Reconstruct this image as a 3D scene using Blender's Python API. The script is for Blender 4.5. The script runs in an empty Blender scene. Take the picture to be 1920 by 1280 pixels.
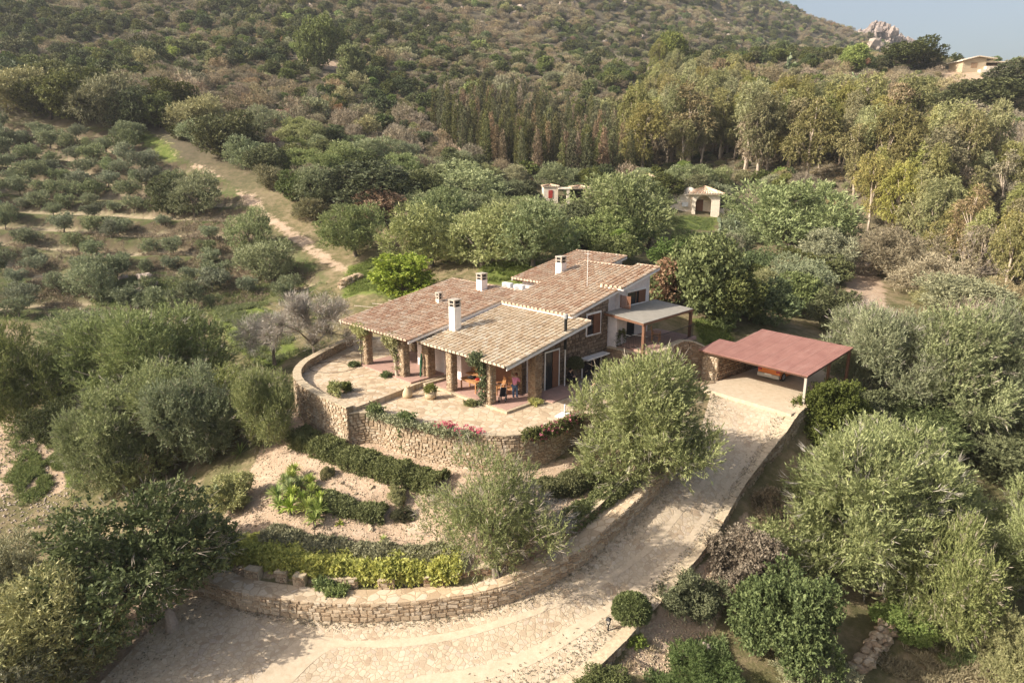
import bpy, bmesh, math, random
import numpy as np
from mathutils import Vector, Matrix

# ------------------------------------------------------------------ camera, sky, sun, exposure
SC = bpy.context.scene
COL = SC.collection
F, PITCH, HC = 1280.0, math.radians(15.0), 14.6          # focal length in photo pixels, tilt below the horizon, metres above the terrace
cam_d = bpy.data.cameras.new("camera"); cam = bpy.data.objects.new("camera", cam_d); COL.objects.link(cam)
cam_d.sensor_width = 36.0; cam_d.lens = 36.0 * F / 1920.0
cam_d.clip_start = 0.5; cam_d.clip_end = 6000
cam.location = (0, 0, HC); cam.rotation_euler = (math.pi / 2 - PITCH, 0, 0)
SC.camera = cam
SUN_EL = math.radians(33.0)
SUN_TO = Vector((-0.95 * math.cos(SUN_EL), -0.31 * math.cos(SUN_EL), math.sin(SUN_EL))).normalized()
world = bpy.data.worlds.new("World"); SC.world = world; world.use_nodes = True
wn = world.node_tree.nodes; wl = world.node_tree.links
bg = wn.get("Background") or wn.new("ShaderNodeBackground")
sky = wn.new("ShaderNodeTexSky"); sky.sky_type = 'NISHITA'; sky.sun_disc = False
sky.sun_elevation = SUN_EL; sky.sun_rotation = math.atan2(SUN_TO.x, SUN_TO.y)
sky.air_density = 1.0; sky.dust_density = 5.0; sky.ozone_density = 0.6
wl.new(sky.outputs[0], bg.inputs[0]); bg.inputs[1].default_value = 0.106
sun_d = bpy.data.lights.new("sun", 'SUN'); sun_d.energy = 5.0; sun_d.angle = math.radians(0.53); sun_d.color = (1.0, 0.935, 0.825)
sun = bpy.data.objects.new("sun", sun_d); COL.objects.link(sun)
sun.rotation_euler = SUN_TO.to_track_quat('Z', 'Y').to_euler(); sun.location = (-60, -20, 60)
SC.view_settings.view_transform = 'Standard'; SC.view_settings.look = 'None'
SC.view_settings.exposure = 0.82; SC.view_settings.gamma = 1.0
SC.cycles.use_denoising = True; SC.cycles.max_bounces = 5; SC.cycles.diffuse_bounces = 3; SC.cycles.glossy_bounces = 2
SC.cycles.transmission_bounces = 3; SC.cycles.transparent_max_bounces = 4

# ------------------------------------------------------------------ measuring the place from the photo
FW = np.array([0, math.cos(PITCH), -math.sin(PITCH)]); UP = np.array([0, math.sin(PITCH), math.cos(PITCH)])
C0 = np.array([0, 0, HC])
def ray(x, y): return FW + np.array([1.0, 0, 0]) * ((x - 960) / F) - UP * ((y - 640) / F)
def atz(x, y, z): d = ray(x, y); return C0 + d * ((z - HC) / d[2])
def atd(x, y, t): return C0 + ray(x, y) * t
def depth_of(p): return float((np.array(p) - C0) @ FW)

# house axes: u along the eaves, v along the tile channels, origin at the porch corner
HA = math.radians(-44.3)
HO = atz(950.5, 773, 0)
HU = np.array([math.cos(HA), math.sin(HA), 0]); HV = np.array([-HU[1], HU[0], 0])
def hw(u, v, z=0.0): return HO + HU * u + HV * v + np.array([0, 0, z])
def uv_of(P): q = np.asarray(P)[..., :2] - HO[:2]; return q @ HU[:2], q @ HV[:2]

# ------------------------------------------------------------------ terrain: heights as a thin plate spline over bearing and log distance
def tps_fit(X, y):
    n = len(X); d = np.linalg.norm(X[:, None] - X[None], axis=2); K = np.where(d > 0, d * d * np.log(d + 1e-12), 0)
    P = np.c_[np.ones(n), X]; A = np.zeros((n + 3, n + 3)); A[:n, :n] = K + np.eye(n) * 1e-4; A[:n, n:] = P; A[n:, :n] = P.T
    s = np.linalg.solve(A, np.r_[y, 0, 0, 0]); return X, s[:n], s[n:]
def tps_eval(m, Q):
    X, w, a = m; out = np.empty(len(Q))
    for i in range(0, len(Q), 20000):
        q = Q[i:i + 20000]; d = np.linalg.norm(q[:, None] - X[None], axis=2)
        out[i:i + 20000] = np.where(d > 0, d * d * np.log(d + 1e-12), 0) @ w + a[0] + q @ a[1:]
    return out
def polar(xy):
    xy = np.asarray(xy, float); r = np.hypot(xy[:, 0], xy[:, 1]); r = np.maximum(r, 4.0)
    return np.c_[np.arctan2(xy[:, 0], xy[:, 1]), np.log(r)], r
def fit_pts(P):
    P = np.array(P); Q, r = polar(P[:, :2]); return tps_fit(Q, (P[:, 2] - HC) / r)
def ev(m, xy):
    Q, r = polar(xy); return tps_eval(m, Q) * r + HC

Zp = [  # photo x, y, height
 # garden between the terrace wall and the lower wall
 (556,772,-1.6),(600,790,-1.7),(640,803,-1.75),(720,832,-1.8),(820,858,-1.9),(900,868,-1.9),(1000,862,-1.9),(1090,850,-1.7),
 (500,850,-2.7),(620,880,-2.5),(720,905,-2.6),(820,925,-2.7),(1000,920,-2.5),(1130,890,-2.2),
 (460,905,-3.5),(560,960,-3.5),(750,960,-3.4),(900,1000,-3.4),(1050,960,-3.0),
 (440,1000,-4.3),(600,1035,-4.3),(750,1050,-4.3),(880,1060,-4.1),
 (370,1040,-5.1),(450,1085,-5.15),(600,1110,-5.2),(800,1110,-5.05),(960,1075,-4.5),(1100,990,-3.6),(1215,890,-2.2),(1250,840,-1.7),(1290,770,-1.2),
 # below the driveway on the right
 (1090,1330,-7.2),(1130,1280,-6.95),(1200,1215,-6.5),(1270,1130,-5.9),(1350,1040,-5.15),(1430,920,-3.85),(1490,830,-2.25),(1530,770,-1.3),
 (1300,1280,-7.3),(1300,1200,-6.8),(1450,1230,-7.2),(1700,1250,-8.5),(1900,1250,-8.6),(1600,1100,-7.4),(1880,1080,-8.0),(1700,960,-6.0),(1900,920,-6.4),
 (1600,850,-3.8),(1750,830,-4.4),(1900,800,-4.4),(1620,740,-1.8),(1750,720,-2.2),(1900,690,-2.4),(1640,640,-1.0),
 # lower left
 (250,1270,-6.5),(100,1270,-7.0),(320,1165,-6.0),(150,1120,-6.6),(20,1120,-7.0),(250,1000,-5.9),(90,960,-6.4),(340,900,-4.6),
 (30,860,-5.2),(180,850,-5.0),(330,800,-3.8),(460,780,-2.6),(500,700,-2.2),(560,690,-1.8),(120,740,-4.0),(10,740,-4.2),(300,690,-3.0),(440,620,-1.6),(560,640,-1.2),
 (0,610,-1.8),(150,600,-1.6),(300,590,-1.2),(430,560,-.6),(560,560,-.2),(640,560,.1),(660,620,-.6),
 # behind the house
 (1330,615,.9),(1450,590,.2),(1400,520,1.4),
 (1560,560,.2),(1620,575,-.2),(1605,500,1.4),(1590,440,3.2),(1700,560,-.2),(1850,560,-.4),(1900,470,1.6),(1750,470,2.0),
 # olive grove
]
Zd = [  # photo x, y, distance along the view axis
 (0,500,84),(150,500,84),(300,500,84),(430,490,85),(0,430,94),(250,430,94),(430,420,95),(0,370,104),(300,370,104),(430,365,103),
 (0,300,114),(250,300,115),(330,310,113),(0,215,126),(150,225,127),(260,245,126),(320,290,116),(560,440,92),(640,505,82),(700,540,70),(820,510,72),(700,480,84),(800,480,80),(900,490,72),(1000,480,74),(1150,470,76),(1250,500,70),(1330,560,61),(-300,300,100),(-300,500,70),(-300,200,126),(-300,60,200),
 (1320,405,112),(1280,420,106),(1200,360,118),(1100,390,112),(1000,400,106),(900,410,102),(750,400,98),(600,390,97),(500,345,105),
 (1150,335,130),(1000,320,130),(850,320,126),(700,280,132),(500,240,136),(380,240,128),
 (900,260,155),(820,235,160),(1050,250,165),(1220,290,150),(900,195,185),(1080,190,200),(1200,200,200),
 (600,170,175),(400,150,170),(150,140,165),(0,130,170),(700,130,210),(550,60,240),(300,50,235),(0,20,230),(800,40,290),(1000,100,275),(950,20,350),
 (1200,120,300),(1150,50,380),(1350,60,430),
 (0,-120,330),(300,-120,360),(700,-120,430),(1000,-100,520),(1250,-70,600),(-300,-150,330),
 (0,-200,480),(400,-220,520),(900,-180,640),
 (1430,6,640),(1510,34,680),(1560,55,700),(1600,66,720),
 (1400,330,125),(1500,330,122),(1600,330,118),(1750,340,112),(1900,350,108),(2150,380,98),(2150,560,66),(2150,250,140),
 (1350,250,160),(1500,240,158),(1650,260,150),(1800,250,148),(1920,270,140),
 (1350,170,205),(1480,150,210),(1600,160,195),(1720,160,190),(1850,170,180),(1920,180,170),
 (1420,110,245),(1500,100,250),(1580,108,235),(1680,122,215),(1760,128,208),(1830,136,200),(1920,140,196),(2150,160,190),
]
Zw = []
for (x, y, t) in [(1420,140,330),(1500,150,330),(1600,170,300),(1700,190,290),(1800,210,285),(1920,220,280),(2150,240,280),(1700,235,450),(1900,250,450),(2150,260,450)]: Zw.append(atd(x, y, t))
for (x, y, z) in [(0,12,-9),(-14,14,-8.5),(14,14,-9.5),(0,-10,-11),(-30,8,-9),(30,8,-11),(-60,10,-8),(60,10,-9),(-60,40,-3),(60,40,-5),(-90,70,3),(0,4.2,-10),
                  (0,1500,120),(-900,1300,260),(900,1300,60),(-1000,500,220),(900,500,20),(400,1000,60)]: Zw.append(np.array([x, y, z], float))
MAIN = fit_pts([atz(*p) for p in Zp] + [atd(*p) for p in Zd] + Zw)

LEDGE = [(60,1420,-6.9),(230,1235,-6.4),(352,1120,-5.95),(450,1142,-5.95),(550,1158,-6.0),(650,1166,-6.0),(760,1164,-5.9),(850,1154,-5.75),(930,1138,-5.5),(1000,1112,-5.2),(1060,1080,-4.85),(1110,1045,-4.45),(1180,980,-3.7),(1240,920,-2.95),(1285,860,-2.2),(1312,805,-1.5),(1325,765,-1.0),(1338,722,-.68)]
REDGE = [(700,1500,-7.6),(850,1410,-7.3),(950,1345,-6.9),(1040,1300,-6.6),(1075,1283,-6.5),(1105,1265,-6.4),(1150,1225,-6.15),(1180,1195,-6.0),(1200,1172,-5.85),(1245,1122,-5.45),(1280,1080,-5.1),(1315,1038,-4.75),(1345,998,-4.3),(1390,920,-3.4),(1425,872,-2.6),(1452,838,-2.0),(1476,808,-1.3),(1497,778,-.75)]
CA = HA - math.radians(5.5); CPO = hw(3.75, 15.55, -.6); CU = np.array([math.cos(CA), math.sin(CA), 0]); CV = np.array([-CU[1], CU[0], 0])
def cw(u, v, z=0.0): return CPO + CU * u + CV * v + np.array([0, 0, z])
def resample(P, n):
    P = np.array(P); d = np.r_[0, np.cumsum(np.linalg.norm(np.diff(P[:, :2], axis=0), axis=1))]
    s = np.linspace(0, d[-1], n); return np.c_[[np.interp(s, d, P[:, i]) for i in range(P.shape[1])]].T
def smooth(P, it=2):
    P = np.array(P, float)
    for _ in range(it): P[1:-1] = (P[:-2] + 2 * P[1:-1] + P[2:]) / 4
    return P
LW = np.array([atz(*p) for p in LEDGE] + [cw(1.25, .8, 0)]); RW = np.array([atz(*p) for p in REDGE] + [cw(8.15, .8, 0)])
mid = (LW + RW) / 2
DRIVE = fit_pts(np.r_[LW, RW, mid, [hw(5, 16, -.6), hw(12.2, 14.5, -.6), hw(5, 24, -.6), hw(12, 24, -.6)]])
def curve_dense(P, n):
    # Catmull-Rom through the points, then even spacing
    P = np.array(P, float); Q = np.r_[[2 * P[0] - P[1]], P, [2 * P[-1] - P[-2]]]; out = []
    for i in range(1, len(Q) - 2):
        for t in np.linspace(0, 1, 12, endpoint=False):
            a, b, c, d = Q[i - 1], Q[i], Q[i + 1], Q[i + 2]
            out.append(.5 * ((2 * b) + (-a + c) * t + (2 * a - 5 * b + 4 * c - d) * t * t + (-a + 3 * b - 3 * c + d) * t ** 3))
    out.append(P[-1]); return resample(np.array(out), n)
LD = curve_dense(LW, 240); RD = curve_dense(RW, 240)
POLY_DRIVE = np.r_[LD, RD[::-1]][:, :2]
# car port pad
POLY_PAD = np.array([cw(u, v)[:2] for u, v in [(-.2, -1.9), (8.3, -1.9), (8.3, 9.2), (-.2, 9.2)]])
# terrace outline (outer face of its wall)
TER_UP = [atz(*p, .75) for p in [(690,622),(672,630),(640,643),(610,658),(583,671),(563,683),(552,696),(552,708),(562,720),(580,730),(600,739),(625,748),(650,757)]]
TER_LO = [np.r_[TER_UP[-1][:2] + np.array([-.05, .12]), .12]] + [atz(*p, .12) for p in [(700,773),(760,790),(820,802),(880,812),(940,816),(1000,810),(1050,795),(1085,777)]] + [hw(4.3, 3.9, .12), hw(4.7, 7, .12), hw(4.8, 10, .12), hw(4.3, 13, .12)]
TU = curve_dense(TER_UP, 70); TL = curve_dense(TER_LO, 90)
POLY_TER = np.r_[TU, TL, [hw(3.2, 17.6, 0), hw(-1, 17.6, 0), hw(-7, 22, 0), hw(-12.5, 22, 0), hw(-12.5, 13, 0), hw(-15.0, 9.8, 0)]][:, :2]
def inside(poly, xy):
    x, y = xy[:, 0], xy[:, 1]; c = np.zeros(len(xy), bool); px, py = poly[:, 0], poly[:, 1]; j = len(poly) - 1
    for i in range(len(poly)):
        m = ((py[i] > y) != (py[j] > y)); t = (px[j] - px[i]) * (y - py[i]) / ((py[j] - py[i]) if py[j] != py[i] else 1e-9) + px[i]
        c ^= m & (x < t); j = i
    return c
def vnoise(xy, s, seed=0):
    # value noise used for land forms
    q = np.asarray(xy) / s; i = np.floor(q).astype(int); f = q - i; f = f * f * (3 - 2 * f)
    def hsh(a, b): return np.modf(np.abs(np.sin(a * 127.1 + b * 311.7 + seed * 74.7) * 43758.5453))[0]
    a, b, c, d = hsh(i[:, 0], i[:, 1]), hsh(i[:, 0] + 1, i[:, 1]), hsh(i[:, 0], i[:, 1] + 1), hsh(i[:, 0] + 1, i[:, 1] + 1)
    return (a * (1 - f[:, 0]) + b * f[:, 0]) * (1 - f[:, 1]) + (c * (1 - f[:, 0]) + d * f[:, 0]) * f[:, 1]
def base_h(xy): return ev(MAIN, np.asarray(xy, float))
def ground_px(x, y, fn=None, r0=14.0, r1=900.0):
    # first point of the land seen at a photo pixel
    d = ray(x, y); hr = math.hypot(d[0], d[1]); rs = np.exp(np.linspace(math.log(r0), math.log(r1), 700))
    P = C0 + d[None] * (rs / hr)[:, None]; h = (fn or land)(P[:, :2]); k = np.nonzero(P[:, 2] <= h)[0]
    if len(k) == 0: return None
    k = k[0]
    if k == 0: return P[0]
    a = P[k - 1, 2] - h[k - 1]; b = h[k] - P[k, 2]; t = a / (a + b + 1e-9); return P[k - 1] * (1 - t) + P[k] * t
GROVE_PX = [(-260,205),(0,212),(150,226),(270,250),(330,292),(430,345),(470,380),(560,470),(620,520),(560,560),(430,575),(240,590),(0,600),(-260,600)]
POLY_GROVE = np.array([ground_px(x, y, base_h)[:2] for x, y in GROVE_PX])
def sdist(poly, xy):
    d = np.full(len(xy), 1e9)
    for i in range(len(poly)):
        a, b = poly[i], poly[(i + 1) % len(poly)]; ab = b - a; t = np.clip(((xy - a) @ ab) / (ab @ ab + 1e-9), 0, 1)
        d = np.minimum(d, np.linalg.norm(xy - a - t[:, None] * ab, axis=1))
    return d
def ldist(xy):
    d = np.full(len(xy), 1e9)
    for i in range(0, len(LD) - 4, 4):
        a, b = LD[i][:2], LD[i + 4][:2]; ab = b - a; t = np.clip(((xy - a) @ ab) / (ab @ ab + 1e-9), 0, 1); d = np.minimum(d, np.linalg.norm(xy - a - t[:, None] * ab, axis=1))
    return d
EDGE_OUT = []
def w_(q): return np.clip(sdist(POLY_GROVE, q) / 3.0, 0, 1)
def land(xy):
    xy = np.asarray(xy, float); h = base_h(xy); r = np.hypot(xy[:, 0], xy[:, 1])
    h = h + (vnoise(xy, 2.3, 1) - .5) * .22 * np.clip((r - 10) / 30, 0, 1)
    far = np.clip((r - 120) / 250, 0, 1)
    h = h + far * ((vnoise(xy, 60, 3) - .5) * 9 + (vnoise(xy, 22, 4) - .5) * 4)
    g = inside(POLY_GROVE, xy)
    if g.any():
        q = xy[g]; tilt = .05 * q[:, 0] + (vnoise(q, 14, 7) - .5) * 1.2; S = 1.8; k = (h[g] + tilt) / S; fl = np.floor(k); fr = k - fl
        st = fl + np.clip((fr - .62) / .38, 0, 1) ** 1.1; EDGE_OUT and EDGE_OUT[0].__setitem__(g, (np.exp(-((fr - .52) / .13) ** 2) * w_(q)))
        w = np.clip(sdist(POLY_GROVE, q) / 3.0, 0, 1); h[g] = h[g] * (1 - w) + (st * S - tilt) * w
    t = inside(POLY_TER, xy); h[t] = np.where(sdist(POLY_TER, xy[t]) > .1, -1.9, h[t])
    return h
def full_land(xy):
    xy = np.asarray(xy, float); h = land(xy)
    d = inside(POLY_DRIVE, xy)
    if d.any(): h[d] = ev(DRIVE, xy[d]) - .22
    k = np.nonzero((~d) & (np.abs(xy[:, 0]) < 30) & (xy[:, 1] < 60))[0]
    if len(k):
        k = k[ldist(xy[k]) < .55]; h[k] = np.minimum(h[k], ev(DRIVE, xy[k]) - .2) if len(k) else 0
    d = inside(POLY_PAD, xy); h[d] = -.85
    return h
def top_land(xy):
    # what one stands on
    xy = np.asarray(xy, float); h = full_land(xy)
    d = inside(POLY_DRIVE, xy)
    if d.any(): h[d] = ev(DRIVE, xy[d])
    return h

# ------------------------------------------------------------------ object helpers
def tag(o, label=None, cat=None, group=None, kind=None):
    if label: o["label"] = label
    if cat: o["category"] = cat
    if group: o["group"] = group
    if kind: o["kind"] = kind
    return o
def empty(name, loc=(0, 0, 0), rz=0.0, label=None, cat=None, group=None):
    o = bpy.data.objects.new(name, None); COL.objects.link(o); o.location = [float(a) for a in loc]; o.rotation_euler = (0, 0, rz); o.empty_display_size = .2
    return tag(o, label, cat, group)
class MB:
    """collects vertices and faces of ONE mesh, with a random value per piece"""
    def __init__(s): s.V = []; s.Fc = []; s.R = []; s.n = 0; s.rng = random.Random(7)
    def add(s, V, Fs, r=None):
        V = np.asarray(V, float); s.V.append(V); r = s.rng.random() if r is None else r
        for f in Fs: s.Fc.append([int(i) + s.n for i in f]); s.R.append(r)
        s.n += len(V)
    def box(s, x0, x1, y0, y1, z0, z1, r=None, jit=0.0, M=None):
        V = np.array([(x, y, z) for z in (z0, z1) for y in (y0, y1) for x in (x0, x1)], float)
        if jit: V += np.array([[s.rng.uniform(-jit, jit) for _ in range(3)] for _ in range(8)])
        if M is not None: V = V @ M[:3, :3].T + M[:3, 3]
        s.add(V, [(0, 2, 3, 1), (4, 5, 7, 6), (0, 1, 5, 4), (2, 6, 7, 3), (0, 4, 6, 2), (1, 3, 7, 5)], r)
    def hexa(s, V, r=None): s.add(V, [(0, 2, 3, 1), (4, 5, 7, 6), (0, 1, 5, 4), (2, 6, 7, 3), (0, 4, 6, 2), (1, 3, 7, 5)], r)
    def tube(s, P, R, n=8, r=None, cap=True):
        P = [np.asarray(p, float) for p in P]; m = len(P); R = R if hasattr(R, '__len__') else [R] * m; V = []
        for i in range(m):
            t = P[min(i + 1, m - 1)] - P[max(i - 1, 0)]; t /= np.linalg.norm(t) + 1e-9
            a = np.cross(t, [0, 0, 1.0] if abs(t[2]) < .9 else [1.0, 0, 0]); a /= np.linalg.norm(a); b = np.cross(t, a)
            for k in range(n): w = 2 * math.pi * k / n; V.append(P[i] + R[i] * (a * math.cos(w) + b * math.sin(w)))
        Fs = [(i * n + k, i * n + (k + 1) % n, (i + 1) * n + (k + 1) % n, (i + 1) * n + k) for i in range(m - 1) for k in range(n)]
        if cap: Fs += [tuple(range(n - 1, -1, -1)), tuple((m - 1) * n + k for k in range(n))]
        s.add(V, Fs, r)
    def lathe(s, prof, n=16, c=(0, 0, 0), r=None):
        V = [(c[0] + a * math.cos(2 * math.pi * k / n), c[1] + a * math.sin(2 * math.pi * k / n), c[2] + z) for a, z in prof for k in range(n)]; m = len(prof)
        Fs = [(i * n + k, i * n + (k + 1) % n, (i + 1) * n + (k + 1) % n, (i + 1) * n + k) for i in range(m - 1) for k in range(n)]
        s.add(V, Fs, r)
    def build(s, name, mat, parent=None, smooth=False, loc=None):
        V = np.concatenate(s.V) if s.V else np.zeros((0, 3))
        me = bpy.data.meshes.new(name); me.from_pydata(V.tolist(), [], s.Fc)
        at = me.attributes.new("rnd", 'FLOAT', 'FACE'); at.data.foreach_set("value", np.array(s.R, np.float32))
        if smooth: me.polygons.foreach_set("use_smooth", [True] * len(me.polygons))
        me.update(); me.materials.append(mat)
        o = bpy.data.objects.new(name, me); COL.objects.link(o)
        if parent is not None: o.parent = parent
        if loc is not None: o.location = [float(a) for a in loc]
        return o
def quad_mesh(name, V, quads, mat, R=None, parent=None, smooth=False, link=True, tris=False):
    k = 3 if tris else 4
    me = bpy.data.meshes.new(name); V = np.asarray(V, np.float32); quads = np.asarray(quads, np.int32)
    me.vertices.add(len(V)); me.vertices.foreach_set("co", V.ravel())
    me.loops.add(len(quads) * k); me.loops.foreach_set("vertex_index", quads.ravel())
    me.polygons.add(len(quads)); me.polygons.foreach_set("loop_start", np.arange(len(quads), dtype=np.int32) * k)
    if smooth: me.polygons.foreach_set("use_smooth", np.ones(len(quads), bool))
    me.update(calc_edges=True)
    if R is not None: at = me.attributes.new("rnd", 'FLOAT', 'FACE'); at.data.foreach_set("value", np.asarray(R, np.float32))
    me.materials.append(mat)
    if not link: return me
    o = bpy.data.objects.new(name, me); COL.objects.link(o)
    if parent is not None: o.parent = parent
    return o

# ------------------------------------------------------------------ materials
def mat_new(name):
    m = bpy.data.materials.new(name); m.use_nodes = True; nt = m.node_tree; nt.nodes.clear()
    out = nt.nodes.new("ShaderNodeOutputMaterial"); return m, nt, out
class NT:
    def __init__(s, nt): s.nt = nt
    def n(s, t, **k):
        nd = s.nt.nodes.new(t)
        for a, b in k.items(): setattr(nd, a, b)
        return nd
    def l(s, a, b): s.nt.links.new(a, b)
    def coord(s, kind="Object"): return s.n("ShaderNodeTexCoord").outputs[kind]
    def pos(s): return s.n("ShaderNodeNewGeometry").outputs["Position"]
    def noise(s, vec, scale, detail=4, rough=.6):
        nd = s.n("ShaderNodeTexNoise"); nd.inputs["Scale"].default_value = scale; nd.inputs["Detail"].default_value = detail; nd.inputs["Roughness"].default_value = rough
        if vec is not None: s.l(vec, nd.inputs["Vector"])
        return nd.outputs["Fac"]
    def ramp(s, fac, stops, interp='LINEAR'):
        nd = s.n("ShaderNodeValToRGB"); nd.color_ramp.interpolation = interp; e = nd.color_ramp.elements
        while len(e) > 1: e.remove(e[-1])
        e[0].position = stops[0][0]; e[0].color = (*stops[0][1], 1)
        for p, c in stops[1:]: q = e.new(p); q.color = (*c, 1)
        s.l(fac, nd.inputs[0]); return nd.outputs[0]
    def mix(s, f, a, b, mode='MIX'):
        nd = s.n("ShaderNodeMix", data_type='RGBA', blend_type=mode)
        for sock, v in ((nd.inputs[0], f), (nd.inputs[6], a), (nd.inputs[7], b)):
            if hasattr(v, "links"): s.l(v, sock)
            elif isinstance(v, (int, float)): sock.default_value = v
            else: sock.default_value = (*v, 1)
        return nd.outputs[2]
    def math(s, op, a, b=0.0, c=None):
        nd = s.n("ShaderNodeMath", operation=op)
        for i, v in enumerate((a, b, c)):
            if v is None: continue
            if hasattr(v, "links"): s.l(v, nd.inputs[i])
            else: nd.inputs[i].default_value = v
        return nd.outputs[0]
    def rng(s, v, a, b, c=0.0, d=1.0):
        nd = s.n("ShaderNodeMapRange"); s.l(v, nd.inputs[0])
        for i, x in enumerate((a, b, c, d)): nd.inputs[i + 1].default_value = x
        return nd.outputs[0]
    def attr(s, name): return s.n("ShaderNodeAttribute", attribute_name=name).outputs["Fac"]
    def bsdf(s, col, rough=.85, spec=.25, normal=None, metal=0.0):
        b = s.n("ShaderNodeBsdfPrincipled"); b.inputs["Roughness"].default_value = rough; b.inputs["Specular IOR Level"].default_value = spec; b.inputs["Metallic"].default_value = metal
        if hasattr(col, "links"): s.l(col, b.inputs["Base Color"])
        else: b.inputs["Base Color"].default_value = (*col, 1)
        if normal is not None: s.l(normal, b.inputs["Normal"])
        return b.outputs[0]
    def bump(s, h, strength=.5, dist=.05):
        b = s.n("ShaderNodeBump"); b.inputs["Strength"].default_value = strength; b.inputs["Distance"].default_value = dist; s.l(h, b.inputs["Height"]); return b.outputs[0]
    def voro(s, vec, scale, feature='F1', rnd=1.0):
        v = s.n("ShaderNodeTexVoronoi", feature=feature); v.inputs["Scale"].default_value = scale; v.inputs["Randomness"].default_value = rnd
        if vec is not None: s.l(vec, v.inputs["Vector"])
        return v
M = {}
def simple(name, col, rough=.8, spec=.25, metal=0.0, var=.12, scale=3.0):
    m, nt, out = mat_new(name); T = NT(nt); c = T.coord("Object")
    f = T.noise(c, scale, 5); dark = tuple(x * (1 - var) for x in col); lite = tuple(min(1, x * (1 + var)) for x in col)
    T.l(T.bsdf(T.ramp(f, [(.3, dark), (.7, lite)]), rough, spec, None, metal), out.inputs[0]); M[name] = m; return m
for n_, c_, r_ in [("stucco", (.70, .63, .60), .9), ("white_paint", (.74, .70, .66), .8), ("cream", (.72, .62, .49), .9), ("dark_wood", (.09, .045, .028), .6), ("louver_wood", (.20, .095, .055), .6),
                   ("warm_wood", (.42, .21, .09), .55), ("black_metal", (.02, .02, .02), .45), ("grey_metal", (.35, .35, .34), .4), ("dark_glass", (.02, .022, .025), .12), ("red_floor", (.40, .25, .20), .75),
                   ("concrete", (.40, .35, .29), .9), ("brown_post", (.17, .085, .05), .7), ("rubber", (.03, .03, .03), .8), ("clay", (.50, .39, .25), .85), ("grey_canvas", (.28, .255, .215), .9),
                   ("skin", (.48, .29, .20), .6), ("pink_cloth", (.62, .23, .33), .9), ("denim", (.10, .15, .24), .9), ("black_cloth", (.022, .02, .022), .9), ("olive_cloth", (.22, .22, .15), .9), ("hair", (.03, .018, .012), .6),
                   ("auburn_hair", (.10, .035, .02), .6), ("pale_cloth", (.6, .57, .52), .9), ("ac_white", (.66, .65, .62), .5), ("red_paint", (.42, .04, .03), .6), ("shutter_red", (.35, .05, .04), .6), ("green_cloth", (.03, .10, .05), .8)]:
    simple(n_, c_, r_)
def stone_mat(name, a, b, c, bump=.6):
    # loose stones: the colour belongs to each stone
    m, nt, out = mat_new(name); T = NT(nt); p = T.coord("Object"); r = T.attr("rnd")
    col = T.ramp(r, [(0, a), (.45, b), (1, c)]); n1 = T.noise(p, 9, 6, .65); n2 = T.noise(p, 1.3, 3)
    col = T.mix(.55, col, T.ramp(n1, [(.25, (.35, .33, .3)), (.75, (1.15, 1.1, 1.05))]), 'MULTIPLY')
    col = T.mix(T.rng(n2, .5, .75, 0, .35), col, (.16, .14, .11))
    T.l(T.bsdf(col, .92, .15, T.bump(n1, bump, .03)), out.inputs[0]); M[name] = m
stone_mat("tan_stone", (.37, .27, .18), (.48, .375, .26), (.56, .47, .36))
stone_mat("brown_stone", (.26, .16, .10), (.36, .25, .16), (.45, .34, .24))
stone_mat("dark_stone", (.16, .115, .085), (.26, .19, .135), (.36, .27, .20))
stone_mat("crag", (.25, .205, .185), (.32, .265, .24), (.38, .325, .29), 1.0)
stone_mat("rock", (.36, .30, .25), (.46, .38, .32), (.52, .44, .38), 1.0)
def mortar(name, col):
    m, nt, out = mat_new(name); T = NT(nt); p = T.coord("Object"); f = T.noise(p, 6, 6)
    T.l(T.bsdf(T.ramp(f, [(.3, tuple(x * .6 for x in col)), (.7, col)]), .95, .1, T.bump(f, .5, .03)), out.inputs[0]); M[name] = m
mortar("mortar", (.34, .25, .165)); mortar("coping", (.56, .45, .31)); mortar("dark_mortar", (.13, .095, .07))
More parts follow.
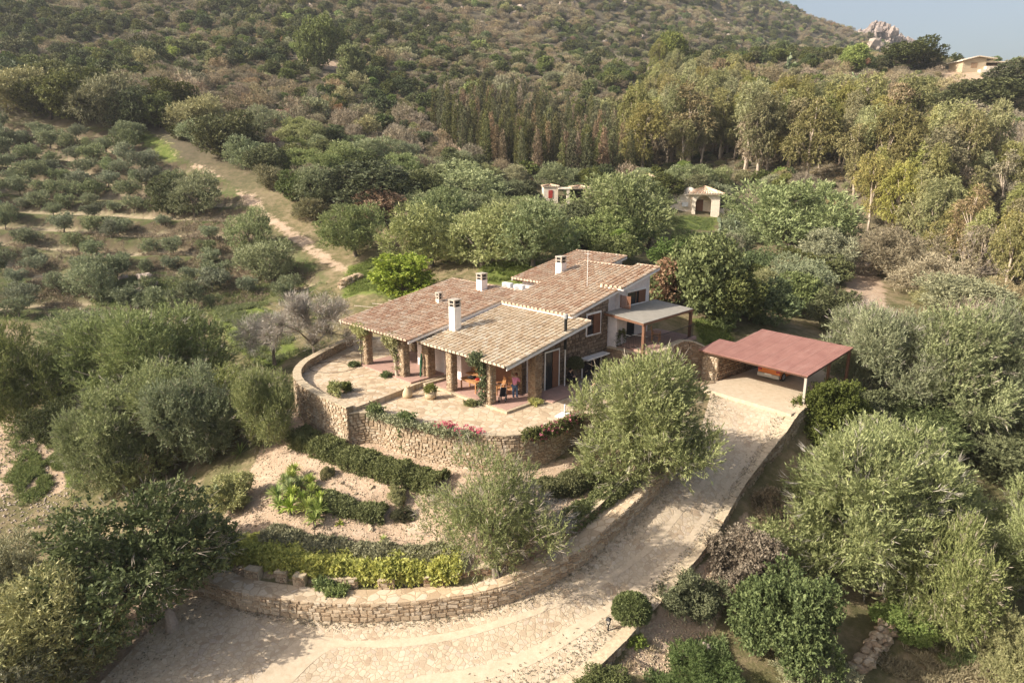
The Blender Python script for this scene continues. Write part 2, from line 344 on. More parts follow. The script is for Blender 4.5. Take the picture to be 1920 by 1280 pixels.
def paving(name, scale, cols, gap, gapcol, bumpd=.02, dust=.55):
    m, nt, out = mat_new(name); T = NT(nt); p = T.pos()
    mp = T.n("ShaderNodeMapping"); T.l(p, mp.inputs[0]); mp.inputs["Scale"].default_value = (1, 1, .02)
    wob = T.n("ShaderNodeTexNoise"); wob.inputs["Scale"].default_value = 1.6; T.l(mp.outputs[0], wob.inputs["Vector"])
    vec = T.n("ShaderNodeVectorMath", operation='MULTIPLY_ADD'); T.l(wob.outputs["Color"], vec.inputs[0]); vec.inputs[1].default_value = (.35, .35, 0); T.l(mp.outputs[0], vec.inputs[2])
    v1 = T.voro(vec.outputs[0], scale); v2 = T.voro(vec.outputs[0], scale, 'DISTANCE_TO_EDGE')
    sep = T.n("ShaderNodeSeparateColor"); T.l(v1.outputs["Color"], sep.inputs[0])
    col = T.ramp(sep.outputs[0], cols); n1 = T.noise(p, 14, 6, .7); n2 = T.noise(p, .35, 4); n3 = T.noise(p, 2.5, 5)
    col = T.mix(.5, col, T.ramp(n1, [(.25, (.55, .55, .55)), (.75, (1.2, 1.18, 1.15))]), 'MULTIPLY')
    ed = T.rng(T.math('ADD', v2.outputs["Distance"], T.math('MULTIPLY', n3, -.05)), gap * .2 - .02, gap)
    col = T.mix(ed, gapcol, col)
    col = T.mix(T.rng(n2, .42, .68, 0, dust), col, (.54, .445, .325))                      # dust lying over the flags
    n5 = T.noise(p, .9, 5, .75); col = T.mix(T.rng(n5, .56, .72, 0, .35), col, (.27, .21, .15))
    h = T.math('ADD', T.math('MULTIPLY', ed, 1.0), T.math('MULTIPLY', n1, .4))
    T.l(T.bsdf(col, .92, .12, T.bump(h, .5, bumpd)), out.inputs[0]); M[name] = m
paving("drive_paving", 4.6, [(0, (.37, .275, .19)), (.25, (.47, .375, .265)), (.6, (.53, .435, .32)), (.85, (.44, .355, .275)), (1, (.56, .475, .365))], .07, (.36, .28, .19), dust=.5)
paving("terrace_paving", 2.3, [(0, (.36, .26, .17)), (.3, (.50, .385, .26)), (.7, (.60, .48, .34)), (1, (.54, .45, .35))], .06, (.38, .28, .18), dust=.25)
def tile_mat(name, stops):
    m, nt, out = mat_new(name); T = NT(nt); p = T.coord("Object"); r = T.attr("rnd")
    col = T.ramp(r, stops); n1 = T.noise(p, 5, 6, .7); n2 = T.noise(p, .5, 3)
    col = T.mix(.6, col, T.ramp(n1, [(.3, (.55, .53, .5)), (.7, (1.2, 1.2, 1.2))]), 'MULTIPLY')
    col = T.mix(T.rng(n2, .5, .75, 0, .4), col, (.45, .37, .27))
    T.l(T.bsdf(col, .9, .12, T.bump(n1, .3, .02)), out.inputs[0]); M[name] = m
tile_mat("tile_red", [(0, (.43, .265, .175)), (.35, (.53, .36, .25)), (.7, (.58, .43, .31)), (1, (.63, .51, .39))])
tile_mat("tile_buff", [(0, (.50, .37, .245)), (.3, (.60, .47, .325)), (.7, (.67, .555, .405)), (1, (.71, .615, .48))])
tile_mat("tile_mid", [(0, (.46, .30, .20)), (.35, (.55, .39, .27)), (.7, (.60, .46, .335)), (1, (.65, .54, .41))])
def leaf_mat(name, stops, trans=.25, hue=.0, val=.35, tcol=None):
    m, nt, out = mat_new(name); T = NT(nt); r = T.attr("rnd"); oi = T.n("ShaderNodeObjectInfo")
    col = T.ramp(r, stops)
    hsv = T.n("ShaderNodeHueSaturation"); T.l(col, hsv.inputs["Color"])
    T.l(T.rng(oi.outputs["Random"], 0, 1, 1 - val, 1 + val), hsv.inputs["Value"])
    r2 = T.math('FRACT', T.math('MULTIPLY', oi.outputs["Random"], 17.31))
    T.l(T.rng(r2, 0, 1, .5 - hue, .5 + hue), hsv.inputs["Hue"])
    r3 = T.math('FRACT', T.math('MULTIPLY', oi.outputs["Random"], 41.7)); T.l(T.rng(r3, 0, 1, .75, 1.15), hsv.inputs["Saturation"])
    b = T.bsdf(hsv.outputs[0], .6, .22)
    if trans:
        tr = T.n("ShaderNodeBsdfTranslucent"); T.l(hsv.outputs[0], tr.inputs[0]); mx = T.n("ShaderNodeMixShader"); mx.inputs[0].default_value = trans
        T.l(b, mx.inputs[1]); T.l(tr.outputs[0], mx.inputs[2]); b = mx.outputs[0]
    T.l(b, out.inputs[0]); M[name] = m
leaf_mat("olive_leaf", [(0, (0.156, 0.182, 0.076)), (.5, (0.261, 0.294, 0.125)), (.85, (0.365, 0.387, 0.183)), (1, (0.480, 0.483, 0.258))], .25, .015, .14)
leaf_mat("grove_leaf", [(0, (0.121, 0.145, 0.072)), (.5, (0.209, 0.236, 0.122)), (1, (0.358, 0.367, 0.207))], .2, .012, .25)
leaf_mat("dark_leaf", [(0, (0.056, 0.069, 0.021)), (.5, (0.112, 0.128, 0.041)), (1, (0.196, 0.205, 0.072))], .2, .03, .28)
leaf_mat("mid_leaf", [(0, (0.083, 0.104, 0.032)), (.5, (0.156, 0.185, 0.059)), (1, (0.244, 0.273, 0.099))], .25, .03, .28)
leaf_mat("hedge_leaf", [(0, (0.105, 0.115, 0.047)), (.5, (0.182, 0.190, 0.079)), (1, (0.275, 0.276, 0.131))], .25, .01, .1)
leaf_mat("grey_leaf", [(0, (0.181, 0.188, 0.091)), (.5, (0.299, 0.289, 0.146)), (1, (0.425, 0.399, 0.213))], .2, .02, .25)
leaf_mat("dry_leaf", [(0, (0.185, 0.144, 0.084)), (.5, (0.286, 0.228, 0.138)), (1, (0.406, 0.339, 0.212))], .15, .015, .25)
leaf_mat("rust_leaf", [(0, (0.194, 0.099, 0.056)), (.5, (0.300, 0.172, 0.100)), (1, (0.409, 0.274, 0.162))], .2, .015, .2)
leaf_mat("bright_leaf", [(0, (0.142, 0.193, 0.045)), (.5, (0.251, 0.317, 0.080)), (1, (0.404, 0.449, 0.133))], .35, .02, .2)
leaf_mat("yellow_leaf", [(0, (.24, .26, .04)), (.4, (.46, .45, .065)), (1, (.66, .60, .12))], .42, .01, .15)
leaf_mat("orange_leaf", [(0, (0.222, 0.094, 0.038)), (.5, (0.378, 0.174, 0.067)), (1, (0.472, 0.278, 0.115))], .3, .01, .1)
leaf_mat("euc_leaf", [(0, (0.152, 0.151, 0.052)), (.5, (0.292, 0.280, 0.099)), (.85, (0.408, 0.375, 0.156)), (1, (0.466, 0.392, 0.189))], .3, .022, .25)
leaf_mat("euc_dry_leaf", [(0, (.19, .15, .085)), (.5, (.30, .245, .14)), (1, (.40, .33, .21))], .25, .02, .2)
leaf_mat("cypress_leaf", [(0, (0.078, 0.086, 0.031)), (.5, (0.150, 0.150, 0.060)), (1, (0.235, 0.216, 0.099))], .15, .02, .25)
leaf_mat("cypress_dry_leaf", [(0, (0.184, 0.135, 0.079)), (.5, (0.284, 0.207, 0.126)), (1, (0.370, 0.285, 0.173))], .15, .015, .2)
leaf_mat("grass_blade", [(0, (0.100, 0.137, 0.041)), (.5, (0.185, 0.234, 0.071)), (1, (0.309, 0.309, 0.136))], .3, .02, .1)
leaf_mat("flower_pink", [(0, (0.410, 0.053, 0.087)), (.6, (0.567, 0.083, 0.150)), (1, (0.600, 0.183, 0.158))], .3, 0, .1)
leaf_mat("yucca_leaf", [(0, (0.156, 0.211, 0.045)), (.5, (0.308, 0.376, 0.087)), (1, (0.485, 0.506, 0.156))], .25, .01, .1)
leaf_mat("twig", [(0, (0.219, 0.185, 0.143)), (.5, (0.371, 0.319, 0.259)), (1, (0.542, 0.470, 0.391))], 0, .01, .15)
def bark(name, a, b):
    m, nt, out = mat_new(name); T = NT(nt); p = T.coord("Object"); mp = T.n("ShaderNodeMapping"); T.l(p, mp.inputs[0]); mp.inputs["Scale"].default_value = (1, 1, .25)
    f = T.noise(mp.outputs[0], 5, 6, .7); T.l(T.bsdf(T.ramp(f, [(.3, a), (.7, b)]), .95, .1, T.bump(f, .7, .05)), out.inputs[0]); M[name] = m
bark("bark_grey", (.10, .08, .06), (.25, .21, .165)); bark("bark_pale", (.34, .26, .19), (.58, .49, .39)); bark("bark_dark", (.05, .038, .028), (.13, .10, .075))

# ------------------------------------------------------------------ the ground
def px_poly(pts, fn=None): return np.array([ground_px(x, y, fn or base_h)[:2] for x, y in pts])
def soft(poly, xy, w):
    m = inside(poly, xy); d = sdist(poly, xy); return np.clip(.5 + np.where(m, d, -d) / w, 0, 1)
DIRT = [px_poly(p) for p in [
    [(300,262),(345,296),(390,318),(440,345),(474,368),(524,408),(586,452),(636,490),(652,510),(630,504),(586,482),(536,446),(492,408),(458,376),(424,346),(376,320),(330,298)],
    [(520,770),(600,785),(720,830),(860,868),(1000,872),(1090,850),(1140,900),(1100,960),(960,1070),(800,1100),(600,1095),(440,1080),(400,1020),(440,930),(480,860)],
    [(1590,395),(1612,395),(1622,470),(1655,540),(1668,600),(1640,640),(1600,600),(1588,545),(1596,480)],
    [(1240,1130),(1330,1040),(1400,960),(1420,1010),(1340,1180),(1250,1260),(1130,1280),(1190,1210)],
    [(0,780),(70,780),(120,860),(120,920),(0,930)],
    [(200,1150),(380,1060),(420,1140),(260,1290),(60,1300),(120,1200)],
    [(810,226),(830,226),(880,290),(870,296)], [(1760,128),(1830,130),(1850,160),(1790,170)], [(560,115),(650,130),(640,142),(560,128)],
]]
GRASS = [px_poly(p) for p in [
    [(395,575),(470,560),(540,600),(560,660),(500,700),(430,650)], [(650,505),(700,480),(780,500),(800,540),(740,570),(640,560)],
    [(1225,408),(1280,402),(1345,408),(1330,432),(1230,432)], [(60,840),(140,850),(160,900),(40,940),(0,900)], [(260,240),(340,290),(330,310),(250,262)],
    [(1760,1200),(1830,1190),(1840,1250),(1770,1260)], [(900,495),(1010,490),(1000,540),(900,530)], [(1300,600),(1370,600),(1380,640),(1320,650)], [(170,520),(330,510),(330,560),(180,570)],
    [(1760,128),(1830,130),(1850,145),(1780,150)],
]]
NA, NR = 540, 600
th = np.radians(np.linspace(-80, 80, NA)); rr = np.exp(np.linspace(math.log(4.0), math.log(1500), NR))
TH, RR_ = np.meshgrid(th, rr); XY = np.c_[(np.sin(TH) * RR_).ravel(), (np.cos(TH) * RR_).ravel()]
EDGE_OUT.append(np.zeros(len(XY))); ZZ = full_land(XY); edge = EDGE_OUT.pop()
idx = np.arange(NA * NR).reshape(NR, NA); quads = np.c_[idx[:-1, :-1].ravel(), idx[:-1, 1:].ravel(), idx[1:, 1:].ravel(), idx[1:, :-1].ravel()]
dirt = np.zeros(len(XY)); grass = np.zeros(len(XY)); R0 = np.hypot(XY[:, 0], XY[:, 1])
near = R0 < 420
for i_, P in enumerate(DIRT): dirt[near] = np.maximum(dirt[near], (.72 if i_ == 0 else 1.0) * soft(P, XY[near], np.maximum(.5, R0[near] * .012)))
for P in GRASS: grass[near] = np.maximum(grass[near], soft(P, XY[near], np.maximum(1.0, R0[near] * .02)))
gr = inside(POLY_GROVE, XY)
hill = np.clip((R0 - 100) / 40, 0, 1) * (1 - gr)
m, nt, out = mat_new("ground"); T = NT(nt); p = T.pos()
n1 = T.noise(p, 1.1, 8, .7); n2 = T.noise(p, .16, 5); n3 = T.noise(p, 8, 5, .7); n4 = T.noise(p, .03, 4)
base = T.ramp(T.math('ADD', T.math('MULTIPLY', n1, .6), T.math('MULTIPLY', n2, .4)), [(.36, (.085, .085, .035)), (.46, (.14, .125, .06)), (.55, (.23, .18, .105)), (.66, (.32, .245, .16))])
hillc = T.ramp(T.math('ADD', T.math('MULTIPLY', n1, .4), T.math('MULTIPLY', n4, .6)), [(.36, (.080, .072, .045)), (.5, (.115, .098, .066)), (.65, (.15, .122, .088)), (.8, (.24, .195, .145))])
dirtc = T.ramp(T.math('ADD', T.math('MULTIPLY', n1, .5), T.math('MULTIPLY', n3, .5)), [(.33, (.30, .205, .135)), (.5, (.43, .315, .22)), (.65, (.54, .42, .31))])
grassc = T.ramp(n1, [(.35, (.075, .095, .025)), (.5, (.125, .155, .038)), (.7, (.20, .19, .075))])
grovec = T.ramp(T.math('ADD', T.math('MULTIPLY', n1, .55), T.math('MULTIPLY', n2, .45)), [(.42, (.070, .092, .028)), (.50, (.115, .122, .05)), (.58, (.17, .145, .08)), (.70, (.25, .195, .125))])
nrm = T.n("ShaderNodeSeparateXYZ"); T.l(T.n("ShaderNodeNewGeometry").outputs["True Normal"], nrm.inputs[0])
steep = T.rng(nrm.outputs[2], .93, .75, 0, 1)
col = T.mix(T.attr("hill"), base, hillc)
col = T.mix(T.attr("grove"), col, T.mix(T.math('MULTIPLY', steep, .9), grovec, (.105, .078, .05)))
col = T.mix(T.math('MULTIPLY', T.attr("edge"), T.rng(n2, .3, .45, .55, 1.0)), col, (.44, .35, .235))
brk = T.rng(T.math('ADD', T.math('MULTIPLY', n1, .5), T.math('MULTIPLY', n2, .5)), .35, .62, -.55, .45)
col = T.mix(T.rng(T.math('ADD', T.attr("grass"), brk), .35, .65), col, grassc)
col = T.mix(T.rng(T.math('ADD', T.attr("dirt"), T.math('MULTIPLY', brk, .8)), .35, .65), col, dirtc)
T.l(T.bsdf(col, .97, .08, T.bump(T.math('ADD', n1, T.math('MULTIPLY', n3, .5)), .8, .14)), out.inputs[0]); M["ground"] = m
g = quad_mesh("ground", np.c_[XY, ZZ], quads, M["ground"], smooth=False)
for nme, a in (("dirt", dirt), ("grass", grass), ("hill", hill), ("grove", gr.astype(float)), ("edge", edge)):
    at = g.data.attributes.new(nme, 'FLOAT', 'POINT'); at.data.foreach_set("value", a.astype(np.float32))
tag(g, kind="structure", label="sunlit hillside ground of dry earth and grass under the scrub")
# driveway
NS, NT_ = 240, 26
DXY = np.array([LD[i][:2] * (1 - t) + RD[i][:2] * t for i in range(NS) for t in np.linspace(0, 1, NT_)])
dz = ev(DRIVE, DXY) + (vnoise(DXY, .8, 5) - .5) * .03
ii = np.arange(NS * NT_).reshape(NS, NT_)
drive = quad_mesh("driveway", np.c_[DXY, dz], np.c_[ii[:-1, :-1].ravel(), ii[:-1, 1:].ravel(), ii[1:, 1:].ravel(), ii[1:, :-1].ravel()], M["drive_paving"], smooth=True)
tag(drive, kind="structure", label="pale crazy paved driveway curving up to the car port")
# two worn concrete wheel strips set in the paving
def strip(t0, t1, i0, i1):
    V = []; n = 0
    for i in range(i0, i1):
        w = .5 + .5 * (i - 0) / NS
        for t in np.linspace(t0, t1, 4): V.append(np.r_[LD[i][:2] * (1 - t) + RD[i][:2] * t, 0])
    V = np.array(V); V[:, 2] = ev(DRIVE, V[:, :2]) + (vnoise(V[:, :2], .8, 5) - .5) * .03 + .012
    k = np.arange(len(V)).reshape(-1, 4); return V, np.c_[k[:-1, :-1].ravel(), k[:-1, 1:].ravel(), k[1:, 1:].ravel(), k[1:, :-1].ravel()]
m, nt, out = mat_new("strip_concrete"); T = NT(nt); p = T.pos(); n1 = T.noise(p, 3, 6, .7); n2 = T.noise(p, 16, 4, .7)
T.l(T.bsdf(T.mix(.5, T.ramp(n1, [(.3, (.44, .35, .245)), (.7, (.58, .47, .345))]), T.ramp(n2, [(.2, (.7, .7, .7)), (.8, (1.15, 1.15, 1.15))]), 'MULTIPLY'), .95, .1, T.bump(n2, .3, .01)), out.inputs[0]); M["strip_concrete"] = m
for t0, t1 in ((.40, .49), (.73, .82)):
    V, Q = strip(t0, t1, 0, 205); tag(quad_mesh("wheel_track", V, Q, M["strip_concrete"], smooth=True), kind="structure", label="smooth concrete wheel track along the paved driveway")
# parking pad under the car port
b = MB(); V = [cw(u, v, z) for z in (-.3, .022) for v in (-1.7, 9.0) for u in (1.5, 8.1)]; b.hexa(V)
tag(b.build("parking_pad", M["strip_concrete"]), kind="structure", label="flat concrete parking pad under the red roof")
# terrace paving: the upper part stands .35 m above the lower part
def slab(name, poly, ztop, zbot, mat):
    bm = bmesh.new(); vs = [bm.verts.new((p[0], p[1], ztop)) for p in poly]; f = bm.faces.new(vs); 
    if f.normal.z < 0: f.normal_flip()
    bm.normal_update()
    r = bmesh.ops.extrude_face_region(bm, geom=[f]); bmesh.ops.translate(bm, verts=[e for e in r["geom"] if isinstance(e, bmesh.types.BMVert)], vec=(0, 0, zbot - ztop))
    bmesh.ops.recalc_face_normals(bm, faces=bm.faces); bmesh.ops.triangulate(bm, faces=bm.faces)
    me = bpy.data.meshes.new(name); bm.to_mesh(me); bm.free(); me.materials.append(mat); o = bpy.data.objects.new(name, me); COL.objects.link(o); return o
def inset(P, d):  # move an open polyline to its left by d
    P = np.asarray(P); t = np.gradient(P[:, :2], axis=0); t /= np.linalg.norm(t, axis=1)[:, None] + 1e-9; return P[:, :2] + np.c_[-t[:, 1], t[:, 0]] * d
STEP_A = TU[-1]; STEP_B = hw(-6.9, -.55)
low_in = inset(TL, .22); up_in = inset(TU, .22)
lower_poly = np.r_[[hw(-7.2, -.6)[:2]], [up_in[-3]], low_in, [hw(-1.2, 13)[:2], hw(-7.2, 13)[:2]]]
upper_poly = np.r_[up_in[:-2], [(STEP_A + (STEP_B - STEP_A) * .02)[:2], hw(-7.25, -.75)[:2], hw(-7.25, 9)[:2], hw(-14.2, 9)[:2]]]
tag(slab("terrace", lower_poly, 0.0, -.3, M["terrace_paving"]), kind="structure", label="broad flagstone terrace below the buff tiled porch")
tag(slab("terrace", upper_poly, .35, -.1, M["terrace_paving"]), kind="structure", label="raised flagstone terrace inside the curved parapet")
# mountain of bare rock on the skyline
def rock_blob(b, c, s, seed, sub=3, rough=.35):
    bm = bmesh.new(); bmesh.ops.create_icosphere(bm, subdivisions=sub, radius=1.0); rg = np.random.default_rng(seed); off = rg.uniform(0, 50, 3)
    V = np.array([v.co for v in bm.verts]); F_ = [[v.index for v in f.verts] for f in bm.faces]; bm.free()
    def n3(q, k): return np.sin(q[:, 0] * k + off[0]) * np.sin(q[:, 1] * k * 1.13 + off[1]) * np.sin(q[:, 2] * k * .91 + off[2]) * 2
    d = 1 + rough * (n3(V, 2.1) + .5 * n3(V, 4.7) + .3 * n3(V, 9.3)); V = V * d[:, None] * np.array(s) + np.array(c); b.add(V, F_)
rg = random.Random(4); b = MB()
for i in range(330):
    x = rg.uniform(1595, 1712); k = (x - 1595) / 117
    prof = np.interp(x, [1595, 1612, 1628, 1640, 1655, 1668, 1690, 1712], [74, 60, 46, 42, 50, 56, 68, 86]); y = rg.uniform(prof + 3, 95)
    c = atd(x, y, 720 + rg.uniform(-15, 15)); s = rg.uniform(1.3, 3.8); rock_blob(b, c, (s * rg.uniform(.5, 1.0), s, s * rg.uniform(.7, 1.5)), i, 2, .5)
P = [atd(x, y, 724) for x, y in [(1595, 84), (1618, 66), (1640, 54), (1660, 60), (1690, 76), (1712, 92)]]
for q in P: rock_blob(b, q - np.array([0, 0, 8]), (9, 8, 10), int(q[0]), 4, .5)
tag(b.build("rocky_peak", M["crag"]), kind="structure", label="jagged pale granite crag on the skyline")

# ------------------------------------------------------------------ stone walls
def stone_face(b, P, z0, z1, out_n, rng, ch=(.13, .22), cw=(.16, .42), dep=.07):
    """courses of separate stones on the face of a wall; P open polyline (n,2), z0,z1 arrays per point, out_n = +1/-1 side"""
    P = np.asarray(P)[:, :2]; d = np.r_[0, np.cumsum(np.linalg.norm(np.diff(P, axis=0), axis=1))]; L = d[-1]
    def at(s): return np.array([np.interp(s, d, P[:, 0]), np.interp(s, d, P[:, 1])])
    h = 0.0; H = float(np.max(np.asarray(z1) - np.asarray(z0))); row = 0
    while h < H - .04:
        dh = rng.uniform(*ch); s = -rng.uniform(0, .2)
        while s < L:
            w = rng.uniform(*cw) * (1.3 if rng.random() < .15 else 1); a = max(s, 0) + .012; e = min(s + w, L) - .012; mid_s = (a + e) / 2; s += w
            if e - a < .05: continue
            zb = np.interp(mid_s, d, z0); zt = np.interp(mid_s, d, z1); b0 = zb + h; b1 = min(b0 + dh - .02, zt)
            if b1 - b0 < .05: continue
            pa, pe = at(a), at(e); t = (pe - pa) / (np.linalg.norm(pe - pa) + 1e-9); n = np.array([-t[1], t[0]]) * out_n; o = dep * rng.uniform(.35, 1.0); i_ = -.08
            j = lambda q=.018: rng.uniform(-q, q)
            V = []
            for z, zz in ((b0, 0), (b1, 1)):
                for off in (i_, o):
                    for q in (pa, pe):
                        sh = t * (.03 * (1 if q is pa else -1) if off == o else 0); V.append(np.r_[q + n * off + sh, z + (.02 if off == o and zz == 0 else (-.02 if off == o else 0))] + np.array([j(), j(), j(.025)]))
            b.hexa(V)
        h += dh
def wall_core(b, P, z0, z1, th, side):
    P = np.asarray(P)[:, :2]; n = len(P); t = np.gradient(P, axis=0); t /= np.linalg.norm(t, axis=1)[:, None] + 1e-9; N = np.c_[-t[:, 1], t[:, 0]] * side; V = []
    for i in range(n): V += [np.r_[P[i], z0[i]], np.r_[P[i], z1[i]], np.r_[P[i] - N[i] * th, z1[i]], np.r_[P[i] - N[i] * th, z0[i]]]
    Fs = [(i * 4 + a, (i + 1) * 4 + a, (i + 1) * 4 + (a + 1) % 4, i * 4 + (a + 1) % 4) for i in range(n - 1) for a in range(4)] + [(0, 1, 2, 3), ((n - 1) * 4 + 3, (n - 1) * 4 + 2, (n - 1) * 4 + 1, (n - 1) * 4)]
    b.add(V, Fs)
def stone_wall(P, z0, z1, th, side, label, mats=("tan_stone", "mortar", "coping"), both=False, cope=.06, name="stone_wall", group=None, ch=(.13, .22), cw=(.16, .42), seed=1):
    P = np.asarray(P)[:, :2]; z0 = np.asarray(z0, float); z1 = np.asarray(z1, float); rng = random.Random(seed)
    root = empty(name, np.r_[P[len(P) // 2], z0[len(P) // 2]], 0, label, "wall", group); inv = -np.array(root.location)
    b = MB(); wall_core(b, P, z0, z1, th, side); c = b.build("core", M[mats[1]], root, loc=inv)
    b = MB(); stone_face(b, P, z0, z1, side, rng, ch, cw)
    if both:
        t = np.gradient(P, axis=0); t /= np.linalg.norm(t, axis=1)[:, None]; Q = P - np.c_[-t[:, 1], t[:, 0]] * side * th; stone_face(b, Q, z0, z1, -side, rng, ch, cw)
    b.build("stonework", M[mats[0]], root, loc=inv)
    if cope:
        t = np.gradient(P, axis=0); t /= np.linalg.norm(t, axis=1)[:, None] + 1e-9; N = np.c_[-t[:, 1], t[:, 0]] * side; d = np.r_[0, np.cumsum(np.linalg.norm(np.diff(P, axis=0), axis=1))]; b = MB(); s = 0
        f = lambda A, x: np.array([np.interp(x, d, A[:, k]) for k in range(A.shape[1])])
        OUT, INN = P + N * .06, P - N * (th + .05)
        while s < d[-1] - .05:
            w = rng.uniform(.3, .7); a, e = s + .006, min(s + w, d[-1]) - .006; s += w; hz = cope * rng.uniform(.7, 1.2); V = []
            for z in (0, hz):
                for Q in (OUT, INN):
                    for x in (a, e): V.append(np.r_[f(Q, x), np.interp(x, d, z1) + z + .002] + np.array([rng.uniform(-.02, .02), rng.uniform(-.02, .02), 0]))
            b.hexa(V)
        b.build("coping", M[mats[2]], root, loc=inv)
    return root
# lower garden wall along the driveway
GW = LD[[i for i in range(NS) if np.hypot(*(LD[i][:2] - atz(370, 1090, -5.9)[:2])) < 40]]
i0 = int(np.argmin(np.linalg.norm(LD[:, :2] - atz(360, 1115, -5.95)[:2], axis=1))); i1 = int(np.argmin(np.linalg.norm(LD[:, :2] - atz(1285, 860, -2.2)[:2], axis=1)))
GW = LD[i0:i1]; n = len(GW)
zb = ev(DRIVE, GW[:, :2]) - .1; k = np.linspace(0, 1, n)
ztop = zb + np.interp(k, [0, .1, .3, .55, .8, 1], [1.0, 1.05, 1.1, 1.15, 1.1, 1.0])
stone_wall(GW, zb, ztop, 1.05, -1, "low curved dry stone retaining wall bordering the driveway", seed=3, ch=(.14, .24), cw=(.2, .5), cope=0, mats=("tan_stone", "terrace_paving", "coping"))
# low kerb wall standing behind its wide top
KW = inset(GW, 1.0); a0, a1 = int(n * .40), int(n * .97)
stone_wall(KW[a0:a1], ztop[a0:a1] - .2, ztop[a0:a1] + .5, .3, -1, "narrow upper kerb wall running above the curved retaining wall", seed=5, cope=.05, mats=("brown_stone", "mortar", "coping"))
# broken planter edging along the vine hedge
for j, (fa, fb) in enumerate([(.08, .125), (.145, .165), (.18, .205), (.235, .30), (.325, .36)]):
    q0, q1 = int(n * fa), max(int(n * fb), int(n * fa) + 4)
    Q = inset(GW, 1.05 + .15 * (j % 2))[q0:q1]; stone_wall(Q, ztop[q0:q1] - .2, ztop[q0:q1] + .46, .35, -1, ["first", "second", "third", "fourth", "fifth"][j] + " broken length of planter edging from the carob end, beside the yellow hedge", mats=("tan_stone", "coping", "coping"), seed=10 + j, cope=.04, name="planter_edging", group="planter edging along the yellow hedge")
# wall on the valley side of the driveway
r0_ = int(np.argmin(np.linalg.norm(RD[:, :2] - atz(1075, 1283, -6.5)[:2], axis=1))) - 22
for nm, (fa, fb), lab in [("a", (r0_, r0_ + 62), "low pale wall edging the driveway beside the round clipped tree"), ("b", (r0_ + 66, r0_ + 108), "low stone edging wall beside the bronze leaved bushes"), ("c", (r0_ + 112, 236), "low stone edging wall running up to the car port")]:
    Q = RD[fa:fb][:, :2]; zt = ev(DRIVE, Q) + .1; zl = np.minimum(full_land(inset(Q, -.6)), zt - .5) - .2
    stone_wall(Q + 0, zl, zt, .45, -1, lab, seed=20 + fa, cope=.06, ch=(.15, .3), cw=(.2, .5))
# terrace walls
def wall_z(P, extra): return np.array([min(x, -1.2) for x in base_h(inset(P, -.5))]) - .3
stone_wall(TU, wall_z(TU, 0), np.interp(np.linspace(0, 1, len(TU)), [0, .45, .75, 1], [.95, .9, .72, .46]), .42, -1, "curved parapet wall around the raised terrace", both=True, seed=31, cope=.06)
stone_wall(TL, wall_z(TL, 0), np.full(len(TL), .06), .42, -1, "long curved stone retaining wall under the flagstone terrace", seed=32, cope=.07)

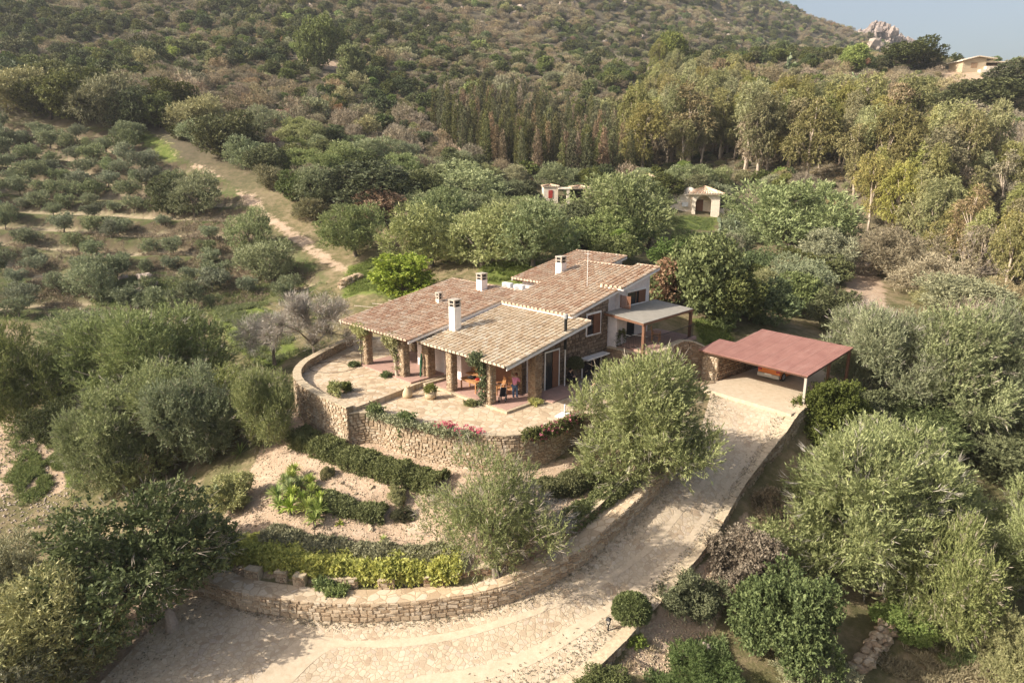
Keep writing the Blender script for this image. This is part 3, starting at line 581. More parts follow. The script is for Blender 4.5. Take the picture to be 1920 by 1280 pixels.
# ------------------------------------------------------------------ the villa
villa = empty("stone_villa", HO, HA, "single storey stone villa with stepped terracotta tiled roofs and pillared porches", "house")
def plane_z(v, z0, v0, s): return z0 + s * (v - v0)
def roof(u0, u1, v0, v1, z0, s, tmat, label, parent=None, PT=.36, RW_=.44, seed=1, thick=.12, under="dark_wood", fin=.10):
    par = parent or villa; rng = random.Random(seed); nx = max(1, round((u1 - u0) / PT)); pt = (u1 - u0) / nx; L = (v1 - v0) * math.sqrt(1 + s * s); ny = max(1, round(L / RW_)); rw = L / ny
    c = 1 / math.sqrt(1 + s * s); sn = s * c; V = []; Q = []; R = []; n = 0; K = 7
    for i in range(nx):
        uc = u0 + (i + .5) * pt; jx = rng.uniform(-.012, .012)
        for j in range(ny):
            a, e = j * rw - .05 - (.03 if j == 0 else 0) + rng.uniform(-.015, .015), (j + 1) * rw + .02; r = rng.random(); tw = rng.uniform(-.012, .012)
            # cover tile: half barrel, the low end wider and lifted over the one below
            for (w, rad, lift, sh) in ((a, .142, .072, tw), (e, .118, .045, -tw)):
                for k in range(K):
                    t = math.pi * k / (K - 1); x = uc + jx + sh - rad * math.cos(t); hgt = lift + rad * 1.15 * math.sin(t); V.append((x, v0 + w * c - hgt * sn, z0 + w * sn + hgt * c))
            for k in range(K - 1): Q.append((n + k, n + k + 1, n + K + k + 1, n + K + k)); R.append(r)
            # mortar in the mouth of the low end
            if j == 0:
                for k in range(1, K - 2): Q.append((n, n, n + k, n + k + 1)) if False else None
                V.append((uc + jx, v0 + (a + .02) * c, z0 + (a + .02) * sn + .03))
                for k in range(K - 1): Q.append((n + 2 * K, n + 2 * K, n + k + 1, n + k)); R.append(.9)
                n += 1
            n += 2 * K
            # channel tile between two covers
            if i < nx - 1:
                r = rng.random(); xc = uc + pt / 2
                for (w, lift) in ((a + .03, .03), (e, .0)):
                    for k in range(4):
                        t = math.pi * k / 3; rad = .115; hgt = lift + .045 - rad * .45 * math.sin(t); V.append((xc - rad * math.cos(t), v0 + w * c - hgt * sn, z0 + w * sn + hgt * c))
                for k in range(3): Q.append((n + k, n + k + 1, n + 4 + k + 1, n + 4 + k)); R.append(r * .6)
                n += 8
    me = bpy.data.meshes.new("roof"); fs = [tuple(dict.fromkeys(q)) for q in Q]; me.from_pydata(V, [], fs); at = me.attributes.new("rnd", 'FLOAT', 'FACE'); at.data.foreach_set("value", np.array(R, np.float32)); me.materials.append(M[tmat])
    o = bpy.data.objects.new("roof", me); COL.objects.link(o); o.parent = par
    if label: o["label"] = label
    b = MB(); z1 = z0 + s * (v1 - v0); e = .02
    v0_ = v0 + fin; z0_ = z0 + s * fin; b.hexa([(u0 + e, v0_, z0_ - thick), (u1 - e, v0_, z0_ - thick), (u0 + e, v1, z1 - thick), (u1 - e, v1, z1 - thick), (u0 + e, v0_, z0_ - .005), (u1 - e, v0_, z0_ - .005), (u0 + e, v1, z1 - .005), (u1 - e, v1, z1 - .005)])
    b.build("roof_slab", M[under], o)
    for ue in (u0, u1):
        b = MB(); b.hexa([(ue - .03, v0 + .05, z0 - thick - .03), (ue + .03, v0 + .05, z0 - thick - .03), (ue - .03, v1 + .01, z1 - thick - .03), (ue + .03, v1 + .01, z1 - thick - .03), (ue - .03, v0 + .05, z0 + .02), (ue + .03, v0 + .05, z0 + .02), (ue - .03, v1 + .01, z1 + .02), (ue + .03, v1 + .01, z1 + .02)]); b.build("fascia", M["white_paint"], o)
    # verge tiles laid along both rakes, and a ridge row at the top
    b = MB()
    for side, ue in ((-1, u0 + .06), (1, u1 - .06)):
        for j in range(ny):
            a, e2 = j * rw - .04, (j + 1) * rw + .02; P = []
            for (w, rad, lift) in ((a, .125, .075), (e2, .10, .035)):
                for k in range(6): t = math.pi * k / 5; hgt = lift + rad * math.sin(t); P.append((ue - rad * math.cos(t), v0 + w * c - hgt * sn, z0 + w * sn + hgt * c))
            b.add(P, [(k, k + 1, 6 + k + 1, 6 + k) for k in range(5)])
    nr = max(1, round((u1 - u0) / .42)); wr = (u1 - u0) / nr
    for j in range(nr):
        P = []
        for (uu, rad) in ((u0 + j * wr, .15), (u0 + (j + 1) * wr + .03, .125)):
            for k in range(6): t = math.pi * k / 5; P.append((uu, v1 - rad * math.cos(t), z1 + .02 + rad * math.sin(t)))
        b.add(P, [(k, 6 + k, 6 + k + 1, k + 1) for k in range(5)])
    b.build("verge_tiles", M[tmat], o)
    return o
A = dict(u0=-15.5, u1=-7.55, v0=-1.47, v1=9.3, z0=3.2, s=.164)
B = dict(u0=-7.85, u1=.37, v0=-.45, v1=7.4, z0=2.9, s=.179)
Cr = dict(u0=-7.36, u1=-.85, v0=6.9, v1=16.4, z0=4.55, s=.205)
D = dict(u0=-2.35, u1=-.40, v0=11.9, v1=16.5, z0=5.78, s=.212)
E_ = dict(u0=-12.9, u1=-7.3, v0=13.6, v1=22.2, z0=4.8, s=.178)
roof(**A, tmat="tile_red", label="large reddish tiled roof over the raised terrace porch", seed=1)
roof(**B, tmat="tile_buff", label="buff tiled roof over the front porch", seed=2)
roof(**Cr, under="white_paint", fin=.02, tmat="tile_mid", label="main tiled roof behind the front porch", seed=3)
roof(**D, under="white_paint", fin=.02, tmat="tile_mid", label="short upper step of tiled roof", seed=4)
roof(**E_, tmat="tile_red", label="rear tiled roof", seed=5)
def wallprism(u0, u1, v0, v1, zb, za, zc, mat, name="wall", label=None, gap=.17):
    b = MB(); b.hexa([(u0, v0, zb), (u1, v0, zb), (u0, v1, zb), (u1, v1, zb), (u0, v0, za - gap), (u1, v0, za - gap), (u0, v1, zc - gap), (u1, v1, zc - gap)]); o = b.build(name, M[mat], villa)
    if label: o["label"] = label
    return o
pz = lambda r, v: r["z0"] + r["s"] * (v - r["v0"])
wallprism(-7.42, -1.3, 3.1, 7.0, -1.3, pz(B, 3.1), pz(B, 7.0), "stucco")
wallprism(-7.25, -6.2, 1.9, 3.1, 0, pz(B, 1.9), pz(B, 3.1), "stucco")
wallprism(-10.4, -7.45, 1.5, 9.0, 0, pz(A, 1.5), pz(A, 9), "stucco")
wallprism(-14.6, -10.4, 4.2, 9.0, 0, pz(A, 4.2), pz(A, 9), "stucco")
wallprism(-7.0, -1.3, 7.0, 16.2, -1.3, pz(Cr, 7.05), pz(Cr, 16.2), "stucco")
wallprism(-2.2, -1.0, 12.35, 16.2, 1.0, pz(D, 12.35), pz(D, 16.2), "stucco")
wallprism(-12.3, -7.5, 14.3, 21.8, 0, pz(E_, 14.3), pz(E_, 21.8), "stucco")
wallprism(-12.3, -7.1, 9.0, 14.3, 0, 4.4, 4.4, "stucco", gap=.0)
# stone facade on the right flank: core and separate stones
def local_stone(name, P, z0, z1, th, side, mats, seed, label=None, both=False, ch=(.12, .22), cw=(.16, .4), parent=None):
    rng = random.Random(seed); b = MB(); wall_core(b, P, z0, z1, th, side); o = b.build(name, M[mats[1]], parent or villa); b = MB(); stone_face(b, P, z0, z1, side, rng, ch, cw, .06)
    if both:
        P = np.asarray(P, float); t = np.gradient(P, axis=0); t /= np.linalg.norm(t, axis=1)[:, None]; stone_face(b, P - np.c_[-t[:, 1], t[:, 0]] * side * th, z0, z1, -side, rng, ch, cw, .06)
    b.build("stonework", M[mats[0]], o)
    if label: o["label"] = label
    return o
fv = [3.9, 5.0, 6.9, 6.95, 9.0, 11.1]
ft = [pz(B, 3.9) - .18, pz(B, 5.0) - .18, pz(B, 6.9) - .18, pz(Cr, 6.95) - .18, pz(Cr, 9.0) - .18, pz(Cr, 11.1) - .18]
P = np.array([(-1.0, x) for x in fv])
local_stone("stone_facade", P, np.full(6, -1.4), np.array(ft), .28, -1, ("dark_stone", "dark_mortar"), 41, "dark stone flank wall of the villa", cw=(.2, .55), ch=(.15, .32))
# porch floors
b = MB(); b.box(-6.95, 0, 0, 3.1, -.05, .15); b.box(-1.0, .9, 3.1, 6.3, -.05, .06); b.build("porch_floor", M["red_floor"], villa)
b = MB(); b.box(-6.97, .02, -.22, -.005, -.05, .14); b.box(.005, .2, -.22, 2.6, -.05, .142); b.build("porch_kerb", M["coping"], villa)
b = MB(); b.box(-13.6, -7.5, -1.35, 4.2, .3, .46); b.build("porch_floor", M["red_floor"], villa)
b = MB(); b.box(-7.46, -6.97, -.6, 1.4, 0, .30); b.box(-7.46, -6.75, -.65, -.1, 0, .16); b.build("porch_step", M["coping"], villa)
# pillars
def pillar(u, v, w, zb, zt, mats=("tan_stone", "mortar"), seed=1, label=None, w2=None):
    w2 = w2 or w; b = MB(); b.box(u - w / 2, u + w / 2, v - w2 / 2, v + w2 / 2, zb, zt); o = b.build("pillar", M[mats[1]], villa); b = MB(); rng = random.Random(seed)
    c = [(u - w / 2, v - w2 / 2), (u + w / 2, v - w2 / 2), (u + w / 2, v + w2 / 2), (u - w / 2, v + w2 / 2)]
    for i in range(4): stone_face(b, np.array([c[i], c[(i + 1) % 4]]), np.array([zb, zb]), np.array([zt, zt]), -1, rng, (.07, .14), (.14, .36), .05)
    b.build("stonework", M[mats[0]], o)
    if label: o["label"] = label
    return o
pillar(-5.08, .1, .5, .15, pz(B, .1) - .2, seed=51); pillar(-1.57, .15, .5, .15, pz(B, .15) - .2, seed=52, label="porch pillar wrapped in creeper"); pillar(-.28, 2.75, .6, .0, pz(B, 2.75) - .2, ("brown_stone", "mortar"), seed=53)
pillar(-13.1, -.85, .5, .35, pz(A, -.85) - .2, seed=54, label="porch pillar with creeper at its top"); pillar(-8.93, -.75, .5, .35, pz(A, -.75) - .2, seed=55, label="porch pillar with a thick pale vine stem"); pillar(-7.85, .45, .62, .1, pz(A, .45) - .2, ("brown_stone", "mortar"), seed=56); pillar(-13.3, 3.6, .5, .35, pz(A, 3.6) - .2, seed=57)
local_stone("stone_pier", np.array([(-2.3, 2.7), (-1.35, 2.7)]), np.array([.15, .15]), np.array([pz(B, 2.7) - .2] * 2), .4, -1, ("brown_stone", "mortar"), 58)
local_stone("stone_pier", np.array([(-1.35, 2.72), (-1.35, 3.1)]), np.array([.15, .15]), np.array([pz(B, 2.7) - .2] * 2), .4, -1, ("dark_stone", "dark_mortar"), 59)
# eaves beams
b = MB(); b.box(-7.5, .1, .02, .22, 2.66, 2.80); b.build("beam", M["dark_wood"], villa); b = MB(); b.box(-15.0, -7.6, -.95, -.72, 2.98, 3.1); b.build("beam", M["dark_wood"], villa)
# chimneys
def chimney(u, v, zb, h, w, mat="white_paint", cap="louver", label=None):
    b = MB(); b.box(u - w / 2, u + w / 2, v - w / 2, v + w / 2, zb - .5, zb + h); o = b.build("chimney", M[mat], villa)
    if label: o["label"] = label
    b = MB(); t = zb + h; k = w / 2
    for x in (-1, 1):
        for y in (-1, 1): b.box(u + x * (k - .05) - .05, u + x * (k - .05) + .05, v + y * (k - .05) - .05, v + y * (k - .05) + .05, t, t + .42)
    b.box(u - k - .02, u + k + .02, v - k - .02, v + k + .02, t + .17, t + .23); b.box(u - k - .03, u + k + .03, v - k - .03, v + k + .03, t + .42, t + .50); b.build("chimney_cap", M["concrete"], o)
    b = MB(); b.box(u - k + .08, u + k - .08, v - k + .08, v + k - .08, t - .01, t + .419); b.build("flue", M["black_metal"], o)
chimney(-6.9, 2.05, 3.35, 1.75, .58, label="tall white chimney on the porch roof"); chimney(-10.7, 8.1, 4.75, .95, .60, "stucco"); chimney(-7.5, 13.6, 5.9, .85, .60, "stucco"); chimney(-11.6, 4.6, 4.2, .38, .36, "cream", label="small square vent on the reddish roof")
# windows and shutters on the right flank
def window(u, v0, v1, z0, z1, frame="white_paint", shutters=(), surround=.09, name="window", label=None):
    b = MB(); s = surround
    b.box(u, u + .07, v0 - s, v1 + s, z1, z1 + s + .03); b.box(u, u + .06, v0 - s, v0, z0, z1 - .002); b.box(u, u + .06, v1, v1 + s, z0, z1 - .002); b.box(u, u + .09, v0 - s, v1 + s, z0 - .08, z0 - .002)
    o = b.build(name, M[frame], villa)
    if label: o["label"] = label
    b = MB(); b.box(u - .02, u + .012, v0, v1, z0, z1); b.build("pane", M["dark_glass"], o)
    b = MB(); mv = (v0 + v1) / 2; b.box(u + .013, u + .045, mv - .03, mv + .03, z0, z1)
    for y in (v0, v1 - .05): b.box(u + .013, u + .045, y, y + .05, z0, z1)
    b.box(u + .013, u + .044, v0 + .05, v1 - .05, z1 - .05, z1); b.build("sash", M["louver_wood"], o)
    for (a, e, open_) in shutters:
        b = MB(); k = int((z1 - z0) / .07)
        if open_:   # standing out from the wall at its hinge
            for q in range(k): b.box(u + .08, u + .08 + (e - a), a, a + .035, z0 + q * .07, z0 + q * .07 + .045)
            b.box(u + .05, u + .11, a - .01, a + .045, z0, z1); b.box(u + .08 + (e - a), u + .14 + (e - a), a - .01, a + .045, z0, z1)
        else:
            for q in range(k): b.box(u + .05, u + .08, a, e, z0 + q * .07, z0 + q * .07 + .05)
            b.box(u + .045, u + .1, a, a + .06, z0, z1); b.box(u + .045, u + .1, e - .06, e, z0, z1); b.box(u + .046, u + .052, a, e, z0, z1)
        b.build("shutter", M["louver_wood"], o)
    return o
window(-1.0 + .05, 8.65, 10.1, 2.95, 4.35, shutters=((9.35, 10.06, False),), label="upper window in the stone flank")
window(-1.0 + .05, 8.3, 10.3, -.9, 1.2, shutters=(), label="lower window in the stone flank under a white lintel")
b = MB(); b.box(-.95, -.35, 8.1, 10.6, 1.36, 1.46); b.build("lintel", M["white_paint"], villa)
window(-1.0, 13.3, 15.6, 4.32, 5.25, shutters=((12.45, 13.25, True), (14.75, 15.6, False)), label="window with brown louvred shutters under the stepped roof")
window(-7.44 + 0.0, 1.0, 1.4, .5, 2.4, label="narrow window")if False else None
# doors and shutters under the porches
def panel(name, V8, mat, parent=None): b = MB(); b.hexa(V8); return b.build(name, M[mat], parent or villa)
def front_door(u0, u1, v, z0, z1, mat, frame, slats=False, label=None):
    b = MB(); b.box(u0 - .08, u1 + .08, v - .05, v, z1, z1 + .09); b.box(u0 - .08, u0, v - .05, v, z0, z1 - .002); b.box(u1, u1 + .08, v - .05, v, z0, z1 - .002); o = b.build("door", M[frame], villa)
    if label: o["label"] = label
    b = MB()
    if slats:
        for q in range(int((z1 - z0 - .1) / .09)): b.box(u0 + .05, u1 - .05, v - .045, v - .01, z0 + .06 + q * .09, z0 + .06 + q * .09 + .065)
        b.box(u0, u1, v - .012, v - .004, z0, z1); mu = (u0 + u1) / 2; b.box(mu - .05, mu + .05, v - .055, v - .046, z0, z1)
    else: b.box(u0, u1, v - .03, v - .004, z0, z1)
    b.build("door_leaf", M[mat], o); return o
front_door(-6.1, -4.4, 3.1, .15, 2.3, "louver_wood", "louver_wood", True, "wide louvred porch door"); front_door(-4.1, -2.5, 3.1, .15, 2.3, "louver_wood", "louver_wood", True, "second louvred porch door"); front_door(-9.6, -8.7, 1.5, .46, 2.55, "white_paint", "dark_wood", False, "white door with a dark frame"); front_door(-13.4, -11.2, 4.2, .46, 2.5, "dark_glass", "dark_wood", False, "dark glazed terrace door")
def side_door(v0, v1, u, z0, z1, mat, label):
    b = MB(); b.box(u, u + .05, v0 - .09, v0, z0, z1); b.box(u, u + .05, v1, v1 + .09, z0, z1); b.box(u, u + .05, v0 - .09, v1 + .09, z1 + .002, z1 + .1); o = b.build("door", M["white_paint"], villa); o["label"] = label
    b = MB(); b.box(u - .02, u + .02, v0, v1, z0, z1); b.build("door_leaf", M[mat], o)
    b = MB(); b.box(u + .021, u + .06, (v0 + v1) / 2 + .05, v1 - .02, z0 + .02, z1 - .02); b.build("shutter", M["louver_wood"], o)
side_door(4.45, 5.75, -.94, .06, 2.55, "dark_glass", "tall dark side door with a white jamb")
# rain pipe and stove flue
b = MB(); b.tube([(-.62, 6.05, .0), (-.62, 6.05, 3.0)], .045, 8); b.build("rain_pipe", M["white_paint"], villa)
b = MB(); b.tube([(.12, 5.15, 2.9), (.12, 5.15, 5.0)], .10, 10); o = b.build("stove_pipe", M["black_metal"], villa); b = MB(); b.lathe([(.0, .3), (.15, .26), (.15, 0), (.11, 0)], 12, (.12, 5.15, 4.9)); b.build("cowl", M["grey_metal"], o)
# aerial
b = MB(); b.tube([(-3.3, 11.6, pz(Cr, 11.6)), (-3.3, 11.6, pz(Cr, 11.6) + 2.6)], .022, 6); b.tube([(-3.6, 11.6, pz(Cr, 11.6) + 2.5), (-3.0, 11.6, pz(Cr, 11.6) + 2.5)], .012, 5); b.build("aerial", M["ac_white"], villa)
# balcony on the right
b = MB(); b.box(-1.0, 2.5, 11.2, 17.4, 1.7, 1.9); b.build("balcony_floor", M["red_floor"], villa)
b = MB(); b.hexa([(-1.0, 11.12, -1.3), (-.2, 11.12, -1.3), (-1.0, 12.3, -1.3), (-.2, 12.3, -1.3), (-1.0, 11.12, 3.9), (-.2, 11.12, 3.9), (-1.0, 12.3, 3.9), (-.2, 12.3, 3.9)]); b.build("wall", M["stucco"], villa)
b = MB(); prof = [(0, 0), (0, 1.5)] + [(.6 - .6 * math.cos(t), 1.5 + .5 * math.sin(t)) for t in np.linspace(0, math.pi, 9)] + [(1.2, 0)]
b.add([(-.97, 13.2 + p[0], 1.92 + p[1]) for p in prof], [tuple(range(len(prof)))]); b.build("archway_shade", M["dark_glass"], villa)  # flat dark face on the wall, standing in for shade inside the open arch
def railing(P, z, h, label):
    P = np.array(P, float); r = empty("balcony_railing", np.r_[P[0], z], 0, label, "railing"); L = hw(0, 0)
    W = [hw(u, v) for u, v in P]; r.location = (*W[0][:2], z); d = np.r_[0, np.cumsum([np.linalg.norm(W[i + 1] - W[i]) for i in range(len(W) - 1)])]; W = np.array(W); b = MB(); b2 = MB()
    for zz in (.06, h): b.tube([np.r_[w[:2] - W[0][:2], zz] for w in W], .022, 6)
    for s in np.arange(0, d[-1], .13): x, y = np.interp(s, d, W[:, 0]) - W[0][0], np.interp(s, d, W[:, 1]) - W[0][1]; b2.tube([(x, y, .06), (x, y, h)], .011, 4, cap=False)
    b2.build("bars", M["black_metal"], b.build("rail", M["black_metal"], r))
railing([(-.15, 11.0), (1.1, 11.0)], 1.9, .95, "short black railing beside the balcony plant"); railing([(.9, 11.4), (2.0, 11.6), (2.4, 13), (2.4, 16.5), (2.3, 17.3)], 1.9, .95, "black bar railing along the balcony edge"); railing([(.6, 6.6), (.6, 8.6), (-.9, 8.6)], -.0, .95, "black railing around the stairwell by the lower window")
# stair well walls and retaining wall under the balcony
PW = np.array([hw(*q)[:2] for q in [(-.8, 10.85), (.8, 10.8), (2.0, 10.9), (2.7, 11.6), (2.9, 13), (2.9, 14.5), (3.2, 15.6), (3.9, 16.3)]]); PW = curve_dense(np.c_[PW, np.zeros(len(PW))], 40)[:, :2]
k = np.linspace(0, 1, 40); stone_wall(PW, np.full(40, -1.4), np.interp(k, [0, .4, .6, .8, .9, 1], [1.72, 1.72, 1.95, 2.1, 1.9, 1.5]), .4, -1, "curved brown stone wall between the balcony and the car port", mats=("brown_stone", "mortar", "coping"), seed=61)
# grey awning on posts over the balcony
aw = empty("awning", hw(.7, 13.9, 1.9), HA, "flat grey canvas awning on brown posts over the balcony", "awning")
def awb(b, u0, u1, v0, v1, z0, z1): b.box(u0 - .7, u1 - .7, v0 - 13.9, v1 - 13.9, z0 - 1.9, z1 - 1.9)
b = MB(); V = [(-.93, 10.75, 4.22), (2.3, 10.6, 3.98), (-.93, 17.0, 4.22), (2.3, 17.0, 3.98)]; V = [(x - .7, y - 13.9, z - 1.9) for x, y, z in V]; b.hexa([(*v[:2], v[2]) for v in V] + [(v[0], v[1], v[2] + .035) for v in V]); b.build("canvas", M["grey_canvas"], aw)
b = MB(); awb(b, 2.2, 2.34, 10.55, 17.05, 3.84, 3.975); b.hexa([(x - .7, y - 13.9, z - 1.9) for x, y, z in [(-.95, 10.58, 4.08), (2.19, 10.58, 3.85), (-.95, 10.72, 4.08), (2.19, 10.72, 3.85), (-.95, 10.58, 4.215), (2.19, 10.58, 3.97), (-.95, 10.72, 4.215), (2.19, 10.72, 3.97)]]); b.build("frame", M["brown_post"], aw)
for v in (10.75, 16.8): b = MB(); awb(b, 2.16, 2.34, v - .09, v + .09, 1.75, 3.838); b.build("post", M["brown_post"], aw)
# air conditioning units on the flat roof
for q, lab in (((-10.4, 10.6), "white air conditioning unit on the flat roof nearer the chimney"), ((-9.1, 10.6), "white air conditioning unit on the flat roof beside the main roof verge")):
    o = empty("air_conditioner", hw(*q, 4.4), HA, lab, "air conditioner", "air conditioning units on the flat roof"); b = MB(); b.box(-.45, .45, -.18, .18, .08, .78); b.box(-.4, -.3, -.17, .17, 0, .08); b.box(.3, .4, -.17, .17, 0, .08); b.build("casing", M["ac_white"], o)
    b = MB(); b.tube([(-.12, -.20, .43), (-.12, -.183, .43)], .27, 18); b.build("fan_grille", M["grey_metal"], o)
# ------------------------------------------------------------------ car port and car
cp = empty("car_port", CPO, CA, "open car port with a flat dull red roof and stone side wall", "car port")
ZF, ZB, DP = 2.10, 2.85, 6.1
rz = lambda v: ZF + (ZB - ZF) * v / DP
b = MB(); OUTL = [(0, 0), (8.05, 0), (8.05, DP), (1.3, DP), (1.3, 2.6), (0, 2.6)]
bot = [(u, v, rz(v) - .05) for u, v in OUTL]; top = [(u, v, rz(v) + .02) for u, v in OUTL]; n = 6
b.add(bot + top, [(0, 1, 2, 3, 4, 5)[::-1], (6, 7, 8, 9, 10, 11)] + [(i, (i + 1) % n, n + (i + 1) % n, n + i) for i in range(n)])
m, nt, out = mat_new("red_sheet"); T = NT(nt); p = T.coord("Object"); f = T.noise(p, .9, 6, .65); f2 = T.noise(p, 22, 4); sx = T.n("ShaderNodeSeparateXYZ"); T.l(p, sx.inputs[0])
seam = T.math('LESS_THAN', T.math('ABSOLUTE', T.math('SUBTRACT', T.math('FRACT', T.math('MULTIPLY', sx.outputs[0], 1 / 1.02)), .5)), .018); corr = T.math('SINE', T.math('MULTIPLY', sx.outputs[0], 44))
mp = T.n("ShaderNodeMapping"); T.l(p, mp.inputs[0]); mp.inputs["Scale"].default_value = (3.5, .35, 1); f3 = T.noise(mp.outputs[0], 1.2, 6, .7)
c_ = T.mix(.3, T.ramp(f, [(.3, (.215, .10, .082)), (.7, (.285, .145, .118))]), T.ramp(f2, [(.3, (.65, .65, .65)), (.7, (1.25, 1.22, 1.2))]), 'MULTIPLY'); c_ = T.mix(T.rng(f3, .5, .72, 0, .5), c_, (.33, .20, .165)); c_ = T.mix(T.math('MULTIPLY', seam, .6), c_, (.12, .06, .05))
T.l(T.bsdf(c_, .8, .25, T.bump(T.math('ADD', corr, T.math('MULTIPLY', seam, -2.0)), .25, .02)), out.inputs[0]); M["red_sheet"] = m
b.build("roof_sheet", M["red_sheet"], cp)
b = MB()
def bar(u0, v0, u1, v1, w=.05, dz0=-.17, dz1=-.055):
    t = np.array([u1 - u0, v1 - v0]); t = t / np.linalg.norm(t); nn = np.array([-t[1], t[0]]) * w; V = []
    for dz in (dz0, dz1):
        for sgn in (-1, 1):
            for (u, v) in ((u0, v0), (u1, v1)): V.append((u + nn[0] * sgn, v + nn[1] * sgn, rz(v) + dz))
    b.hexa(V)
bar(.05, .08, 8.0, .08); bar(1.35, DP - .08, 8.0, DP - .08)
for u in (.08, 2.9, 5.4, 7.95): bar(u, .14, u, 2.5 if u < 1 else DP - .14, .045)
b.build("frame", M["dark_wood"], cp)
for u, v in ((7.9, .15), (7.9, 3.1), (7.9, 5.9), (1.45, 5.9)): b = MB(); b.box(u - .08, u + .08, v - .08, v + .08, -.8, rz(v) - .175); b.build("post", M["concrete"] if v < 1 else M["brown_post"], cp)
P = np.array([(.1, .45), (1.35, .45)]); local_stone("stone_wall", P, np.array([-.4, -.4]), np.array([1.95, 1.95]), .5, -1, ("tan_stone", "mortar"), 71, parent=cp)
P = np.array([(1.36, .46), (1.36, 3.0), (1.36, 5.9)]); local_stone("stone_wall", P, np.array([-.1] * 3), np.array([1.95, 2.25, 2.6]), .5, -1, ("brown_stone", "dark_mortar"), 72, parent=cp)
b = MB(); b.tube([(-.4, -1.0, -.1), (.3, -1.25, -.1), (1.1, -.9, -.1), (1.45, -.1, -.1)], .28, 8); b.build("planter_kerb", M["mortar"], cp)
# orange hatchback, tail towards us
def paint(name, col):
    m, nt, out = mat_new(name); T = NT(nt); bb = T.n("ShaderNodeBsdfPrincipled"); bb.inputs["Base Color"].default_value = (*col, 1); bb.inputs["Roughness"].default_value = .35; bb.inputs["Coat Weight"].default_value = .5; T.l(bb.outputs[0], out.inputs[0]); M[name] = m
paint("orange_paint", (.72, .20, .02)); paint("red_lamp", (.35, .01, .01)); paint("plate_white", (.7, .7, .68)); paint("silver", (.35, .34, .32))
CARP = hw(7.75, 18.4, -.55); car = empty("orange_car", CARP, CA + .04, "orange hatchback parked nose in under the car port roof", "car")
prof = [(0.0, .35, .74), (.02, .55, .80), (.06, .80, .83), (.10, .95, .84), (.24, 1.20, .76), (.42, 1.42, .66), (.7, 1.50, .62), (1.6, 1.52, .62), (2.2, 1.42, .64), (2.8, 1.02, .78), (3.1, .93, .82), (3.6, .85, .80), (3.9, .68, .74), (3.98, .40, .66)]
b = MB(); V = []; n = 0
for (y, z, w) in prof:
    V += [(-w, y, z), (-w * .55, y, z + .03), (0, y, z + .04), (w * .55, y, z + .03), (w, y, z)]
for i in range(len(prof) - 1):
    for k in range(4): n += 1
Fs = [(i * 5 + k, i * 5 + k + 1, (i + 1) * 5 + k + 1, (i + 1) * 5 + k) for i in range(len(prof) - 1) for k in range(4)]
b.add(V, Fs)
base_y = [0.0, .3, 1.0, 2.0, 3.0, 3.7, 3.98]
for sd in (-1, 1):
    V = []
    for (y, z, w) in prof: V += [(sd * w, y, z), (sd * max(w, .78) * (1.0 if z < 1 else .99), y, min(z, .93) if z > .93 else z), (sd * .80, y, .55 if z > .6 else z * .9), (sd * .78, y, .22)]
    b.add(V, [(i * 4 + k, i * 4 + k + 1, (i + 1) * 4 + k + 1, (i + 1) * 4 + k) for i in range(len(prof) - 1) for k in range(3)])
b.add([(-.74, 0, .22), (.74, 0, .22), (.74, 0, .40), (-.74, 0, .40)], [(0, 1, 2, 3)])
b.build("body", M["orange_paint"], car, smooth=False)
b = MB(); b.hexa([(-.62, .075, .97), (.62, .075, .97), (-.62, .2, .97), (.62, .2, .97), (-.52, .375, 1.40), (.52, .375, 1.40), (-.52, .45, 1.40), (.52, .45, 1.40)]); b.build("rear_window", M["dark_glass"], car)
b = MB(); b.box(-.80, .80, -.07, .16, .24, .50); b.build("bumper", M["silver"], car)
b = MB(); b.box(-.26, .26, -.085, -.071, .42, .53); b.build("number_plate", M["plate_white"], car)
for sd in (-1, 1):
    b = MB(); b.box(min(sd * .55, sd * .80), max(sd * .55, sd * .80), -.01, .10, .66, .88); b.build("tail_lamp", M["red_lamp"], car)
    b = MB(); b.hexa([(sd * .785, .5, .97), (sd * .805, .5, .97), (sd * .785, 2.7, .97), (sd * .805, 2.7, .97), (sd * .66, .65, 1.40), (sd * .68, .65, 1.40), (sd * .65, 2.1, 1.36), (sd * .67, 2.1, 1.36)]); b.build("side_window", M["dark_glass"], car)
    for y in (.62, 3.15):
        b = MB(); b.tube([(sd * .62, y, .3), (sd * .83, y, .3)], .30, 18); w = b.build("wheel", M["rubber"], car); b = MB(); b.tube([(sd * .831, y, .3), (sd * .84, y, .3)], .19, 14); b.build("rim", M["grey_metal"], w)

# ------------------------------------------------------------------ foliage: many leaf faces set along short sprigs
def unit(a): return a / (np.linalg.norm(a, axis=-1, keepdims=True) + 1e-9)
def sprig_leaves(P, D, n, L, W, SL, rng, spread=.8, droop=0.0):
    m = len(P); t = rng.uniform(.05, 1, (m, n, 1)); sl = SL * rng.uniform(.6, 1.25, (m, 1, 1)); rv = unit(rng.normal(size=(m, n, 3)))
    ld = unit(D[:, None] * (1 - .35 * spread) + rv * spread + np.array([0, 0, -droop]))
    base = P[:, None] + D[:, None] * t * sl + np.array([0, 0, -droop]) * (t ** 2) * sl
    sd = unit(np.cross(ld, unit(rng.normal(size=(m, n, 3))))); l = L * rng.uniform(.65, 1.25, (m, n, 1)); w = W * rng.uniform(.7, 1.2, (m, n, 1)) * .5
    V = np.stack([base, base + ld * l * .5 + sd * w, base + ld * l, base + ld * l * .5 - sd * w], 2).reshape(-1, 3)
    R = np.clip(rng.uniform(0, 1, (m, 1)) * .65 + rng.uniform(0, 1, (m, n)) * .35, 0, 1).ravel(); return V, R
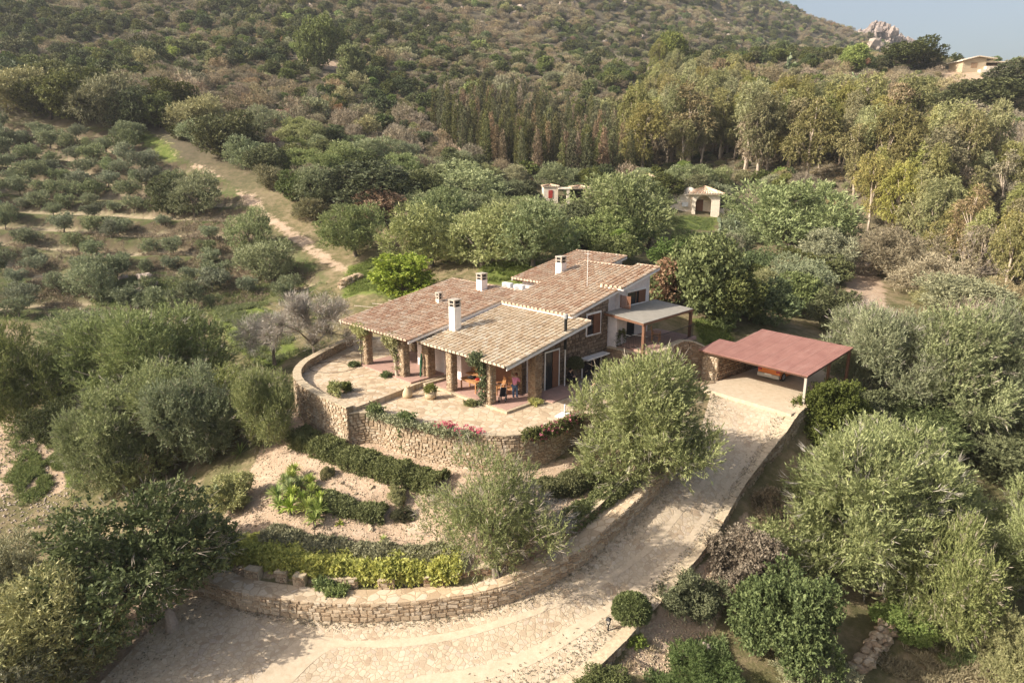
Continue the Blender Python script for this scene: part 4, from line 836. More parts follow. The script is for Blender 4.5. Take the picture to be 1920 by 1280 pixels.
def lumps_in(rng, n, rx, ry, rz_, zc, r0, r1, flat=.75, hollow=.45):
    C = []; 
    while len(C) < n:
        q = rng.uniform(-1, 1, 3); d = np.linalg.norm(q)
        if d > 1 or d < hollow or (q[2] < -.8): continue
        C.append((q * [rx - r1 * .6, ry - r1 * .6, rz_ - r1 * .5] + [0, 0, zc], rng.uniform(r0, r1) * np.array([1, 1, flat])))
    return C
def shell_points(C, N, rng, gap=.0, gs=1.0, shrink=.75, seed=0, inner=.0):
    ar = np.array([np.prod(r) ** (2 / 3) for _, r in C]); k = rng.choice(len(C), N, p=ar / ar.sum()); cen = np.array([c for c, _ in C]); rad = np.array([r for _, r in C])
    n = unit(rng.normal(size=(N, 3))); dep = rng.uniform(.72, 1.06, (N, 1)); 
    if inner: dep = np.where(rng.random((N, 1)) < inner, rng.uniform(.3, .8, (N, 1)), dep)
    P = cen[k] + n * rad[k] * dep
    keep = np.ones(N, bool)
    for i in range(len(C)): keep &= (k == i) | (np.linalg.norm((P - cen[i]) / rad[i], axis=1) > shrink)
    o = rng.uniform(0, 9, 3)
    if gap: keep &= (np.sin(P[:, 0] / gs * 2.1 + o[0]) + np.sin(P[:, 1] / gs * 2.3 + o[1]) + np.sin(P[:, 2] / gs * 2.7 + o[2])) > (-1.5 + 1.6 * gap) - rng.uniform(0, .5, N)
    return P[keep], n[keep]
def crown_mesh(name, mat, C, N, n, L, W, SL, seed, up=.5, out=.7, jit=.45, spread=.8, gap=.25, gs=1.0, droop=0.0, inner=.08, extra=None):
    rng = np.random.default_rng(seed); P, nr = shell_points(C, N, rng, gap, gs, inner=inner); D = unit(nr * out + np.array([0, 0, up]) + rng.normal(size=nr.shape) * jit)
    V, R = sprig_leaves(P, D, n, L, W, SL, rng, spread, droop)
    if extra is not None: V = np.r_[V, extra[0]]; R = np.r_[R, extra[1]]
    me = quad_mesh(name, V, np.arange(len(V)).reshape(-1, 4), M[mat], R, link=False); return me
def trunk_mesh(name, mat, h, r, tops, seed, lean=.15, n=8):
    rg = random.Random(seed); b = MB(); lx, ly = rg.uniform(-lean, lean) * h, rg.uniform(-lean, lean) * h; fork = np.array([lx, ly, h])
    b.tube([(0, 0, -.6), (0, 0, 0), (lx * .35 + rg.uniform(-.1, .1), ly * .35, h * .45), fork], [r * 1.6, r * 1.25, r, r * .8], n)
    for t in tops:
        t = np.asarray(t, float); m_ = fork * .5 + t * .5 + np.array([rg.uniform(-.2, .2), rg.uniform(-.2, .2), rg.uniform(-.1, .25)]) * np.linalg.norm(t - fork) * .5
        b.tube([fork * .92, m_, t], [r * .6, r * .36, r * .12], 6)
        for _ in range(2):
            e = t + np.array([rg.uniform(-1, 1), rg.uniform(-1, 1), rg.uniform(-.2, .9)]) * np.linalg.norm(t - fork) * .4; b.tube([m_, (m_ + e) / 2 + np.array([0, 0, .1]), e], [r * .3, r * .18, r * .06], 5)
    o = b.build(name, M[mat], smooth=True); me = o.data; bpy.data.objects.remove(o); return me
PROTO = {}
def proto(key, crown, trunk, w, h): PROTO.setdefault(key, []).append((crown, trunk, w, h))
def rngs(s): return np.random.default_rng(s)
def add_tree(key, seed, mat, w, h, zc, rz_, nl, r0, r1, N, n, L, W, SL, th=None, tr=.15, tmat="bark_grey", **kw):
    rng = rngs(seed); sk = kw.pop("skew", .3); C = lumps_in(rng, nl, w / 2, w / 2, rz_, zc, r0, r1, kw.pop("flat", .75), kw.pop("hollow", .45)); ang = rng.uniform(0, 6.28, 3); C = [(c * np.array([1 + sk * .5 * math.sin(2 * math.atan2(c[1], c[0]) + ang[0]), 1 + sk * .5 * math.sin(2 * math.atan2(c[1], c[0]) + ang[0]), 1 + sk * .45 * math.sin(math.atan2(c[1], c[0]) * 3 + ang[1])]), r * rng.uniform(1 - sk * .5, 1 + sk * .3)) for c, r in C]
    me = crown_mesh("crown", mat, C, N, n, L, W, SL, seed + 1, **kw); tk = None
    if th is not None: k = rng.permutation(len(C))[:6]; tk = trunk_mesh("trunk", tmat, th, tr, [C[i][0] for i in k], seed)
    V = np.empty(len(me.vertices) * 3, np.float32); me.vertices.foreach_get("co", V); V = V.reshape(-1, 3); ww = np.percentile(np.abs(V[:, :2]), 97) * 2; proto(key, me, tk, ww, np.percentile(V[:, 2], 99))
# near trees
for s in (1, 2, 3): add_tree("olive_near", 100 + s * 7, "olive_leaf", 8, 6, 3.0, 2.9, 30, .55, 1.75, 11000, 15, .20, .048, .78, th=1.1, tr=.22, up=.85, out=.55, spread=.5, gap=.36, gs=1.2, hollow=.15, jit=.5, skew=.5)
add_tree("olive_sparse", 140, "olive_leaf", 7, 5.5, 2.6, 2.7, 30, .5, 1.3, 6500, 12, .18, .04, .8, skew=.5, th=1.2, tr=.2, up=.75, out=.6, spread=.6, gap=.5, gs=1.2, hollow=.3)
for s in (1, 2): add_tree("bush_near", 150 + s, "dark_leaf", 5, 4, 1.9, 2.1, 34, .55, .95, 7500, 12, .15, .085, .34, up=.35, out=.8, spread=.9, gap=.12, gs=.8, flat=.9, hollow=.5)
add_tree("carob_near", 160, "dark_leaf", 8, 5.5, 3.4, 2.2, 30, .6, 1.4, 5600, 11, .20, .11, .55, th=1.6, tr=.25, tmat="bark_dark", skew=.5, up=.3, out=.6, spread=.95, gap=.62, gs=1.3, hollow=.3)
for s in (1, 2): add_tree("bronze_near", 170 + s, "mid_leaf", 4, 3, 1.4, 1.6, 22, .45, .8, 3800, 10, .15, .08, .4, up=.6, out=.6, spread=.9, gap=.5, gs=.8, hollow=.3)
for s in (1, 2): add_tree("thicket_near", 180 + s, "grey_leaf", 6, 4, 2.0, 2.0, 30, .6, 1.1, 6500, 12, .18, .05, .5, up=.7, out=.6, spread=.65, gap=.3, gs=1.1, hollow=.4)
# middle distance
for s in (1, 2, 3):
    add_tree("olive_mid", 200 + s, "olive_leaf", 8, 6, 3.3, 2.6, 26, 1.0, 1.7, 3600, 9, .32, .10, .7, th=1.3, tr=.2, up=.7, out=.6, spread=.65, gap=.2, gs=1.4)
    add_tree("oak_mid", 210 + s, "dark_leaf", 7, 5.5, 2.9, 2.7, 28, .8, 1.4, 3400, 8, .27, .16, .45, th=1.0, tr=.2, tmat="bark_dark", up=.4, out=.8, spread=.9, gap=.1, gs=1.1)
    add_tree("green_mid", 220 + s, "mid_leaf", 6, 4.5, 2.2, 2.3, 26, .7, 1.2, 3000, 8, .26, .14, .45, up=.5, out=.7, spread=.9, gap=.15, gs=1.0)
for s in (1, 2): add_tree("grey_mid", 230 + s, "grey_leaf", 6, 4.2, 2.1, 2.1, 26, .7, 1.2, 3000, 9, .30, .08, .6, up=.7, out=.6, spread=.7, gap=.2, gs=1.1)
for s in (1, 2): add_tree("dry_mid", 240 + s, "dry_leaf", 5, 3.2, 1.5, 1.7, 22, .6, 1.0, 2200, 9, .30, .045, .6, up=.8, out=.6, spread=.8, gap=.25, gs=.9)
add_tree("bright_mid", 250, "bright_leaf", 5, 5, 2.6, 2.4, 24, .6, 1.0, 2600, 8, .24, .15, .4, th=1.2, tr=.1, up=.5, out=.7, spread=.9, gap=.3, gs=.9)
add_tree("rust_mid", 251, "rust_leaf", 5, 4, 2.0, 2.0, 22, .6, 1.0, 2000, 8, .26, .10, .5, up=.6, out=.7, spread=.9, gap=.3, gs=.9)
add_tree("orange_mid", 252, "orange_leaf", 3, 4.5, 2.8, 1.7, 16, .45, .8, 1500, 8, .22, .14, .35, th=1.3, tr=.07, up=.4, out=.7, spread=.9, gap=.35, gs=.8)
add_tree("pine_mid", 253, "dark_leaf", 6, 5.5, 3.4, 1.9, 24, .7, 1.3, 2600, 12, .26, .05, .5, th=2.0, tr=.16, tmat="bark_dark", up=.8, out=.5, spread=.6, gap=.25, gs=1.2, flat=.5)
# small terrace olives
for s in (1, 2, 3, 4): add_tree("olive_small", 260 + s, "grove_leaf", 4.2, 3.6, 2.2, 1.35, 15, .5, .85, 1000, 8, .30, .09, .5, th=1.0, tr=.11, up=.6, out=.6, spread=.7, gap=.3, gs=.9, hollow=.3)
# hillside shrubs
for s in (1, 2, 3): add_tree("oak_far", 300 + s, "dark_leaf", 5, 4, 1.9, 2.0, 16, .8, 1.3, 900, 6, .42, .26, .45, up=.5, out=.8, spread=.9, gap=.1, gs=1.1)
for s in (1, 2): add_tree("green_far", 310 + s, "mid_leaf", 5, 3.6, 1.7, 1.9, 16, .7, 1.2, 850, 6, .42, .24, .45, up=.5, out=.8, spread=.9, gap=.15, gs=1.1)
for s in (1, 2): add_tree("grey_far", 320 + s, "grey_leaf", 5, 3.2, 1.5, 1.7, 16, .7, 1.2, 800, 6, .45, .15, .55, up=.7, out=.6, spread=.8, gap=.2, gs=1.1)
for s in (1, 2): add_tree("dry_far", 330 + s, "dry_leaf", 5, 2.4, .9, 1.4, 16, .7, 1.1, 650, 7, .50, .075, .6, up=.8, out=.6, spread=.9, gap=.3, gs=1.0)
add_tree("rust_far", 340, "rust_leaf", 4.5, 3, 1.4, 1.6, 14, .7, 1.1, 600, 6, .42, .18, .45, up=.6, out=.7, spread=.9, gap=.25, gs=1.0)
add_tree("bright_far", 341, "bright_leaf", 4.5, 4, 1.9, 2.0, 14, .7, 1.1, 750, 6, .40, .22, .45, up=.6, out=.7, spread=.9, gap=.15, gs=1.0)
# eucalyptus: pale tall stem, loose hanging clumps
def add_euc(key, seed, mat, h, w, tmat="bark_pale", dens=1.0):
    rng = rngs(seed); C = []; tops = []
    for i in range(15):
        z = h * rng.uniform(.34, .98); q = (1 - abs((z / h - .62) / .45) ** 1.6); rad = w / 2 * max(.2, q) * rng.uniform(.2, 1); a = rng.uniform(0, 6.28); c = np.array([rad * math.cos(a), rad * math.sin(a), z]); C.append((c, rng.uniform(.55, 1.5) * np.array([1, 1, 1.1]) * w / 6)); tops.append(c)
    me = crown_mesh("crown", mat, C, int(1900 * dens), 8, .42, .13, .75, seed, up=.1, out=.6, jit=.6, spread=.7, gap=.55, gs=1.1, droop=.6, inner=.2)
    b = MB(); P = [np.array([0, 0, -.5])]; x = y = 0
    for k in range(1, 7): x += rng.uniform(-.18, .18); y += rng.uniform(-.18, .18); P.append(np.array([x, y, h * .93 * k / 6]))
    b.tube(P, [.30, .25, .21, .17, .12, .08, .03], 7)
    for c in tops[:11]: k = min(5, max(1, int(c[2] / h * 6 - 1.2))); b.tube([P[k], P[k] * .45 + c * .55 + np.array([0, 0, .1 * h * .2]), c], [.10, .065, .025], 5)
    o = b.build("trunk", M[tmat], smooth=True); tk = o.data; bpy.data.objects.remove(o); proto(key, me, tk, w, h)
for s in (1, 2, 3, 4): add_euc("eucalyptus", 400 + s, "euc_leaf", 13, 6)
for s in (1, 2): add_euc("eucalyptus_dry", 410 + s, "euc_dry_leaf", 12, 4.6, dens=.55)
# cypress
def add_cypress(key, seed, mat):
    rng = rngs(seed); C = []
    for z in np.linspace(.6, 8.6, 16): r = 1.0 * (1 - (z / 9.4) ** 2.2) ** .8; C += [(np.array([rng.uniform(-.35, .35) * r, rng.uniform(-.35, .35) * r, z]), np.array([r * .85, r * .85, .9])) for _ in range(2)]
    me = crown_mesh("crown", mat, C, 2000, 6, .34, .13, .5, seed, up=1.2, out=.5, jit=.3, spread=.5, gap=.15, gs=.9)
    b = MB(); b.tube([(0, 0, -.4), (0, 0, 4), (0, 0, 8.6)], [.16, .1, .02], 6); o = b.build("trunk", M["bark_dark"]); tk = o.data; bpy.data.objects.remove(o); proto(key, me, tk, 2.2, 9.2)
for s in (1, 2, 3): add_cypress("cypress", 420 + s, "cypress_leaf")
add_cypress("cypress_dry", 430, "cypress_dry_leaf")

TWIG = {}
for kk in ("olive_near", "olive_sparse", "carob_near"):
    for (me_, tk_, w_2, h_2) in PROTO[kk]:
        rngt = rngs(len(TWIG) + 900); V_ = np.empty(len(me_.vertices) * 3, np.float32); me_.vertices.foreach_get("co", V_); V_ = V_.reshape(-1, 3); kq = rngt.integers(0, len(V_), 420); c_ = V_.mean(0); Pq = c_ + (V_[kq] - c_) * .92; Dq = unit((V_[kq] - c_) * [1, 1, .8] + rngt.normal(size=(420, 3)) * .7 + [0, 0, .6])
        V2, R2 = sprig_leaves(Pq, Dq, 6, .5, .022, .55, rngt, .4); TWIG[me_.name] = quad_mesh("bare_twigs", V2, np.arange(len(V2)).reshape(-1, 4), M["twig"], R2, link=False)
rgP = random.Random(12)
def inst(name, me, parent=None):
    o = bpy.data.objects.new(name, me); COL.objects.link(o)
    if parent is not None: o.parent = parent
    return o
def plant(key, P, w=None, h=None, name="shrub", label="", cat="shrub", group=None, var=None, parts=True, rot=None, crown_mat=None, lean=0.0):
    vs = PROTO[key]; me, tk, pw, ph = vs[(rgP.randrange(len(vs)) if var is None else var) % len(vs)]; sx = (w / pw) if w else 1.0; sz = (h / ph) if h else sx
    if crown_mat: me = mat_variant(me, crown_mat)
    rz = rgP.uniform(0, 6.28) if rot is None else rot; P = np.asarray(P, float)
    if tk is not None and parts:
        r = empty(name, P, rz, label, cat, group); uu = rgP.uniform(.88, 1.14); r.scale = (sx * uu, sx / uu, sz); inst("crown", me, r); inst("trunk", tk, r)
        if me.name in TWIG: inst("bare_twigs", TWIG[me.name], r)
        if lean: r.rotation_euler = (rgP.uniform(-lean, lean), rgP.uniform(-lean, lean), rz)
    else:
        r = inst(name, me); r.location = P.tolist(); r.rotation_euler = (0, 0, rz); r.scale = (sx, sx, sz); tag(r, label, cat, group)
    return r
MV = {}
def mat_variant(me, mat):
    k = (me.name, mat)
    if k not in MV: c = me.copy(); c.materials.clear(); c.materials.append(M[mat]); MV[k] = c
    return MV[k]
KEEP = []     # (x, y, radius) of what already stands
def at_px(key, x, yb, wpx, hpx, name, label, cat="tree", group=None, mat=None, var=None, sink=.15, fn=None, d=None):
    """stand a plant where the photo shows its foot, as wide and tall as it reads there"""
    P = ground_px(x, yb, top_land) if d is None else None
    if P is None: P = atd(x, yb, d); P[2] = top_land(P[None, :2])[0]
    t = depth_of(P); w = wpx * t / F; h = hpx * t / F / math.cos(PITCH) * 1.02
    KEEP.append((P[0], P[1], w * .42)); P = P - np.array([0, 0, sink]); return plant(key, P, w, h, name, label, cat, group, var, crown_mat=mat)
# ---- trees one can point at
near = [
 ("olive_near", 1195, 900, 222, 255, "olive_tree", "tall bushy olive tree hiding the right end of the terrace", "tree", None, 0),
 ("olive_sparse", 930, 1085, 225, 275, "olive_tree", "straggly half bare olive tree with grey branches in the garden slope", "tree", None, 0),
 ("olive_near", 500, 838, 135, 165, "olive_tree", "small rounded olive tree with visible trunk left of the terrace wall", "tree", None, 1),
 ("olive_near", 375, 860, 200, 195, "olive_tree", "wide olive tree between the small trunked olive and the pale olive at the bank", "tree", None, 2),
 ("olive_near", 290, 880, 230, 215, "olive_tree", "broad olive tree in the middle of the clump left of the garden", "tree", None, 0),
 ("olive_near", 205, 925, 160, 190, "olive_tree", "rounded pale olive tree at the lower corner of the olive clump", "tree", None, 1),
 ("olive_near", 430, 790, 170, 120, "olive_tree", "low olive tree behind the small trunked olive", "tree", None, 2),
 ("olive_near", 290, 765, 260, 205, "olive_tree", "big shaded grey olive tree above the olive clump", "tree", None, 1),
 ("olive_near", 185, 740, 200, 170, "olive_tree", "grey olive tree standing beside the big shaded olive", "tree", None, 0),
 ("olive_near", 55, 800, 180, 215, "olive_tree", "dark tall olive tree over the dry stones at the picture edge", "tree", None, 2),
 ("pine_mid", 115, 862, 120, 115, "pine_tree", "small dark flat topped pine below the shaded olives", "tree", None, 0),
 ("carob_near", 285, 1160, 330, 280, "carob_tree", "large dark leaved carob tree overhanging the driveway end", "tree", None, 0),
 ("thicket_near", 95, 1285, 280, 250, "thicket", "tall grey green thicket beside the carob tree", "bush", None, 0),
 ("thicket_near", 10, 1180, 200, 180, "thicket", "rounded thicket further down the bank from the carob tree", "bush", None, 1),
 ("thicket_near", 20, 1330, 260, 200, "thicket", "dense thicket cut by the bottom of the picture", "bush", None, 1),
 ("olive_near", 1618, 1080, 310, 285, "olive_tree", "very large spreading olive tree below the car port", "tree", None, 0),
 ("olive_near", 1690, 1010, 260, 235, "olive_tree", "large olive tree behind the very large spreading one", "tree", None, 2),
 ("olive_near", 1755, 1185, 205, 235, "olive_tree", "pale feathery olive tree over the rubble wall", "tree", None, 1),
 ("olive_near", 1890, 1120, 220, 240, "olive_tree", "green olive tree cut by the edge beside the pale feathery one", "tree", None, 2),
 ("thicket_near", 1880, 900, 240, 120, "thicket", "low wide thicket behind the green olive at the edge", "bush", None, 0, "mid_leaf"),
 ("bush_near", 1470, 1240, 190, 195, "juniper_bush", "big dense dark green rounded bush below the driveway", "bush", None, 0),
 ("bronze_near", 1300, 1150, 130, 92, "bronze_bush", "bronze leaved bush leaning over the driveway edge wall", "bush", None, 0, "hedge_leaf"),
 ("bronze_near", 1400, 1095, 140, 110, "bronze_bush", "brownish half dry bush beside the very large olive", "bush", None, 1, "dry_leaf"),
 ("bronze_near", 1455, 990, 105, 80, "bronze_bush", "twiggy bush at the driveway edge above the brownish one", "bush", None, 0, "dry_leaf"),
 ("bush_near", 1690, 1185, 105, 65, "green_shrub", "small bright green shrub at the head of the rubble wall", "shrub", None, 1, "bright_leaf"),
 ("thicket_near", 1905, 1290, 150, 150, "gorse_bush", "yellowish bush in the bottom corner of the meadow", "bush", None, 1, "euc_leaf"),
 ("thicket_near", 1530, 1300, 160, 80, "low_shrub", "low grey shrub at the foot of the dense dark bush", "shrub", None, 0),
 ("bush_near", 1130, 1320, 120, 75, "low_shrub", "dark low shrub against the outer face of the pale edging wall", "shrub", None, 1),
 ("thicket_near", 1310, 1300, 160, 80, "low_shrub", "sprawling green shrub on the dry slope beneath the clipped tree", "shrub", None, 1, "mid_leaf"),
 ("bush_near", 1555, 812, 125, 110, "evergreen_shrub", "round evergreen shrub against the front car port post", "shrub", None, 1, "mid_leaf"),
 ("bush_near", 1610, 800, 110, 80, "evergreen_shrub", "low evergreen shrub beside the round one at the car port", "shrub", None, 0, "mid_leaf"),
 ("bronze_near", 1580, 850, 150, 80, "bronze_bush", "dull bronze bush between the car port shrubs and the large olive", "bush", None, 0),
 ("olive_near", 1640, 760, 195, 190, "olive_tree", "light grey olive tree rising beside the car port roof", "tree", None, 1),
 ("olive_near", 1755, 800, 220, 235, "olive_tree", "tall olive tree behind the light grey one at the car port", "tree", None, 0),
 ("olive_near", 1865, 810, 220, 240, "olive_tree", "dark green olive tree at the edge beyond the car port", "tree", None, 2),
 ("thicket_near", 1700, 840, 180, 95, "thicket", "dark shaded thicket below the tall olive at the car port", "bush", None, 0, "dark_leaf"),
 ("thicket_near", 1672, 640, 80, 60, "pale_shrub", "pale twiggy shrub at the end of the gravel road", "shrub", None, 0, "dry_leaf"),
 ("bronze_near", 440, 950, 90, 70, "rosemary_bush", "loose green bush left of the yucca", "bush", None, 1, "grey_leaf"),
 ("bush_near", 615, 893, 26, 26, "lavender_bush", "small round grey bush under the first hedge", "shrub", None, 0, "grey_leaf"),
 ("bush_near", 745, 940, 44, 34, "lavender_bush", "small grey bush above the low clipped hedge", "shrub", None, 1, "grey_leaf"),
 ("bush_near", 755, 972, 44, 28, "lavender_bush", "small dark mound beyond the low clipped hedge", "shrub", None, 1),
]
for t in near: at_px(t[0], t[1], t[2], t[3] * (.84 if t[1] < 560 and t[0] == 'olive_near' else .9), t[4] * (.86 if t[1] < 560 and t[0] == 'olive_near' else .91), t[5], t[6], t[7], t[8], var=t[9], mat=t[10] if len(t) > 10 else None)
mid_t = [
 ("bright_mid", 757, 560, 105, 80, "mulberry_tree", "bright yellow green tree behind the reddish roof", "tree"),
 ("orange_mid", 1252, 580, 62, 92, "autumn_tree", "slim orange autumn tree beside the stepped roof", "tree"),
 ("green_mid", 1312, 600, 140, 150, "laurel_tree", "dense fresh green tree right of the orange autumn tree", "tree"),
 ("oak_mid", 1370, 610, 110, 110, "laurel_tree", "dark green tree on the lawn between the awning and the car port", "tree"),
 ("bright_mid", 1352, 615, 50, 60, "young_tree", "small yellow green tree on the lawn by the car port", "tree"),
 ("olive_mid", 1158, 462, 190, 125, "olive_tree", "great spreading olive tree in front of the neighbouring cream house", "tree"),
 ("olive_mid", 1190, 446, 90, 105, "olive_tree", "tall olive tree touching the neighbouring cream house", "tree"),
 ("olive_mid", 1000, 500, 150, 118, "olive_tree", "grey olive tree behind the rear chimney", "tree"),
 ("olive_mid", 905, 500, 150, 110, "olive_tree", "grey olive tree behind the middle chimney", "tree"),
 ("olive_mid", 810, 500, 165, 110, "olive_tree", "pale grey olive tree behind the bright yellow green tree", "tree"),
 ("oak_mid", 700, 385, 170, 75, "holm_oak", "wide dark holm oak above the red dead shrub", "tree"),
 ("rust_mid", 720, 412, 95, 52, "dead_shrub", "rusty red dying shrub beneath the wide holm oak", "shrub"),
 ("olive_mid", 668, 480, 120, 90, "olive_tree", "rounded olive tree beside the bend of the dirt track", "tree"),
 ("olive_mid", 880, 385, 150, 75, "olive_tree", "olive tree in the wood below the dry scrub slope", "tree"),
 ("olive_mid", 1475, 482, 190, 130, "olive_tree", "broad silvery olive tree right of the neighbouring cream house", "tree"),
 ("grey_mid", 1550, 510, 110, 75, "grey_shrub", "rounded grey green shrub beside the gravel road", "shrub"),
 ("dry_mid", 1665, 520, 150, 85, "dry_shrub", "wide brown dry shrub across the gravel road", "shrub"),
 ("dry_mid", 1735, 550, 140, 70, "dry_shrub", "brown dry shrub further along the gravel road bank", "shrub"),
 ("grey_mid", 1800, 590, 150, 70, "grey_shrub", "low grey green shrub below the brown dry shrubs", "shrub"),
 ("green_mid", 1500, 590, 120, 75, "green_shrub", "green shrub behind the car port roof nearest the road", "shrub"),
 ("green_mid", 1430, 600, 120, 75, "green_shrub", "green shrub behind the middle of the car port roof", "shrub"),
 ("green_mid", 1560, 625, 100, 80, "green_shrub", "bright round shrub behind the far corner of the car port roof", "shrub"),
 ("olive_mid", 365, 405, 90, 78, "olive_tree", "pale round olive tree standing over the stone terrace bank", "tree"),
 ("oak_mid", 315, 400, 62, 66, "cypress_bush", "dark conical evergreen beside the pale round terrace olive", "tree"),
 ("olive_mid", 470, 475, 75, 80, "olive_tree", "dark olive tree at the lower edge of the grove by the track", "tree"),
 ("olive_mid", 180, 560, 90, 75, "olive_tree", "olive tree above the mossy boulders in the grove", "tree"),
 ("olive_mid", 500, 530, 90, 75, "olive_tree", "shaded olive tree below the lower grove edge", "tree"),
 ("grey_mid", 1352, 492, 80, 48, "grey_shrub", "silvery shrub below the lawn of the cream house", "shrub"),
 ("green_mid", 1268, 508, 90, 55, "green_shrub", "leafy shrub between the palms and the orange autumn tree", "shrub"),
 ("green_mid", 1160, 490, 90, 50, "green_shrub", "rounded shrub behind the rear roof edge", "shrub"),
 ("oak_mid", 425, 300, 110, 80, "holm_oak", "dark rounded holm oak at the upper corner of the grove", "tree"),
 ("green_mid", 600, 130, 70, 85, "pine_tree", "tall yellow green pine standing alone on the slope", "tree"),
 ("bright_mid", 660, 155, 42, 62, "pine_tree", "slender light green pine beside the lone tall pine", "tree"),
 ("oak_mid", 1705, 130, 100, 48, "holm_oak", "wide dome shaped evergreen on the skyline before the hilltop house", "tree"),
 ("oak_mid", 1915, 180, 120, 62, "holm_oak", "dark evergreen clump below the hilltop house", "tree"),
 ("oak_mid", 1845, 208, 140, 55, "holm_oak", "dark spreading evergreen on the bank under the hilltop house", "tree"),
 ("bright_mid", 1600, 140, 50, 48, "pine_tree", "fresh green pine left of the dome shaped evergreen", "tree"),
 ("green_mid", 1258, 130, 52, 60, "pine_tree", "yellow green pine at the head of the gum tree slope", "tree"),
]
for t in mid_t: at_px(*t[:7])
for j, (x, y, w, h) in enumerate([(25, 212, 120, 75), (95, 222, 90, 70), (150, 228, 110, 85), (205, 238, 100, 88), (255, 242, 80, 70), (300, 240, 70, 60), (60, 195, 100, 60), (180, 205, 100, 65), (330, 215, 80, 60), (380, 250, 90, 62), (20, 170, 90, 55), (120, 178, 95, 58)]):
    at_px("oak_mid" if j % 3 else "grey_mid", x, y, w, h, "holm_oak" if j % 3 else "grey_tree", "dark holm oak in the belt of trees along the top of the grove" if j % 3 else "greyish tree in the belt of trees along the top of the grove", "tree", "trees along the top of the grove")
# leafless tree left of the villa
def bare_tree(name, P, w, h, label, seed, twigs=900, leaf=0):
    rng = rngs(seed); rg = random.Random(seed); r = empty(name, P, 0, label, "tree"); b = MB(); tips = []
    def grow(p, d, l, rad, lv):
        q = p + d * l * .5 + np.array([rg.uniform(-.1, .1) * l for _ in range(3)]); e = p + d * l; b.tube([p, q, e], [rad, rad * .8, rad * .55], 5 if lv else 7, cap=False)
        if lv == 3: tips.append((e, d)); return
        for _ in range(3 if lv else 5):
            a = unit(d + rng.normal(size=3) * .62 + np.array([0, 0, .12])); grow(e, a, l * rg.uniform(.55, .85), rad * .55, lv + 1); tips.append((e, a))
    grow(np.zeros(3), np.array([0.02, 0, 1.0]), h * .27, .16, 0); b.build("trunk", M["bark_grey"], r)
    Pt = np.array([t[0] for t in tips]); Dt = np.array([t[1] for t in tips]); k = rng.integers(0, len(Pt), twigs); D = unit(Dt[k] + rng.normal(size=(twigs, 3)) * .6 + np.array([0, 0, .2]))
    V, R = sprig_leaves(Pt[k] + rng.normal(size=(twigs, 3)) * .1, D, 7, .45, .022, .6, rng, .5); quad_mesh("crown", V, np.arange(len(V)).reshape(-1, 4), M["twig"], R, r)
    if leaf: k = rng.integers(0, len(Pt), leaf); V, R = sprig_leaves(Pt[k], unit(Dt[k] + rng.normal(size=(leaf, 3)) * .7), 7, .16, .05, .5, rng, .7); quad_mesh("foliage", V, np.arange(len(V)).reshape(-1, 4), M["olive_leaf"], R, r)
    return r
P = ground_px(590, 700, top_land); bare_tree("bare_tree", P, 8, 8.6, "pale leafless twiggy tree beside the raised terrace parapet", 5, 3200, 320); KEEP.append((P[0], P[1], 2.2))
P = ground_px(560, 690, top_land); bare_tree("bare_tree", P + np.array([-2.2, .8, 0]), 6, 6.4, "smaller grey leafless tree left of the twiggy one", 8, 1600, 260)
P = ground_px(975, 1040, top_land); bare_tree("bare_tree", P, 4, 4.6, "dead grey branched tree leaning beside the straggly olive", 11, 700, 60)
P = ground_px(1640, 720, top_land); bare_tree("bare_tree", P, 5, 7, "pale leafless tree among the olives by the car port", 15, 1800, 300)
for j, (x, y, h) in enumerate([(1905, 300, 9), (1870, 330, 10), (1820, 560, 11), (1850, 420, 10)]):
    P = ground_px(x, y, top_land); bare_tree("dead_gum_tree", P, 3, h, ["white dead gum tree highest on the bank at the edge", "thin white dead gum tree beside the highest dead one", "bare gum tree rising in front of the wood by the road", "leafless gum tree amid the thinned gums at the edge"][j], 30 + j, 350)
# ---- olive grove on the terraces
rgG = random.Random(3); bx0, by0 = POLY_GROVE.min(0); bx1, by1 = POLY_GROVE.max(0); cand = []
gy = by0
while gy < by1:
    gx = bx0 + rgG.uniform(0, 3)
    while gx < bx1: cand.append((gx + rgG.uniform(-1.1, 1.1), gy + rgG.uniform(-1, 1))); gx += rgG.uniform(3.2, 4.4)
    gy += 3.8
cand = np.array(cand); cand = cand[inside(POLY_GROVE, cand)]; hz = top_land(cand)
def to_px(P):
    v = np.asarray(P, float) - C0; t = v @ FW; t = np.where(t < .1, .1, t); return 960 + F * v[..., 0] / t, 640 - F * (v @ UP) / t, t
GL = ["small grey green olive tree in the rows of the terraced grove", "silvery olive tree on the upper grove terraces", "low spreading olive tree on the lower grove terraces"]
ng = 0
for (x, y), z in zip(cand, hz):
    px, py, t = to_px(np.array([x, y, z]))
    if not (-60 < px < 700) or any((x - a) ** 2 + (y - b) ** 2 < (r + 1.2) ** 2 for a, b, r in KEEP): continue
    if sdist(DIRT[0], np.array([[x, y]]))[0] < 2.6 or inside(DIRT[0], np.array([[x, y]]))[0]: continue
    dens = .98 if py < 400 else .7
    if rgG.random() > dens: continue
    w = rgG.uniform(2.8, 4.4) if py < 380 else rgG.uniform(2.0, 3.5); plant("olive_small", (x, y, z - .1), w, w * rgG.uniform(.72, .95), "olive_tree", GL[1] if py < 300 else GL[0] if py < 420 else GL[2], "tree", "olive trees on the grove terraces"); ng += 1
